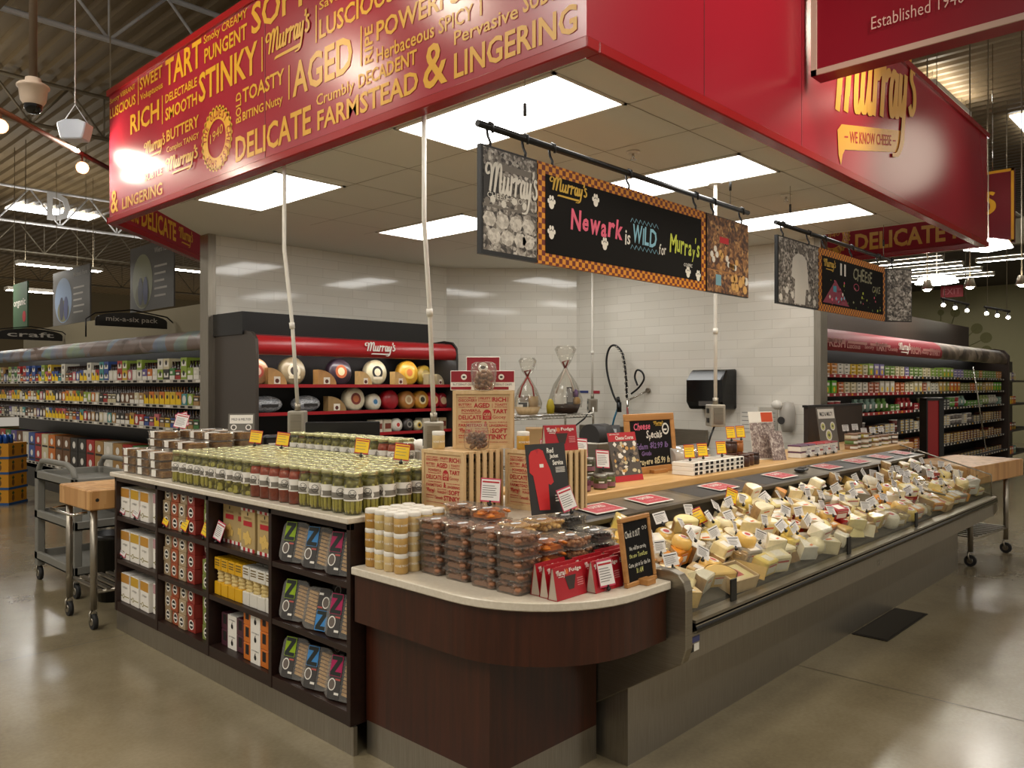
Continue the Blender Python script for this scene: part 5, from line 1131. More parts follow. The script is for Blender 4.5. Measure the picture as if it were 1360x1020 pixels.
def tin_proto():
    t = thing('spread_tub', 'x', 'tub', group='small tubs at the counter end')
    m = MB(); m.lathe([(0,0),(.05,0),(.053,.004),(.053,.034),(0,.034)], 16, PKG); m.build('tub', t)
    m = MB(); m.lathe([(.054,.033),(.055,.035),(.055,.044),(0,.044)], 16, mat('tub_lid', '#7d5a3c', .5)); m.build('lid', t)
    m = MB(); m.lathe([(.0535,.008),(.0535,.028)], 10, OFFW, a0=3.6, a1=5.2); m.build('label', t); return Proto(t)
TP = tin_proto(); tcs = [('tan', '#9b7048'), ('brown', '#6b4a30'), ('green', '#5f7a3c'), ('black', '#24201e'), ('pale', '#c9bd9c'), ('teal', '#2f7a68'), ('yellow', '#b8a94e')]
for i in range(9):
    for k in range(3 if i < 3 else 2):
        nm, cc = tcs[(i+k*2) % 7]; TP.put((7.00+.128*i, 2.60+.02*(i % 2), WZ+.0445*k), (0,0,R.uniform(-.4,.4)), f'{nm} tub, {("bottom","second","third")[k]} in the {od(i+1)} small stack beyond the round-picture sign', color=lin(cc))
for i in range(5): TAGW.put((7.05+.22*i,2.66,WZ+.09+(.045 if i < 2 else 0)), (-.2,0,-.35), f'white price card, {od(i+1)} over the small tub stacks')
# red signs on the case ledge
def ledge_sign():
    t = thing('shelf_sign', 'x', 'sign', group='red signs on the case ledge')
    m = MB(); m.box((-.12,-.075,0), (.12,.075,.003), OFFW); m.build('card', t)
    m = MB(); m.rect((-.11,-.065,.0036), X, Y, .22, .13, mat('sign_coral', '#b83a44', .5)); m.text('FLAVORED', (-.06,.005,.0042), X, Y, .12, .04, OFFW, .02); m.text('HAND CRAFTED', (-.06,-.04,.0042), X, Y, .13, .02, mat('sign_pink', '#dba0a4', .5)); m.build('print', t); return Proto(t)
LS = ledge_sign()
for i, x in enumerate((3.10, 3.52, 4.25, 5.06, 5.84, 6.42, 6.96, 7.48)): LS.put((x,2.345,1.0045), (math.radians(5.6),0,R.uniform(-.05,.05)), f'red shelf sign on the case ledge, {od(i+1)} from the corner counter')
t = thing('hand_scanner', 'small black device lying on the case ledge between red signs', 'device', (5.40,2.345,1.003), .2)
m = MB(); m.cbox((0,0,.014), (.13,.07,.02), BLK); m.build('body', t, .006); m = MB(); m.cbox((.01,0,.026), (.07,.04,.006), DKG); m.build('keys', t)
# ================================================================ CHEESES IN THE DISPLAY CASE
RIND = noise_mat('rind', [(.3, '#8a6a3e'), (.7, '#b08a54')], nscale=40, rough=.6); STK = mat('cheese_sticker', '#ece6da', .45); STR = mat('sticker_red', '#b8322e', .45); STO = mat('sticker_orange', '#d9702a', .45)
def cheese(kind):
    t = thing({'half_wheel':'half_round_cheese','round':'round_cheese','ball':'bagged_cheese','cubes':'cubed_cheese','crate':'crated_cheese'}.get(kind,'cheese_'+kind), 'x', 'cheese', group='cheeses in the display case')
    m = MB(); l = MB(); r = None
    if kind == 'wedge':
        P = [(-.075,-.0)]+[(-.075+.15*math.cos(a), .15*math.sin(a)) for a in [-.36+.12*k for k in range(7)]]
        m.prism([(x,y,0) for x, y in P], (0,0,.062), CHS); r = MB(); r.prism([(-.075+q*math.cos(a), q*math.sin(a), .001) for q, s_ in ((.1505,1),(.1535,-1)) for a in [s_*(-.36+.12*k) for k in range(7)]], (0,0,.06), RIND)
        l.add([(-.02,-.02,.0626),(.05,-.035,.0626),(.05,.03,.0626),(-.02,.018,.0626)], [(0,1,2,3)], STK); l.rect((-.0,-.02,.0632), X, Y, .04,.012, STO)
    elif kind == 'block':
        m.box((-.062,-.042,0), (.062,.042,.068), CHS); l.rect((-.045,-.0425,.014), X, Z, .09, .04, STK); l.rect((-.045,-.043,.044), X, Z, .09, .008, STR); l.rect((-.03,-.03,.0685), X, Y, .06, .05, STK)
    elif kind == 'half_wheel':
        m.prism([(.075*math.cos(a), .075*math.sin(a), 0) for a in [pi*k/12 for k in range(13)]], (0,0,.078), CHS); r = MB(); r.lathe([(.0755,.002),(.0765,.004),(.0765,.074),(.0755,.076)], 12, RIND, a0=0, a1=pi)
        l.rect((-.03,-.0006,.02), X, Z, .06, .04, STK); l.rect((-.03,-.001,.05), X, Z, .06, .008, STO)
    elif kind == 'round':
        m.lathe([(0,0),(.045,0),(.052,.008),(.054,.03),(.050,.052),(.042,.060),(0,.061)], 20, CHS); l.disc((0,0,.0618), X, Y, .028, STK, 18); l.disc((0,0,.0622), X, Y, .016, STR, 14)
    elif kind == 'ball':
        m.ball((0,0,.042), (.062,.050,.042), CHS, 16, 10); m.ring([(.055,0,.045),(.07,0,.06),(.085,.0,.075)], [.012,.006,.014], 8, PLAS); l.disc((0,-.046,.055), X, Vector((0,.35,.94)), .022, STK, 14)
    elif kind == 'cubes':
        R2 = random.Random(4)
        for k in range(24): m.cbox((R2.uniform(-.05,.05), R2.uniform(-.035,.035), .012+.042*k/24), (.022,.022,.020), CHS, Matrix.Rotation(R2.uniform(0,1.5), 3, 'Z'))
        m.box((-.045,-.035,.002), (.045,.035,.03), CHS); l.rect((-.02,-.048,.02), X, Z, .04, .022, STK); r = MB(); tub(r, .135, .10, .062, PLAS, .85)
    elif kind == 'crate':
        m.box((-.08,-.05,.01), (.08,.05,.052), CHS)
        r = MB()
        for a, q in (((-.095,-.065,0),(.095,-.058,.06)), ((-.095,.058,0),(.095,.065,.06)), ((-.095,-.065,0),(-.088,.065,.06)), ((.088,-.065,0),(.095,.065,.06)), ((-.09,-.06,0),(.09,.06,.006))): r.box(a, q, PALE)
        l.rect((-.03,-.03,.0526), X, Y, .06, .05, STR)
    m.build('paste', t, .006 if kind in ('block', 'half_wheel') else 0)
    if r: r.build({'cubes': 'tub', 'crate': 'crate'}.get(kind, 'rind'), t)
    l.build('label', t); return Proto(t)
CK_ = {k: cheese(k) for k in ('wedge', 'block', 'half_wheel', 'round', 'ball', 'cubes', 'crate')}
CC = [('pale yellow', '#f4e3a0'), ('ivory', '#f4e6bd'), ('butter yellow', '#f2d672'), ('creamy white', '#f4ecd6'), ('orange', '#ec9a30'), ('golden', '#ebc066'), ('straw coloured', '#efdca4'), ('chalk white', '#f3efe4'), ('tan', '#cfae74'), ('red-waxed', '#a81c20'), ('grey-rinded', '#8f8676')]
CR_ = random.Random(21); sl = math.atan2(.175, .48)
def deck_z(y): return .664+(y-1.76)*.365
rows = (1.80, 1.895, 1.99, 2.08, 2.165); KNM = {'wedge':'cheese wedge','block':'cheese block','half_wheel':'half-round cheese','round':'round cheese','ball':'bagged cheese','cubes':'tub of cheese cubes','crate':'cheese in wooden crate'}; RN = ('front case row', 'second case row', 'middle case row', 'fourth case row', 'back case row'); cnt = 0
for r, y in enumerate(rows):
    k = 0; x = 2.90 + (r % 2)*.05
    while x < 7.62:
        k += 1
        far = x > 6.4
        kind = CR_.choices(('wedge','block','half_wheel','round','ball','cubes'), (5,4,3,2,1.6,1.6 if not far else 3))[0]
        if r == 0 and k in (5, 31): kind = 'crate'
        wts = [5,5,4,5,2.2,3,4,3,1.2,.5,.8]
        nm, cc = CR_.choices(CC, wts)[0]
        if r == 1 and k in (15, 16): nm, cc = ('orange', '#d98a2a') if k == 15 else ('red-waxed', '#a81c20')
        if r == 2 and k in (3, 4): nm, cc = 'orange', '#df8a20'
        if kind == 'crate': nm, cc = 'pale yellow', '#e3cf8c'
        h_ = CR_.uniform(0, .012); rz = CR_.uniform(-.5,.5) + (CR_.choice((0, pi, 1.2)) if kind == 'wedge' else 0); rz = rz*(.25 if kind == 'crate' else 1)
        sc_ = CR_.uniform(.92,1.16)
        o = CK_[kind].put((x, y, deck_z(y)+.006), (sl,0,rz), f'{nm} {KNM[kind]}, {od(k)} from the left in the {RN[r]}', color=lin(cc)); o.scale = (sc_,sc_,sc_*CR_.uniform(.85,1.25))
        if CR_.random() < (.5 if r >= 1 else .25) and kind in ('wedge','block','half_wheel','crate') and kind != 'crate':
            k2 = CR_.choice(('wedge','block','wedge','round','half_wheel')); nm2, cc2 = (nm, cc) if CR_.random() < .6 else CR_.choices(CC, wts)[0]
            o2 = CK_[k2].put((x+CR_.uniform(-.015,.015), y+.012, deck_z(y)+.012+(.062 if kind == 'wedge' else .068 if kind == 'block' else .078)*o.scale.z*math.cos(sl)), (sl+CR_.uniform(-.1,.1),0,CR_.uniform(-.7,.7)), f'{nm2} {KNM[k2]} on top of another, {od(k)} place of the {RN[r]}', color=lin(cc2)); o2.scale = (sc_*.9,)*3
        x += CR_.uniform(.108,.135) + (.07 if kind == 'crate' else 0)
n = 0
for r, y in enumerate((1.84, 1.945, 2.04, 2.125)):
    k = 0; x = 2.95+.07*r
    while x < 7.55:
        k += 1
        TAGW.put((x, y, deck_z(y)+CR_.uniform(.095,.135)), (-.35+CR_.uniform(-.3,.2), CR_.uniform(-.5,.5), CR_.uniform(-.5,.3)), f'white price card among the cheeses, {od(k)} along the {("front","second","third","rear")[r]} line of cards')
        x += CR_.uniform(.13,.34)
TAGY.put((4.02,2.15,deck_z(2.15)+.13), (-.3,.4,-.5), 'yellow price card standing in the back row of cheeses'); TAGY.put((3.62,2.08,deck_z(2.08)+.10), (-.5,-.3,-.4), 'yellow price card lying over pale cheeses, near the small chalkboard')

# ================================================================ WALL FRIDGE CHEESES
def wheel(name, label, x, z, r_, d_, col, lab, grp, y=7.02, tilt=.10):
    t = thing(name, label, 'cheese', (x, y, z), 0, grp); Q = Matrix.Rotation(pi/2, 3, 'X'); L_ = Matrix.Rotation(-tilt, 4, 'X')
    m = MB(); e = min(.02, d_*.3); m.lathe([(0,-d_/2),(r_-e,-d_/2),(r_-e*.25,-d_/2+e*.3),(r_,-d_/2+e),(r_,d_/2-e),(r_-e,d_/2),(0,d_/2)], 26, CHS, (0,0,r_), R=Q); o = m.build('wheel', t, xf=L_); o.color = lin(col)
    if lab:
        m = MB(); yy = -d_/2-.001; m.disc((0,yy,r_), X, Z, r_*.5, mat('lab_'+lab[0], lab[0], .5), 22)
        if len(lab) > 1: m.disc((0,yy-.001,r_), X, Z, r_*.30, mat('lab_'+lab[1], lab[1], .5), 18)
        if len(lab) > 2: m.rect((-r_*.45,yy-.0015,r_*.45), X, Z, r_*.9, r_*.2, mat('lab_'+lab[2], lab[2], .5))
        m.build('label', t, xf=L_)
    return t
def wedge_f(label, x, z, w_, h_, col, grp, y=7.0):
    t = thing('cheese_wedge', label, 'cheese', (x, y, z), 0, grp)
    P = [(-w_/2,0,0)]+[(-w_/2+w_*math.cos(a)*1.0, 0, h_*math.sin(a)) for a in [pi/2*k/8 for k in range(8, -1, -1)]]
    m = MB(); m.prism(P, (0,.09,0), CHS); o = m.build('paste', t); o.color = lin(col)
    m = MB(); m.rect((-w_*.2,-.001,.015), X, Z, w_*.34, h_*.42, mat('lab_#e8e0cf', '#e8e0cf', .5)); m.disc((-w_*.03,-.0016,h_*.26), X, Z, h_*.13, mat('lab_#5a2a1c', '#5a2a1c', .5), 12); m.build('label', t)
G1 = 'cheeses on the top fridge shelf'; G2 = 'cheeses on the middle fridge shelf'; G3 = 'cheeses on the low fridge shelf'
zt_ = 1.601; zm_ = 1.331; zl_ = 1.091
wheel('round_cheese', 'red and cream cheese wheel cut off by the left fridge side', 3.86, zt_, .13, .09, '#b98a62', ('#c2594a', '#e6c3b0'), G1)
for x, w_, h_, c_, l in ((4.04,.20,.17,'#c0945a','first tan wedge from the left on the top fridge shelf'),(4.60,.22,.16,'#b98a50','tan wedge in front of the purple wrapped wheel'),(5.08,.16,.15,'#d2b073','wedge left of the white black-banded wheel'),(5.55,.17,.15,'#d0aa6a','wedge between the white and the yellow wheel'),(6.0,.11,.13,'#b8ac8a','grey-beige wedge, left of the last pair'),(6.13,.11,.13,'#a89c7c','grey-beige wedge, right of the last pair')):
    wedge_f(l, x, zt_, w_, h_, c_, G1, 6.93)
wheel('round_cheese', 'greyish wrapped cheese wheel with cream emblem on the top fridge shelf', 4.30, zt_, .142, .10, '#9c8c6c', ('#e0d6bc', '#3a322a', '#d9cfae'), G1, 7.1)
wheel('round_cheese', 'purple foil wrapped cheese wheel with orange label', 4.86, zt_, .142, .10, '#3b2a38', ('#c9683a', '#e6ddb0'), G1, 7.1)
wheel('round_cheese', 'white cheese wheel with black band and round emblem', 5.33, zt_, .14, .10, '#d9cfa9', ('#1f1d1c', '#e9dfc0', '#e6dcc0'), G1, 7.1)
wheel('round_cheese', 'bright yellow cheese wheel on the top fridge shelf', 5.78, zt_, .14, .10, '#d9a530', ('#e0bb50', '#d97a3a'), G1, 7.1)
wheel('round_cheese', 'small yellow cheese wheel at the right end of the top fridge shelf', 6.13, zt_+.0, .12, .08, '#d6b244', ('#e3cf8a',), G1, 7.22)
def silver(label, x, w_):
    t = thing('foil_pack', label, 'pack', (x,7.0,zm_), 0, G2)
    FO = photo_mat('foil', [(0, '#4b4d53'), (.4, '#94979c'), (.6, '#c9ccd0'), (.85, '#f2f3f4')], 60, (1,1,3)) if 'foil' not in MT else MT['foil']
    m = MB(); m.ball((0,.05,.085), (w_/2,.10,.085), FO, 18, 10); m.build('foil', t); m = MB(); m.rect((-w_*.25,-.052,.06), X, Z, w_*.5, .03, DKG); m.build('print', t)
silver('silver foil wrapped pack at the left of the middle fridge shelf', 3.97, .36); silver('silver foil wrapped pack, second on the middle fridge shelf', 4.42, .32)
wedge_f('dark tan wedge beside the foil packs on the middle fridge shelf', 4.72, zm_, .22, .16, '#9a7c50', G2, 6.93)
for x, r_, c_, lb, l in ((4.97,.125,'#e0d4b4',('#7a2f22','#b8683a'),'big cream cheese wheel with dark red label'),(5.22,.09,'#e3d8bd',('#d9d6cf','#3f78a0'),'small white cheese wheel with blue label'),(5.44,.11,'#a3121f',None,'plain red waxed cheese wheel'),
                         (5.68,.105,'#b97a3a',('#dcc9a0','#b8946a'),'brown-orange cheese wheel, left of two similar'),(5.88,.105,'#c78a2e',('#dccb9a','#3d3020'),'golden-orange cheese wheel, right of two similar'),(6.06,.10,'#b0202a',('#d9b98a','#c99a62'),'red cheese wheel with cream label'),(6.2,.09,'#9c1c26',('#d0b08a',),'red cheese wheel cut off at the fridge right side')):
    wheel('round_cheese', l+' on the middle fridge shelf', x, zm_, r_, .11, c_, lb, G2, 7.0)
wedge_f('pale wedge at the left of the low fridge shelf', 5.0, zl_, .24, .12, '#cda878', G3, 6.93)
for i, (x, c_) in enumerate(((5.25,'#d8cfba'),(5.37,'#cfc4ab'),(5.92,'#d6ccb6'),(6.05,'#cdbfa6'),(6.17,'#b9a47e'))):
    t = thing('cheese_block', f'white boxed cheese block, {od(i+1)} on the low fridge shelf', 'cheese', (x,6.93,zl_), 0, G3); m = MB(); m.box((-.055,0,0), (.055,.15,.14), CHS); o = m.build('paste', t, .008); o.color = lin(c_)
    m = MB(); m.rect((-.04,-.001,.04), X, Z, .08, .06, mat('lab_#7a3a2a', '#7a3a2a', .5)); m.build('label', t)
for x, r_, c_, lb, l in ((5.50,.075,'#dcd6c6',('#e8e2d6','#c23a30'),'white round cheese with red and blue label'),(5.66,.075,'#3a3632',('#8a857c','#2a2826'),'dark round cheese with grey label'),(5.80,.062,'#ded2a8',('#d9b13e','#3a2a18'),'small white round cheese with gold label')):
    wheel('round_cheese', l+' on the low fridge shelf', x, zl_, r_, .08, c_, lb, G3, 6.95)

# ================================================================ BOOTH BACK: monitor, rack, baskets, sink
t = thing('monitor', 'black computer monitor seen from behind above the pickle jars', 'monitor', (2.985,4.32,1.0325), math.radians(-30))
m = MB(); m.box((-.235,-.02,.075), (.235,.012,.335), BLK); m.build('screen', t, .006); m = MB(); m.box((-.10,-.028,.13), (.10,-.02,.22), DKG); m.rect((-.07,-.029,.19), X, Z, .14, .012, mat('grey_mid', '#56524e', .4)); m.build('mount', t)
m = MB(); m.text('Lenovo', (-.20,-.0212,.255), X, Z, .075, .016, mat('grey_mid', '#56524e', .4)); m.build('lettering', t); m = MB(); m.box((-.03,-.01,.0), (.03,.01,.1), BLK); m.box((-.09,-.045,0), (.09,.045,.012), BLK); m.build('stand', t)
t = thing('label_printer', 'black label printer behind the pickle jars left of the monitor', 'printer', (2.97,5.06,1.0325), math.radians(-20))
m = MB(); m.box((-.12,-.055,0), (.12,.055,.22), BLK); m.build('body', t, .015); m = MB(); m.box((-.10,-.057,.15), (.10,-.054,.19), DKG); m.rect((-.09,-.0575,.155), X, Z, .05, .012, WHT); m.build('panel', t)
t = thing('cloth_bundle', 'white cloth bundle behind the rear pickle jars by the outlet box', 'cloth', (2.975,3.62,1.0325), 0)
m = MB(); m.box((-.05,-.12,0), (.05,.12,.20), mat('crate_white', '#b9b4a8', .6)); m.build('bin', t, .01); m = MB()
for dx, dy, r_ in ((0,-.08,.05),(0,0,.06),(.0,.08,.05)): m.ball((dx,dy,.215), (.045,r_,.045), OFFW, 12, 8)
m.build('cloth', t)
t = thing('wire_rack', 'chrome wire shelf rack holding gift baskets', 'rack', (6.35,5.6,0), 0, None, True)
m = MB()
for z in (1.29, .75):
    for y in (5.42, 5.82): m.cyl((5.72,y,z), (7.04,y,z), .007, 6, CHROME); m.cyl((5.72,y,z-.035), (7.04,y,z-.035), .006, 6, CHROME)
    for k in range(24): m.cyl((5.74+.056*k,5.42,z), (5.74+.056*k,5.82,z), .0035, 5, CHROME)
    for k in range(23): m.cyl((5.75+.056*k,5.42,z-.035), (5.778+.056*k,5.42,z), .003, 4, CHROME); m.cyl((5.778+.056*k,5.42,z), (5.806+.056*k,5.42,z-.035), .003, 4, CHROME)
m.build('wire_shelf', t)
for x in (5.72, 7.04):
    for y in (5.42, 5.82): m = MB(); m.cyl((x,y,0), (x,y,1.36), .0125, 10, CHROME); m.build('post', t)
def basket(label, loc, big):
    t = thing('gift_basket', label, 'gift basket', loc, FACE); s_ = 1.0 if big else .8
    m = MB(); m.lathe([(0,.002),(.13*s_,.002),(.17*s_,.10*s_),(.165*s_,.10*s_),(.12*s_,.01)], 20, noise_mat('wicker', [(.3, '#1f130d'), (.7, '#4a3020')], scale=(1,1,3), nscale=60, rough=.8) if big else PALE); m.build('basket', t)
    m = MB(); R2 = random.Random(3 if big else 5)
    if big:
        m.cbox((-.07,-.02,.18), (.10,.09,.18), OFFW); m.cbox((.045,-.06,.19), (.07,.05,.19), mat('box_dark', '#2e2a2c', .4)); m.rect((.015,-.0865,.12), X, Z, .06, .15, mat('box_grey2', '#8f8b88', .5)); m.ball((.11,-.03,.21), (.035,.03,.05), mat('foil_violet', '#6a2f80', .25, .5)); m.ball((.12,-.04,.13), (.045,.03,.05), MT['photo_tan'])
    else:
        m.cbox((-.05,-.03,.10), (.09,.06,.05), DKG); m.cbox((-.03,.02,.16), (.10,.05,.06), MT['photo_taupe']); m.lathe([(0,.05),(.05,.05),(.05,.19),(0,.19)], 14, mat('basket_jar', '#a98a5a', .4), (.06,-.01,0)); m.cbox((-.08,-.06,.08), (.06,.01,.05), OFFW)
    m.build('goods', t)
    m = MB(); m.lathe([(.18*s_,.06),(.19*s_,.15*s_),(.13*s_,.32*s_),(.03,.47*s_),(.02,.50*s_),(.06,.56*s_),(.12*s_,.70*s_),(.09*s_,.74*s_)], 12, CELLO); m.build('wrap', t)
    m = MB(); c_ = mat('ribbon_red', '#8e2f26', .4) if not big else mat('ribbon_cream', '#b9a796', .4)
    m.ring([(0,0,.49*s_),(-.03,-.02,.56*s_),(.03,-.03,.58*s_),(.0,-.02,.50*s_)], .012, 6, mat('ribbon_red', '#8e2f26', .4)); m.ring([(0,-.03,.49*s_),(-.06,-.12*s_,.36*s_),(-.11*s_,-.15*s_,.22*s_)], .009, 6, c_); m.ring([(0,-.03,.49*s_),(.05,-.12*s_,.36*s_),(.08*s_,-.16*s_,.24*s_)], .009, 6, c_); m.build('ribbon', t)
basket('cellophane wrapped gift basket with dark wicker on the right of the rack', (6.80,5.62,1.298), True); basket('smaller gift basket with orange-red ribbon on the left of the rack', (6.18,5.62,1.298), False)
t = thing('squeeze_bottle', 'yellow bag standing between the two gift baskets', 'bag', (6.50,5.58,1.298)); m = MB(); m.lathe([(0,0),(.04,0),(.045,.08),(.03,.14),(.01,.16),(0,.16)], 12, mat('bag_yellow', '#b5a020', .5)); m.build('bag', t)
t = thing('cardboard_box', 'plain cardboard box behind the jam jars below the rack', 'box', (5.0,4.35,.78), FACE); m = MB(); m.box((-.16,-.12,0), (.16,.12,.47), mat('cardboard', '#a88658', .7)); m.build('carton', t, .003)
tb = MB(); tb.box((4.2,3.9,.74), (6.6,4.75,.78), STEEL)
t = thing('work_table', 'stainless work table behind the wood counter', 'work table', (5.4,4.3,0), 0, None, True); tb.build('tabletop', t)
for x in (4.25, 6.55):
    for y in (3.95, 4.7): m = MB(); m.cyl((x,y,0), (x,y,.74), .02, 10, STEEL); m.build('leg', t)
t = thing('counter_scale', 'grey counter scale with tilted display behind the booklet', 'scale', (5.45,4.15,.7805), FACE); m = MB(); m.box((-.15,-.12,0), (.15,.12,.30), STEEL); m.build('body', t, .01)
m = MB(); m.cbox((.05,-.1,.40), (.26,.03,.18), DKG, Matrix.Rotation(-.5, 3, 'X')); m.cbox((.05,-.117,.40), (.20,.004,.12), mat('screen_grey', '#8d918f', .2), Matrix.Rotation(-.5, 3, 'X')); m.cyl((.05,-.06,.28), (.05,-.08,.36), .02, 10, DKG); m.build('display', t)
m = MB(); m.cyl((-.02,-.15,.36), (-.02,.05,.36), .09, 20, STEEL); m.build('drum', t)
t = thing('sink_unit', 'stainless sink with backsplash along the tiled right wall', 'sink', (7.7,5.4,0), 0, None, True)
m = MB(); m.box((7.96,4.55,.85), (8.01,6.35,1.10), STEEL); m.build('backsplash', t); m = MB()
for a, q in (((7.40,4.6,.83),(8.0,4.66,.9)), ((7.40,6.24,.83),(8.0,6.30,.9)), ((7.40,4.66,.83),(7.46,6.24,.9)), ((7.9,4.66,.83),(8.0,6.24,.9)), ((7.40,4.6,.55),(8.0,6.3,.58))): m.box(a, q, STEEL)
m.build('basin', t)
for x, y in ((7.45,4.65),(7.45,6.25),(7.95,4.65),(7.95,6.25)): m = MB(); m.cyl((x,y,0), (x,y,.83), .02, 10, STEEL); m.build('leg', t)
t = thing('sprayer_faucet', 'tall black sprayer faucet with coiled spring on the tiled wall', 'faucet', (7.9,5.55,1.1), 0, None, True)
m = MB(); m.ring([(7.88,5.55,1.05),(7.88,5.55,1.45)], .016, 10, CHROME); m.cyl((7.88,5.55,1.42), (7.995,5.36,1.53), .012, 8, CHROME); m.cyl((7.985,5.34,1.54), (8.012,5.34,1.54), .03, 12, STEEL); m.build('riser_pipe', t)
arc = [(7.88,5.56,1.45),(7.87,5.57,1.75),(7.86,5.61,1.98),(7.85,5.70,2.08),(7.85,5.79,2.06),(7.85,5.84,1.92),(7.85,5.82,1.72),(7.86,5.74,1.48),(7.86,5.66,1.36)]
m = MB(); S_ = [Vector(p) for p in arc]; m.hose(arc, .013, 8, BLK); m.build('hose', t)
m = MB(); pts = []
for i in range(3):
    for k in range(16):
        u_ = k/16; p_ = S_[i].lerp(S_[i+1], u_); a = 2*pi*(i*16+k)/4; pts.append((p_.x+.024*math.cos(a), p_.y+.024*math.sin(a), p_.z))
m.ring(pts, .005, 5, CHROME); m.build('spring', t)
m = MB(); m.cyl((7.86,5.66,1.28), (7.86,5.66,1.40), .03, 12, BLK); m.cyl((7.86,5.66,1.40), (7.86,5.68,1.46), .02, 10, BLK); m.build('spray_head', t)
m = MB(); m.hose([(7.88,5.5,1.5),(7.9,5.40,1.58),(7.9,5.33,1.68),(7.9,5.36,1.76),(7.9,5.43,1.78),(7.9,5.46,1.7),(7.9,5.42,1.6)], .012, 8, BLK); m.build('wall_hook', t)
m = MB(); m.ring([(7.87,5.78,1.06),(7.87,5.74,1.2),(7.87,5.68,1.34)], .012, 8, mat('tube_blue', '#1f6d8c', .4)); m.build('cold_hose', t); m = MB(); m.ring([(7.87,5.52,1.06),(7.87,5.55,1.34)], .012, 8, mat('tube_red', '#8c3a36', .4)); m.build('hot_hose', t)
t = thing('towel_dispenser', 'black paper towel dispenser on the tiled right wall', 'dispenser', (8.02,4.42,1.32), 0, None, True)
m = MB(); m.prism([(8.019,4.20,1.34),(7.80,4.23,1.34),(7.76,4.25,1.42),(7.76,4.25,1.66),(7.83,4.22,1.77),(8.019,4.20,1.78)], (0,.44,0), BLKG); m.build('cover', t, .015)
m = MB(); m.box((7.752,4.33,1.38), (7.758,4.52,1.43), mat('grey_mid', '#56524e', .4)); m.build('slot', t)
t = thing('soap_dispenser', 'pale grey soap dispenser on the tiled right wall', 'dispenser', (8.02,3.60,1.1), 0, None, True)
m = MB(); m.lathe([(0,1.12),(.05,1.12),(.075,1.20),(.08,1.34),(.06,1.42),(0,1.44)], 16, mat('soap_grey', '#b3ada3', .35), (7.95,3.60,0)); m.build('body', t); m = MB(); m.disc((7.868,3.63,1.24), nY, Z, .04, DKG, 14); m.ball((7.88,3.68,1.40), (.05,.06,.05), WHT); m.build('cap', t)
def note(label, y, z, w_, h_, c_, grid=True):
    t = thing('wall_notice', label, 'notice', (8.016,y,z), 0, None, True); m = MB(); m.box((8.012,y-w_,z), (8.019,y,z+h_), c_); m.build('paper', t)
    if grid:
        m = MB()
        for k in range(5): m.rect((8.0115,y-.02,z+h_*(.12+.16*k)), nY, Z, w_-.04, .006, mat('print_grey', '#6f6a66', .6))
        m.build('print', t)
note('pale printed notice on the tiled wall right of the towel dispenser', 4.16, 1.10, .20, .27, OFFW); note('larger grey notice on the tiled wall left of the soap dispenser', 3.94, 1.10, .20, .27, mat('notice_grey', '#bdb7ab', .5))
note('small blue strip label on the tiled wall above the sink', 6.42, 1.505, .17, .03, mat('strip_blue', '#2f3c78', .5), False); note('small red strip label on the tiled wall above the sink', 6.20, 1.50, .13, .035, mat('strip_red', '#b03040', .5), False)
t = thing('paper_cutter', 'grey metal dispenser behind the specials chalkboard', 'dispenser', (5.0,3.06+.75,.7805), 0); m = MB(); m.box((-.12,-.1,0), (.12,.1,.38), STEEL); m.build('body', t, .01); m = MB(); m.cyl((-.1,0,.42), (.1,0,.42), .10, 20, DKG); m.build('roll', t)
# ================================================================ BEER COOLER PRODUCTS
BR_ = random.Random(12)
BOT = mat('bottle_brown', '#2a1810', .15); LABS = [OFFW, YELC, DKG, OFFW]
def carrier(v):
    t = thing('six_pack', 'x', 'six pack', group='six packs in the beer cooler'); hh = (.13,.11,.15,.135)[v]
    m = MB(); m.box((-.075,-.066,0), (.075,.066,hh), PKG); m.box((-.003,-.05,hh), (.003,.05,.20), PKG); m.build('carrier', t)
    m = MB()
    for x in (-.045, 0, .045):
        for y in (-.033, .033): m.lathe([(.027,.09),(.027,.13),(.012,.165),(.011,.205),(.014,.207),(.013,.213),(0,.214)], 7, BOT, (x,y,0))
    m.build('bottles', t)
    m = MB(); R2 = random.Random(v)
    if v == 0: m.disc((-.0755,0,.065), nY, Z, .045, LABS[0], 10, .05)
    elif v == 1: m.rect((-.0752,.066,.05), nY, Z, .132, .045, DKG); m.rect((-.0755,.04,.06), nY, Z, .08, .02, LABS[0])
    elif v == 2: m.add([(-.0752,y,z) for y, z in ((.066,.0),(-.066,.0),(-.066,.06),(.066,.12))], [(0,1,2,3)], YELC); m.disc((-.0756,0,.09), nY, Z, .025, DKG, 8)
    else: m.rect((-.0752,.066,.0), nY, Z, .132, .05, LABS[0]); m.rect((-.0755,.05,.07), nY, Z, .06, .03, LABS[0])
    m.build('label', t); return Proto(t)
CP4 = [carrier(v) for v in range(4)]
def can_box():
    t = thing('can_box', 'x', 'case', group='can cases in the beer cooler')
    m = MB(); m.box((-.10,-.075,0), (.10,.075,.125), PKG); m.build('carton', t); m = MB(); m.rect((-.1006,.06,.03), nY, Z, .12, .05, OFFW); m.disc((-.1010,.0,.075), nY, Z, .03, DKG, 8); m.build('label', t); return Proto(t)
CX_ = can_box()
pal = [('green', '#3f7a3a'), ('red', '#a82a26'), ('blue', '#2f4f93'), ('yellow', '#d2ae2a'), ('white', '#d6d2c4'), ('orange', '#cc6f1e'), ('tan', '#a8824e'), ('lime', '#8fa63a'), ('teal', '#3f8a8a'), ('black', '#2a2826'), ('cream', '#cfc4a0'), ('brown', '#6a4424'), ('pink', '#b8606a'), ('violet', '#5a4a8a')]
def pick(w=None): return BR_.choices(pal, w)[0]
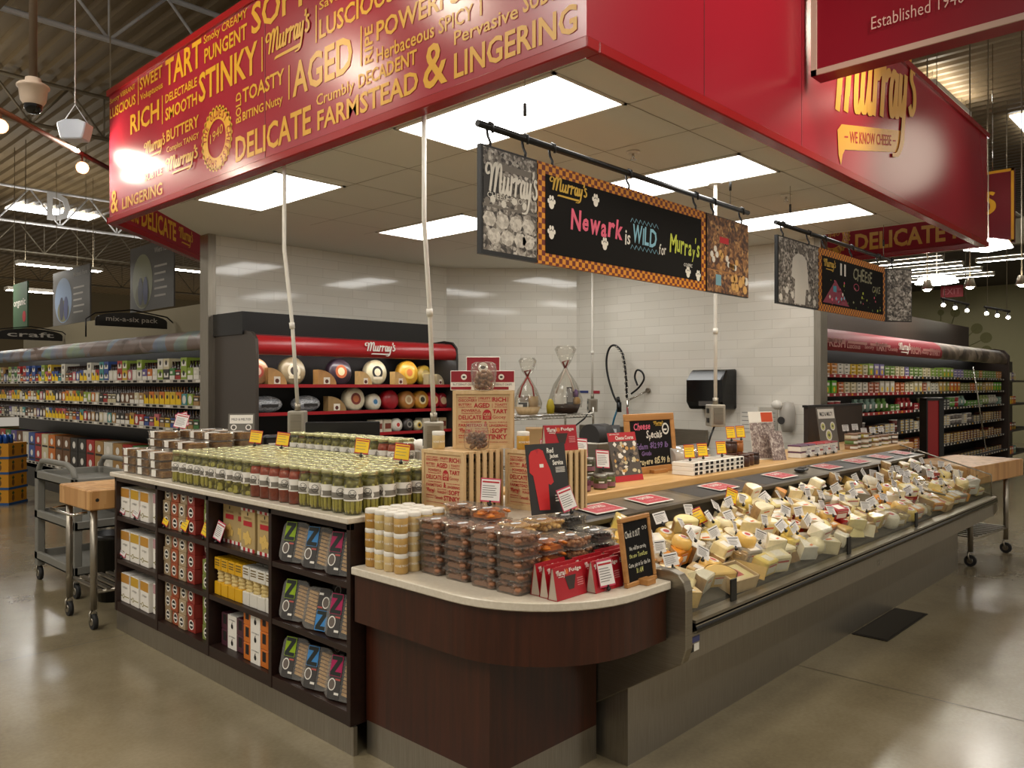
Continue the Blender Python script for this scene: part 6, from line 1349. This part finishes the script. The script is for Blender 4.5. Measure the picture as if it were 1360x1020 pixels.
for s, (z, wts) in enumerate(((1.665, [3,3,3,3,5,2,2,3,2,1,3,1,1,1]), (1.375, [1,1,1,2,2,3,3,1,1,4,2,3,1,1]), (1.11, [1,2,1,1,2,2,3,1,1,4,2,4,1,1]))):
    y = BY0+.12; k = 0
    while y < BY1-.1:
        k += 1; nm, cc = pick(wts); far = y > 14
        if BR_.random() < (.5 if s == 0 else .25) and s == 0:
            CX_.put((4.10, y, z+.0005), (0,0,0), f'{nm} can case, {od(k)} from the near end of the {("top","second","third")[s]} cooler shelf', color=lin(cc))
            nm2, cc2 = (nm, cc) if BR_.random() < .6 else pick(wts)
            CX_.put((4.10, y, z+.126), (0,0,0), f'{nm2} can case stacked upper, {od(k)} from the near end of the {("top","second","third")[s]} cooler shelf', color=lin(cc2)); y += .165
        else:
            if BR_.random() < .55 or k == 1: vv_ = BR_.randrange(4)
            CP4[vv_].put((4.08, y, z+.0005), (0,0,0), f'{nm} six pack of bottles, {od(k)} from the near end of the {("top","second","third")[s]} cooler shelf', color=lin(cc)); y += .148
def big_case():
    t = thing('beer_case', 'x', 'case', group='beer cases at the bottom of the cooler'); m = MB(); m.box((-.13,-.15,0), (.13,.15,.22), PKG); m.build('carton', t)
    m = MB(); m.disc((-.1306,.0,.12), nY, Z, .06, OFFW, 14, .05); m.rect((-.1305,.13,.02), nY, Z, .26, .03, DKG); m.build('label', t); return Proto(t)
BC = big_case(); y = BY0+.3; k = 0
while y < 17:
    k += 1; nm, cc = pick([2,3,3,4,1,3,2,1,1,4,1,4,1,1])
    for j in range(2): BC.put((4.16, y, .4005+.221*j), (0,0,0), f'{nm} beer case, {"upper" if j else "lower"} of {od(k)} pair along the cooler bottom', color=lin(cc))
    y += .325
# arched aisle signs on hoops
def arch(label, cx, cy, txt, w_):
    t = thing('arch_sign', label, 'sign', (cx,cy,2.25), 0, 'arched black aisle signs', True); h_ = .10
    m = MB(); n_ = 12; P = [(cx-w_/2,cy,2.37),(cx+w_/2,cy,2.37)]+[(cx+w_/2*math.cos(a*pi/n_) if 0 < a < n_ else cx+w_/2*(1 if a == 0 else -1), cy, 2.46+.10*math.sin(a*pi/n_)) for a in range(n_+1)]
    m.prism(P, (0,.015,0), BLK); m.build('plate', t)
    m = MB(); m.text(txt, (cx-w_*.36,cy-.002,2.42), X, Z, w_*.72, .085, mat('arch_text', '#a8a39a', .5), .01); m.build('lettering', t)
    m = MB(); m.ring([(cx-w_*.62,cy+.008,2.22),(cx-w_*.62,cy+.008,2.45),(cx-w_*.5,cy+.008,2.53),(cx,cy+.008,2.60),(cx+w_*.5,cy+.008,2.53),(cx+w_*.64,cy+.008,2.42),(cx+w_*.66,cy+.008,2.22)], .010, 6, BLK); m.build('hoop', t)
arch('black arched sign reading mix-a-six pack above the beer cooler', 4.22, 10.9, 'mix-a-six pack', .92); arch('black arched sign reading craft further left above the cooler', 4.22, 15.2, 'craft', .98)
# stack of yellow cases with blue cans
def can_case():
    t = thing('can_carton', 'x', 'carton', group='yellow cartons stacked on the floor')
    YC = mat('carton_yellow', '#c98a16', .5); BL = mat('tray_blue', '#1f4f86', .5)
    m = MB(); m.box((-.26,-.20,.02), (.26,.20,.205), YC); m.build('carton', t)
    m = MB(); m.box((-.27,-.21,0), (.27,.21,.03), BL); m.build('tray', t)
    m = MB()
    for fx_, fy in ((-.14,-.201),(.14,-.201)): m.disc((fx_,fy,.09), X, Z, .028, mat('pine_brown', '#6e4a1c', .6), 12, .045); m.add([(fx_+a,fy-.0005,.135+b_) for a, b_ in ((-.03,.02),(-.01,0),(.01,0),(.03,.02),(0,.05))], [tuple(range(5))], mat('pine_green', '#2f4a1e', .6))
    for fy in (-.10,.10): m.disc((.261,fy,.09), Y, Z, .028, MT['pine_brown'], 12, .045); m.add([(.2615,fy+a,.135+b_) for a, b_ in ((-.03,.02),(-.01,0),(.01,0),(.03,.02),(0,.05))], [tuple(range(5))], MT['pine_green'])
    m.build('print', t); return Proto(t)
CC_ = can_case(); cx, cy = 3.10, 9.80
base = Vector((0,0,0)); fwd = Vector((.7266,.687,0)); rgt = Vector((.687,-.7266,0)); SC0 = fwd*10.85 + rgt*(-6.98)
for k in range(4):
    CC_.put((SC0.x,SC0.y,.0005+.206*k), (0,0,math.radians(-46.6)), f'yellow carton with blue tray, {("bottom","second","third","top")[k]} of the floor stack')
for j in range(2):
    for i in range(6):
        p_ = SC0 + rgt*(-.20+.08*i) + fwd*(-.16+.10*j)
        t = thing('drink_can', f'blue can standing on the yellow cartons, {od(i+1)} of the {"front" if j == 0 else "back"} line', 'can', (p_.x,p_.y,.8245), 0, 'blue cans on the yellow cartons')
        m = MB(); m.lathe([(0,0),(.03,0),(.033,.006),(.033,.105),(.027,.115),(0,.115)], 10, mat('can_blue', '#1a4a96', .25, .4)); m.build('can', t)
# dark long cases beside the stack
for i, (yy, cc, nm) in enumerate(((9.2,'#4a1c14','maroon'),(9.75,'#b8862a','gold'),(10.3,'#241f1e','black'))):
    t = thing('beer_case', f'{nm} beer case on the cooler kick, {od(i+1)} from the carts', 'case', (3.8,yy,.0005), 0, 'beer cases on the floor by the cooler'); m = MB(); m.box((-.13,-.2,0), (.13,.2,.36), PKG); o = m.build('carton', t); o.color = lin(cc)
    m = MB(); m.rect((-.1305,.15,.1), nY, Z, .3, .12, OFFW if i else YEL); m.build('label', t)

# ================================================================ DAIRY CASE PRODUCTS
DR = random.Random(31)
def pouch():
    t = thing('cheese_pack', 'x', 'pack', group='packs in the dairy case'); m = MB(); m.box((-.075,0,0), (.075,.12,.042), PKG); m.rect((-.06,-.0006,.006), X, Z, .12, .010, OFFW); m.rect((-.05,-.0006,.024), X, Z, .06, .010, mat('pack_dark', '#3a3f3a', .5)); m.build('pack', t); return Proto(t)
def tubp():
    t = thing('dairy_tub', 'x', 'tub', group='tubs in the dairy case'); m = MB(); m.lathe([(0,0),(.045,0),(.052,.07),(0,.07)], 12, PKG, (0,.06,0)); m.lathe([(.054,.066),(.054,.076),(0,.078)], 12, OFFW, (0,.06,0)); m.build('tub', t); return Proto(t)
def bagp():
    t = thing('snack_bag', 'x', 'bag', group='bags in the dairy case'); m = MB(); m.ball((0,.06,.075), (.065,.05,.075), PKGC, 10, 7); m.box((-.05,.045,.14), (.05,.075,.165), PKGC); m.rect((-.035,.007,.05), X, Z, .07, .05, OFFW); m.build('bag', t); return Proto(t)
def boxp():
    t = thing('snack_box', 'x', 'box', group='boxes in the dairy case'); m = MB(); m.box((-.07,0,0), (.07,.12,.145), PKG); m.rect((-.055,-.0006,.09), X, Z, .11, .03, OFFW); m.disc((0,-.0008,.045), X, Z, .03, YELC, 10); m.build('box', t); return Proto(t)
def slab():
    t = thing('meat_pack', 'x', 'pack', group='flat packs in the dairy case'); m = MB(); m.box((-.08,0,0), (.08,.13,.036), PKGC); m.rect((-.07,-.0006,.005), X, Z, .14, .008, OFFW); m.rect((-.06,-.0006,.020), X, Z, .07, .009, YELC); m.build('pack', t); return Proto(t)
PO, TU, BG, BO, ME = pouch(), tubp(), bagp(), boxp(), slab()
shp = [[('white', '#d9d5c6'), ('orange', '#cf8a3a'), ('green', '#7a9a4a'), ('yellow', '#d6b32a'), ('lilac', '#8a7fb0'), ('cream', '#d0c69a'), ('lime', '#8fae4a')], [('cream', '#cfc39a'), ('salmon', '#b86a4a'), ('tan', '#b89a62'), ('orange', '#c8692a'), ('bright green', '#5fae2a'), ('olive', '#8a8a4a'), ('pale', '#d2cdbb')],
       [('red', '#a82a30'), ('sea green', '#8aa89a'), ('slate', '#4a4c4a'), ('lettuce green', '#6a9a4a'), ('pale green', '#a9b87a'), ('white', '#cfcbbd')], [('dark brown', '#4a2a1e'), ('white', '#c9c2b4'), ('maroon', '#6a2a24'), ('tan', '#9a7a4e'), ('grey', '#77706a')],
       [('brick', '#9a4a2c'), ('tan', '#9c7440'), ('beige', '#c2ad90'), ('brown', '#6b4428'), ('maroon', '#5e241e')], [('grey brown', '#5e5046'), ('dark', '#3a312b'), ('rust', '#7a3a22')]]
SN = ('top', 'second', 'third', 'fourth', 'fifth', 'bottom')
total = 0
for s, z in enumerate(DSH):
    x = DX0+.12; k = 0; run = 0; cur = None
    while x < DX1-.1:
        k += 1
        if run <= 0: cur = (DR.choice(shp[s]), DR.choice(((PO,3),(PO,3),(PO,3),(BO,1)) if s < 2 else ((PO,3),(TU,2),(PO,2),(BG,1)) if s < 3 else ((ME,4),(ME,3),(TU,2),(ME,4)) if s < 5 else ((ME,2),))); run = DR.choice((1,2,2,3))
        (nm, cc), (P_, n_) = cur; run -= 1
        
        if s in (0, 1): yy = 3.49
        else: yy = 3.49
        for j in range(n_):
            hh = {PO: .0425, ME: .0365, TU: .0785, BG: .17, BO: .146}[P_]
            P_.put((x, yy, z+.0005+hh*j), (0,0,DR.uniform(-.04,.04)), f'{nm} {P_.root.name.split(".")[0].replace("_"," ")}, {("lowest","second","third","uppermost")[j]} in the {od(k)} place of the {SN[s]} dairy shelf', color=lin(cc)); total += 1
        x += .190
# end fixture past the dairy case
t = thing('snack_shelf', 'colourful snack shelf past the end of the dairy case', 'shelf', (17.4,4.0,0), 0, None, True)
m = MB(); m.box((17.0,3.9,0), (19.5,4.0,2.1), DKG)
for z in (.3,.75,1.25,1.7): m.box((17.0,3.5,z-.03), (19.5,3.9,z), DKG)
m.build('rack', t)
for s, z in enumerate((.3,.75,1.25,1.7)):
    for i in range(5):
        nm, cc = pick(); BO.put((17.12+.17*i, 3.52, z+.0005), (0,0,0), f'{nm} snack box, {od(i+1)} on the {("lowest","second","third","top")[s]} shelf past the dairy case', 'boxes on the snack shelf', lin(cc))

# ================================================================ FAR WALLS, STORE CEILING, TRUSSES
m = MB(); m.box((26,-4,0), (26.2,16,4.45), mat('wall_olive', '#8f8a68', .7)); struct(m.build('wall_far_right'))
m = MB(); m.box((18.5,-6,4.45), (26.2,16,4.6), mat('soffit_dark', '#3a332c', .8)); m.box((18.3,-6,4.4), (18.5,16,4.9), mat('store_beige', '#8b8168', .7)); struct(m.build('ceiling_soffit'))
m = MB(); PL = mat('mural_green', '#6b683f', .7); R2 = random.Random(5); c0 = Vector((25.99,7.05,2.35))
for k in range(11):
    a = math.radians(12+15.5*k); L_ = R2.uniform(.75,1.35)*1.1; e = c0+Vector((0,-math.cos(a)*L_,math.sin(a)*L_)); m.ring([c0, e], .012, 4, PL, False); m.disc(e-Vector((.004,0,0)), Y, Z, R2.uniform(.08,.16), PL, 14)
tag(m.build('wall_mural'), 'olive dandelion mural on the far right wall', 'mural')
m = MB(); m.box((-3,46,0), (30,46.2,7), mat('wall_tan', '#6e6248', .8)); struct(m.build('wall_far_left'))
# corrugated roof deck, ribs along y
def deck(x0, x1, y0, y1, z, name):
    m = MB(); DK = mat('roof_metal', '#79674a', .6, .0); p_ = .26; n_ = int((x1-x0)/p_); pts = []
    for k in range(n_): b0 = x0+p_*k; pts += [(b0,z),(b0+.09,z),(b0+.12,z+.06),(b0+.23,z+.06)]
    m.add([(x,y0,zz) for x, zz in pts]+[(x,y1,zz) for x, zz in pts], [(i, i+1, len(pts)+i+1, len(pts)+i) for i in range(len(pts)-1)], DK); struct(m.build(name))
deck(-6, 30, -6, 47, 6.6, 'ceiling_deck')
STW = mat('truss_white', '#d3d6de', .5); STB = mat('truss_dark', '#857a66', .6)
def truss(label, p0, p1, z0, z1, mt, n_):
    t = thing('roof_truss', label, 'roof truss', ((p0[0]+p1[0])/2,(p0[1]+p1[1])/2,z0), 0, 'roof trusses', True); a = Vector((p0[0],p0[1],0)); b_ = Vector((p1[0],p1[1],0)); r_ = .035
    m = MB(); m.ring([a+Z*z0, b_+Z*z0], r_, 6, mt); m.build('bottom_chord', t); m = MB(); m.ring([a+Z*z1, b_+Z*z1], r_, 6, mt); m.build('top_chord', t)
    m = MB()
    for k in range(n_):
        u0, u1, um = k/n_, (k+1)/n_, (k+.5)/n_; m.ring([a.lerp(b_,u0)+Z*z1, a.lerp(b_,um)+Z*z0], .02, 5, mt); m.ring([a.lerp(b_,um)+Z*z0, a.lerp(b_,u1)+Z*z1], .02, 5, mt); m.ring([a.lerp(b_,um)+Z*z0, a.lerp(b_,um)+Z*z1], .014, 5, mt)
    m.build('web', t)
truss('white roof truss across the upper left corner above the camera dome', (-4,10.1), (8.5,10.1), 5.75, 6.5, STW, 9)
truss('white roof truss with the letter D hanging near it', (-2,21.0), (11,21.0), 5.40, 6.2, STW, 10)
truss('dim roof truss between the two white ones', (-1,14.4), (9,14.4), 5.8, 6.5, STB, 9)
truss('dim roof truss far back on the left', (0,27), (20,27), 5.6, 6.5, STB, 14)
truss('dim roof truss at the far back of the store', (0,34), (24,34), 5.6, 6.5, STB, 16)
truss('roof truss over the far right aisle', (9,5.5), (24,5.5), 5.5, 6.5, STB, 12)
truss('white roof truss high above the right fascia', (9.5,1.0), (22,1.0), 5.4, 6.3, STW, 9)
def pipe(label, p0, p1, r_, mt=STB):
    m = MB(); m.ring([p0, p1], r_, 8, mt); tag(m.build('ceiling_pipe'), label, 'pipe')
pipe('long pale pipe running up to the right across the upper left ceiling', (1.1,4.0,5.2), (1.1,16,5.2), .04, STW); pipe('thick grey pipe under the roof on the left, right of the pale one', (2.35,3.0,5.6), (2.35,20,5.6), .07); pipe('thin pipe under the roof in the far left', (.2,5,5.5), (.2,22,5.5), .03); pipe('thin sprinkler pipe over the right aisle', (10,3.6,5.0), (24,3.6,5.0), .03)
for i, (x, y, z) in enumerate(((7.6,25.3,6.58),(18.1,3.0,6.58))):
    m = MB(); m.box((x-1.1,y-.45,z-.02), (x+1.1,y+.45,z), SKY); tag(m.build('skylight'), ('bright skylight above the letter D truss','bright skylight over the right aisle')[i], 'skylight')
m = MB(); m.text('D', (6.15,20.9,5.52), X, Z, .5, .66, STW, .03); o = m.build('hanging_letter'); o.modifiers.new('s', 'SOLIDIFY').thickness = .04; tag(o, 'pale letter D hanging under the roof at the left', 'letter')
m = MB(); m.box((2.0,15.6,0), (2.5,16.1,6.5), mat('column_beige', '#8d7f62', .7)); struct(m.build('column_1'))
UPL = mat('added_uplight_lit', (1,.93,.8,1), .5, emit=22)  # glow added on top of the housings to brighten the roof deck
# high-bay fixtures (store lighting)
def bay(x, y, z, L_, rot, label, w_=.16, top=6.59):
    t = thing('bay_light', label, 'ceiling light', (x,y,z), rot, 'linear store lights')
    m = MB(); m.box((-L_/2,-w_,0), (L_/2,w_,.08), WHT); m.build('housing', t); m = MB(); m.rect((-L_/2+.03,-w_+.02,-.002), Y, X, 2*w_-.04, L_-.06, BAY); m.build('tube', t); m = MB(); m.rect((-L_/2+.03,-w_*.7,.084), X, Y, L_-.06, w_*1.4, UPL); m.build('added_uplight', t)
    m = MB()
    for s_ in (-.4,.4): m.cyl((s_*L_,0,.08), (s_*L_,0,top-z), .005, 4, STB)
    m.build('wire', t)
for i, (x, y, z, L_) in enumerate(((6.3,20.5,4.35,1.8),(6.6,22.5,3.95,1.8),(4.6,22.5,3.95,1.2),(4.2,19.5,4.1,1.0),(9.5,20.5,4.6,2.0))): bay(x, y, z, L_, 0, f'bright linear store light far left, {od(i+1)} in view')
for i, (x, y) in enumerate(((19.2,6.2),(20.4,6.1),(21.6,6.0),(22.8,6.0),(20.2,3.7))): bay(x, y, 4.36, 2.1, pi/2, f'bright linear light under the dark soffit, {od(i+1)} from the front', .07, 4.44)
for i, (x, y, L_) in enumerate(((-1.0,4.4,2.4),(-2.2,1.5,2.4),(-3.5,7.5,2.4),(.3,-2.2,2.4),(5.2,-2.2,2.4),(11,-6,2.4),(-3.0,10.6,2.4),(1.6,14,2.4))): bay(x, y, 5.0, L_, 0, f'unseen linear store light over the front aisle, {od(i+1)} along')  # all out of view; the first is added to brighten the left floor
bay(14.6,3.85,6.3,2.1,0,'narrow glowing strip in place of a lit beam above the right fascia',.10)  # glowing strip built in place of a brightly lit roof beam
def panel_lamp(label, x, y, z, w_):
    t = thing('pendant_panel', label, 'pendant light', (x,y,z), .3, None); m = MB(); m.lathe([(w_,0),(w_*.8,.10),(w_*.2,.14),(0,.14)], 4, clear_mat('lamp_glass', '#dfe4ee', .6, .35) if 'lamp_glass' not in MT else MT['lamp_glass'], smooth=False); m.build('shade', t); m = MB(); m.disc((0,0,.0), Y, X, w_*.95, BAY, 4); m.build('diffuser', t); m = MB(); m.cyl((0,0,.14), (0,0,6.6-z), .006, 5, STB); m.build('wire', t)
panel_lamp('square pendant light right of the second hanging sign', 12.98, 3.57, 3.117, .30); panel_lamp('square pendant light just below the canopy right corner', 11.52, 2.57, 3.33, .28); panel_lamp('square pendant light behind the second hanging sign', 10.3, 3.47, 3.31, .26)
# track lights
def track(label, p0, p1, heads, drop, aim, mt, k=1, grp=None):
    t = thing('track_light', label, 'track light', p0, 0, grp, True); m = MB(); m.ring([p0, p1], .022, 6, mt); m.build('track', t); a, b_ = Vector(p0), Vector(p1); m = MB(); [m.cyl(a.lerp(b_, q), Vector((a.lerp(b_, q).x, a.lerp(b_, q).y, 6.6)), .006, 4, STB) for q in (.12, .88)]; m.build('hanger', t)
    for u_ in heads:
        p_ = a.lerp(b_, u_); q = p_ - Z*drop; d_ = (Vector(aim(p_))-q).normalized()
        m = MB(); m.cyl(p_, q, .012, 6, mt); e = q+d_*.10*k; m.ring([q-d_*.05*k, q+d_*.02*k, e], [.028*k,.045*k,.055*k], 14, mt); m.build('lamp_head', t)
        m = MB(); m.ring([e-d_*.03*k, e+d_*.012*k], [.045*k, .045*k], 12, BULB); m.build('bulb', t)
    return t
def spot(loc, aim, w_, ang=60, col=(1,.88,.70), r_=.05):
    L_ = bpy.data.lights.new('spot', 'SPOT'); L_.energy = w_; L_.color = col; L_.spot_size = math.radians(ang); L_.spot_blend = .6; L_.shadow_soft_size = r_
    o = bpy.data.objects.new('spot', L_); COL.objects.link(o); o.location = loc; o.rotation_euler = (Vector(aim)-Vector(loc)).to_track_quat('-Z', 'Y').to_euler()
BRZ = mat('track_bronze', '#7a5238', .5)
track('bronze track light running past the canopy left corner', (.99,6.23,3.67), (3.17,8.29,3.67), (.333,.71), .13, lambda p_: (p_.x-.3, p_.y-1.2, p_.z-.35), BRZ)
spot((2.50,7.64,3.68), (2.72,6.8,3.35), SPOT_W*.22, 160, r_=.05); spot((1.80,6.72,3.52), (2.72,6.4,3.5), SPOT_W*.06, 120, r_=.05)
spot((1.71,4.10,4.30), (2.72,3.0,3.5), SPOT_W*.12, 100, r_=.14); spot((1.0,6.0,4.5), (2.72,5.4,3.6), SPOT_W*.3, 75)  # unseen spots added for the glow across the left fascia
spot((6.1,1.19,4.45), (4.6,2.13,3.5), SPOT_W*.7, 110, r_=.30); spot((8.8,1.45,3.95), (7.2,2.13,3.4), SPOT_W*.05, 110, r_=.40); spot((3.9,.2,4.9), (3.6,2.13,3.6), SPOT_W*.9, 90, r_=.3)  # unseen spots added for highlights and brightness on the right fascia
track('unseen bronze track light added in front of the left fascia', (1.15,2.6,4.75), (1.15,6.0,4.75), (.22,.85), .16, lambda p_: (2.72, p_.y+.3, 3.6), BRZ)  # out-of-view track and bulbs, added to go with the left fascia spots
track('unseen bronze track light added in front of the right fascia', (5.6,.9,4.8), (9.0,1.1,4.8), (.15,.8), .16, lambda p_: (p_.x, 2.13, 3.6), BRZ)  # second added track, unseen, for the right fascia spots
for i, (p0, p1) in enumerate((((15.34,4.15,3.13),(15.70,3.80,3.02)), ((15.86,3.60,2.98),(16.2,3.28,2.90)))): track(f'short track with three small spotlights over the right aisle, {("nearer","farther")[i]} one', p0, p1, (.08,.5,.92), .07, lambda p_: (p_.x-1, p_.y-.3, p_.z-.9), DKG, .7, grp='short three-lamp tracks')
for i, (x, y, z) in enumerate(((10.84,3.09,2.80),(11.2,2.70,2.83),(11.65,2.23,2.86))):
    t = thing('spot_pendant', f'glowing pendant spotlight past the canopy end, {od(i+1)} from the left', 'pendant light', (x,y,z), 0, 'pendant spots past the canopy'); m = MB(); m.cyl((0,0,.12), (0,0,6.6-z), .008, 6, STB); m.build('stem', t); m = MB(); m.lathe([(.04,.12),(.07,.0),(.065,.0),(.03,.11)], 14, STEEL); m.build('shade', t); m = MB(); m.ball((0,0,.02), (.05,.05,.045), BULB, 10, 7); m.build('bulb', t)
# camera dome and access point
t = thing('camera_dome', 'bronze lit security camera dome hanging at the upper left', 'security camera', (1.446,5.166,3.17)); HSG = mat('dome_housing', '#cbb6a2', .45)
m = MB(); m.cyl((0,0,.16), (0,0,3.4), .022, 8, mat('pole_bronze', '#5c4c3a', .6)); m.build('pole', t); m = MB(); m.lathe([(0,.20),(.04,.20),(.045,.17),(.075,.165),(.085,.155),(.085,.145),(.075,.14),(.066,.07),(.05,.045)], 20, HSG); m.build('housing', t)
m = MB(); m.lathe([(.048,.047),(.046,.02),(.03,.0),(0,-.006)], 18, BLKG); m.build('dome', t)
t = thing('access_point', 'white wireless box hung on wires at the upper left', 'wireless box', (2.09,6.47,3.50), math.radians(-46.6)); m = MB(); m.prism([(-.11,-.06,.05),(-.095,-.06,-.02),(-.08,-.06,-.07),(.08,-.06,-.07),(.095,-.06,-.02),(.11,-.06,.05),(.05,-.06,.075),(-.05,-.06,.075)], (0,.12,0), mat('ap_white', '#dbe4f6', .4)); m.build('case', t, .008)
m = MB(); m.ring([(-.10,0,.05),(0,0,.20),(.10,0,.05)], .004, 5, STW); m.cyl((0,0,.20), (0,0,3.1), .004, 5, STW); m.build('wire', t)
# hanging grey banners far left
def banner(label, p0, p1, z0, z1, mt, draw):
    t = thing('hanging_banner', label, 'banner', ((p0[0]+p1[0])/2,(p0[1]+p1[1])/2,z0), 0, None, True); a = Vector((p0[0],p0[1],0)); b_ = Vector((p1[0],p1[1],0)); u = (b_-a).normalized(); n_ = Vector((u.y,-u.x,0)); L_ = (b_-a).length
    m = MB(); m.prism([a+Z*z0, b_+Z*z0, b_+Z*z1, a+Z*z1], -n_*.03, mt); m.build('panel', t); m = MB(); draw(m, a+n_*.004, u, L_, z0, z1-z0, n_); m.build('print', t)
    m = MB()
    for f_ in (.1,.9): q = a.lerp(b_, f_); m.cyl(q+Z*z1, q+Z*6.6, .006, 4, STB)
    m.build('wire', t)
GB = mat('banner_grey', '#5b5854', .6); BP = mat('banner_text', '#b5b0a8', .6)
def farm(txt, sky):
    def f_(m, a, u, L_, z0, h_, n_):
        m.disc(a+u*L_*.30+Z*(z0+h_*.45), u, Z, L_*.24, mat('ban_'+sky, sky, .6), 24, h_*.42); e = n_*.003
        m.disc(a+u*L_*.30+Z*(z0+h_*.25)+e, u, Z, L_*.16, mat('ban_field', '#6b6a4a', .6), 18, h_*.2); m.disc(a+u*L_*.26+Z*(z0+h_*.3)+e*2, u, Z, L_*.06, mat('ban_dark', '#2e3048', .6), 10, h_*.22); m.disc(a+u*L_*.38+Z*(z0+h_*.3)+e*2, u, Z, L_*.06, mat('ban_blue', '#3c4470', .6), 10, h_*.22)
        m.text(txt, a+u*L_*.58+Z*(z0+h_*.84), u, Z, L_*.36, h_*.08, BP, .01)
        for k in range(5): m.rect(a+u*L_*.58+Z*(z0+h_*(.62-.11*k)), u, Z, L_*(.28-.03*(k % 3)), h_*.03, BP)
    return f_
banner('larger grey hanging banner with a greenish oval photo of two figures', (7.0,18.2), (7.0,16.0), 3.2, 4.6, GB, farm('Wiers Farms', '#8d8f72')); banner('grey hanging banner with a blue sky oval, left of the other', (6.0,20.0), (6.0,17.7), 2.94, 4.13, GB, farm('Michaels Farm', '#7f93b0'))
def org(m, a, u, L_, z0, h_, n_): m.text('organic', a+u*L_*.05+Z*(z0+h_*.45), u, Z, L_*.85, h_*.2, OFFW, .02); m.disc(a+u*L_*.8+Z*(z0+h_*.25), u, Z, L_*.12, REDP, 14)
banner('green hanging banner reading organic at the far left', (5.0,19.2), (5.0,18.25), 2.78, 3.72, mat('banner_green', '#3f5e40', .6), org)
# exit sign
t = thing('exit_sign', 'red exit sign under the dark soffit on the right', 'exit sign', (24.5,6.35,4.05), 0); m = MB(); m.box((-.01,-.02,.32), (.01,.02,.40), DKG); m.box((-.03,-.28,0), (.03,.28,.32), mat('exit_red', '#a5222e', .5)); m.build('plate', t); m = MB(); m.text('EXIT', (-.032,.22,.08), nY, Z, .44, .16, mat('exit_text', '#d9838a', .5)); m.build('lettering', t)
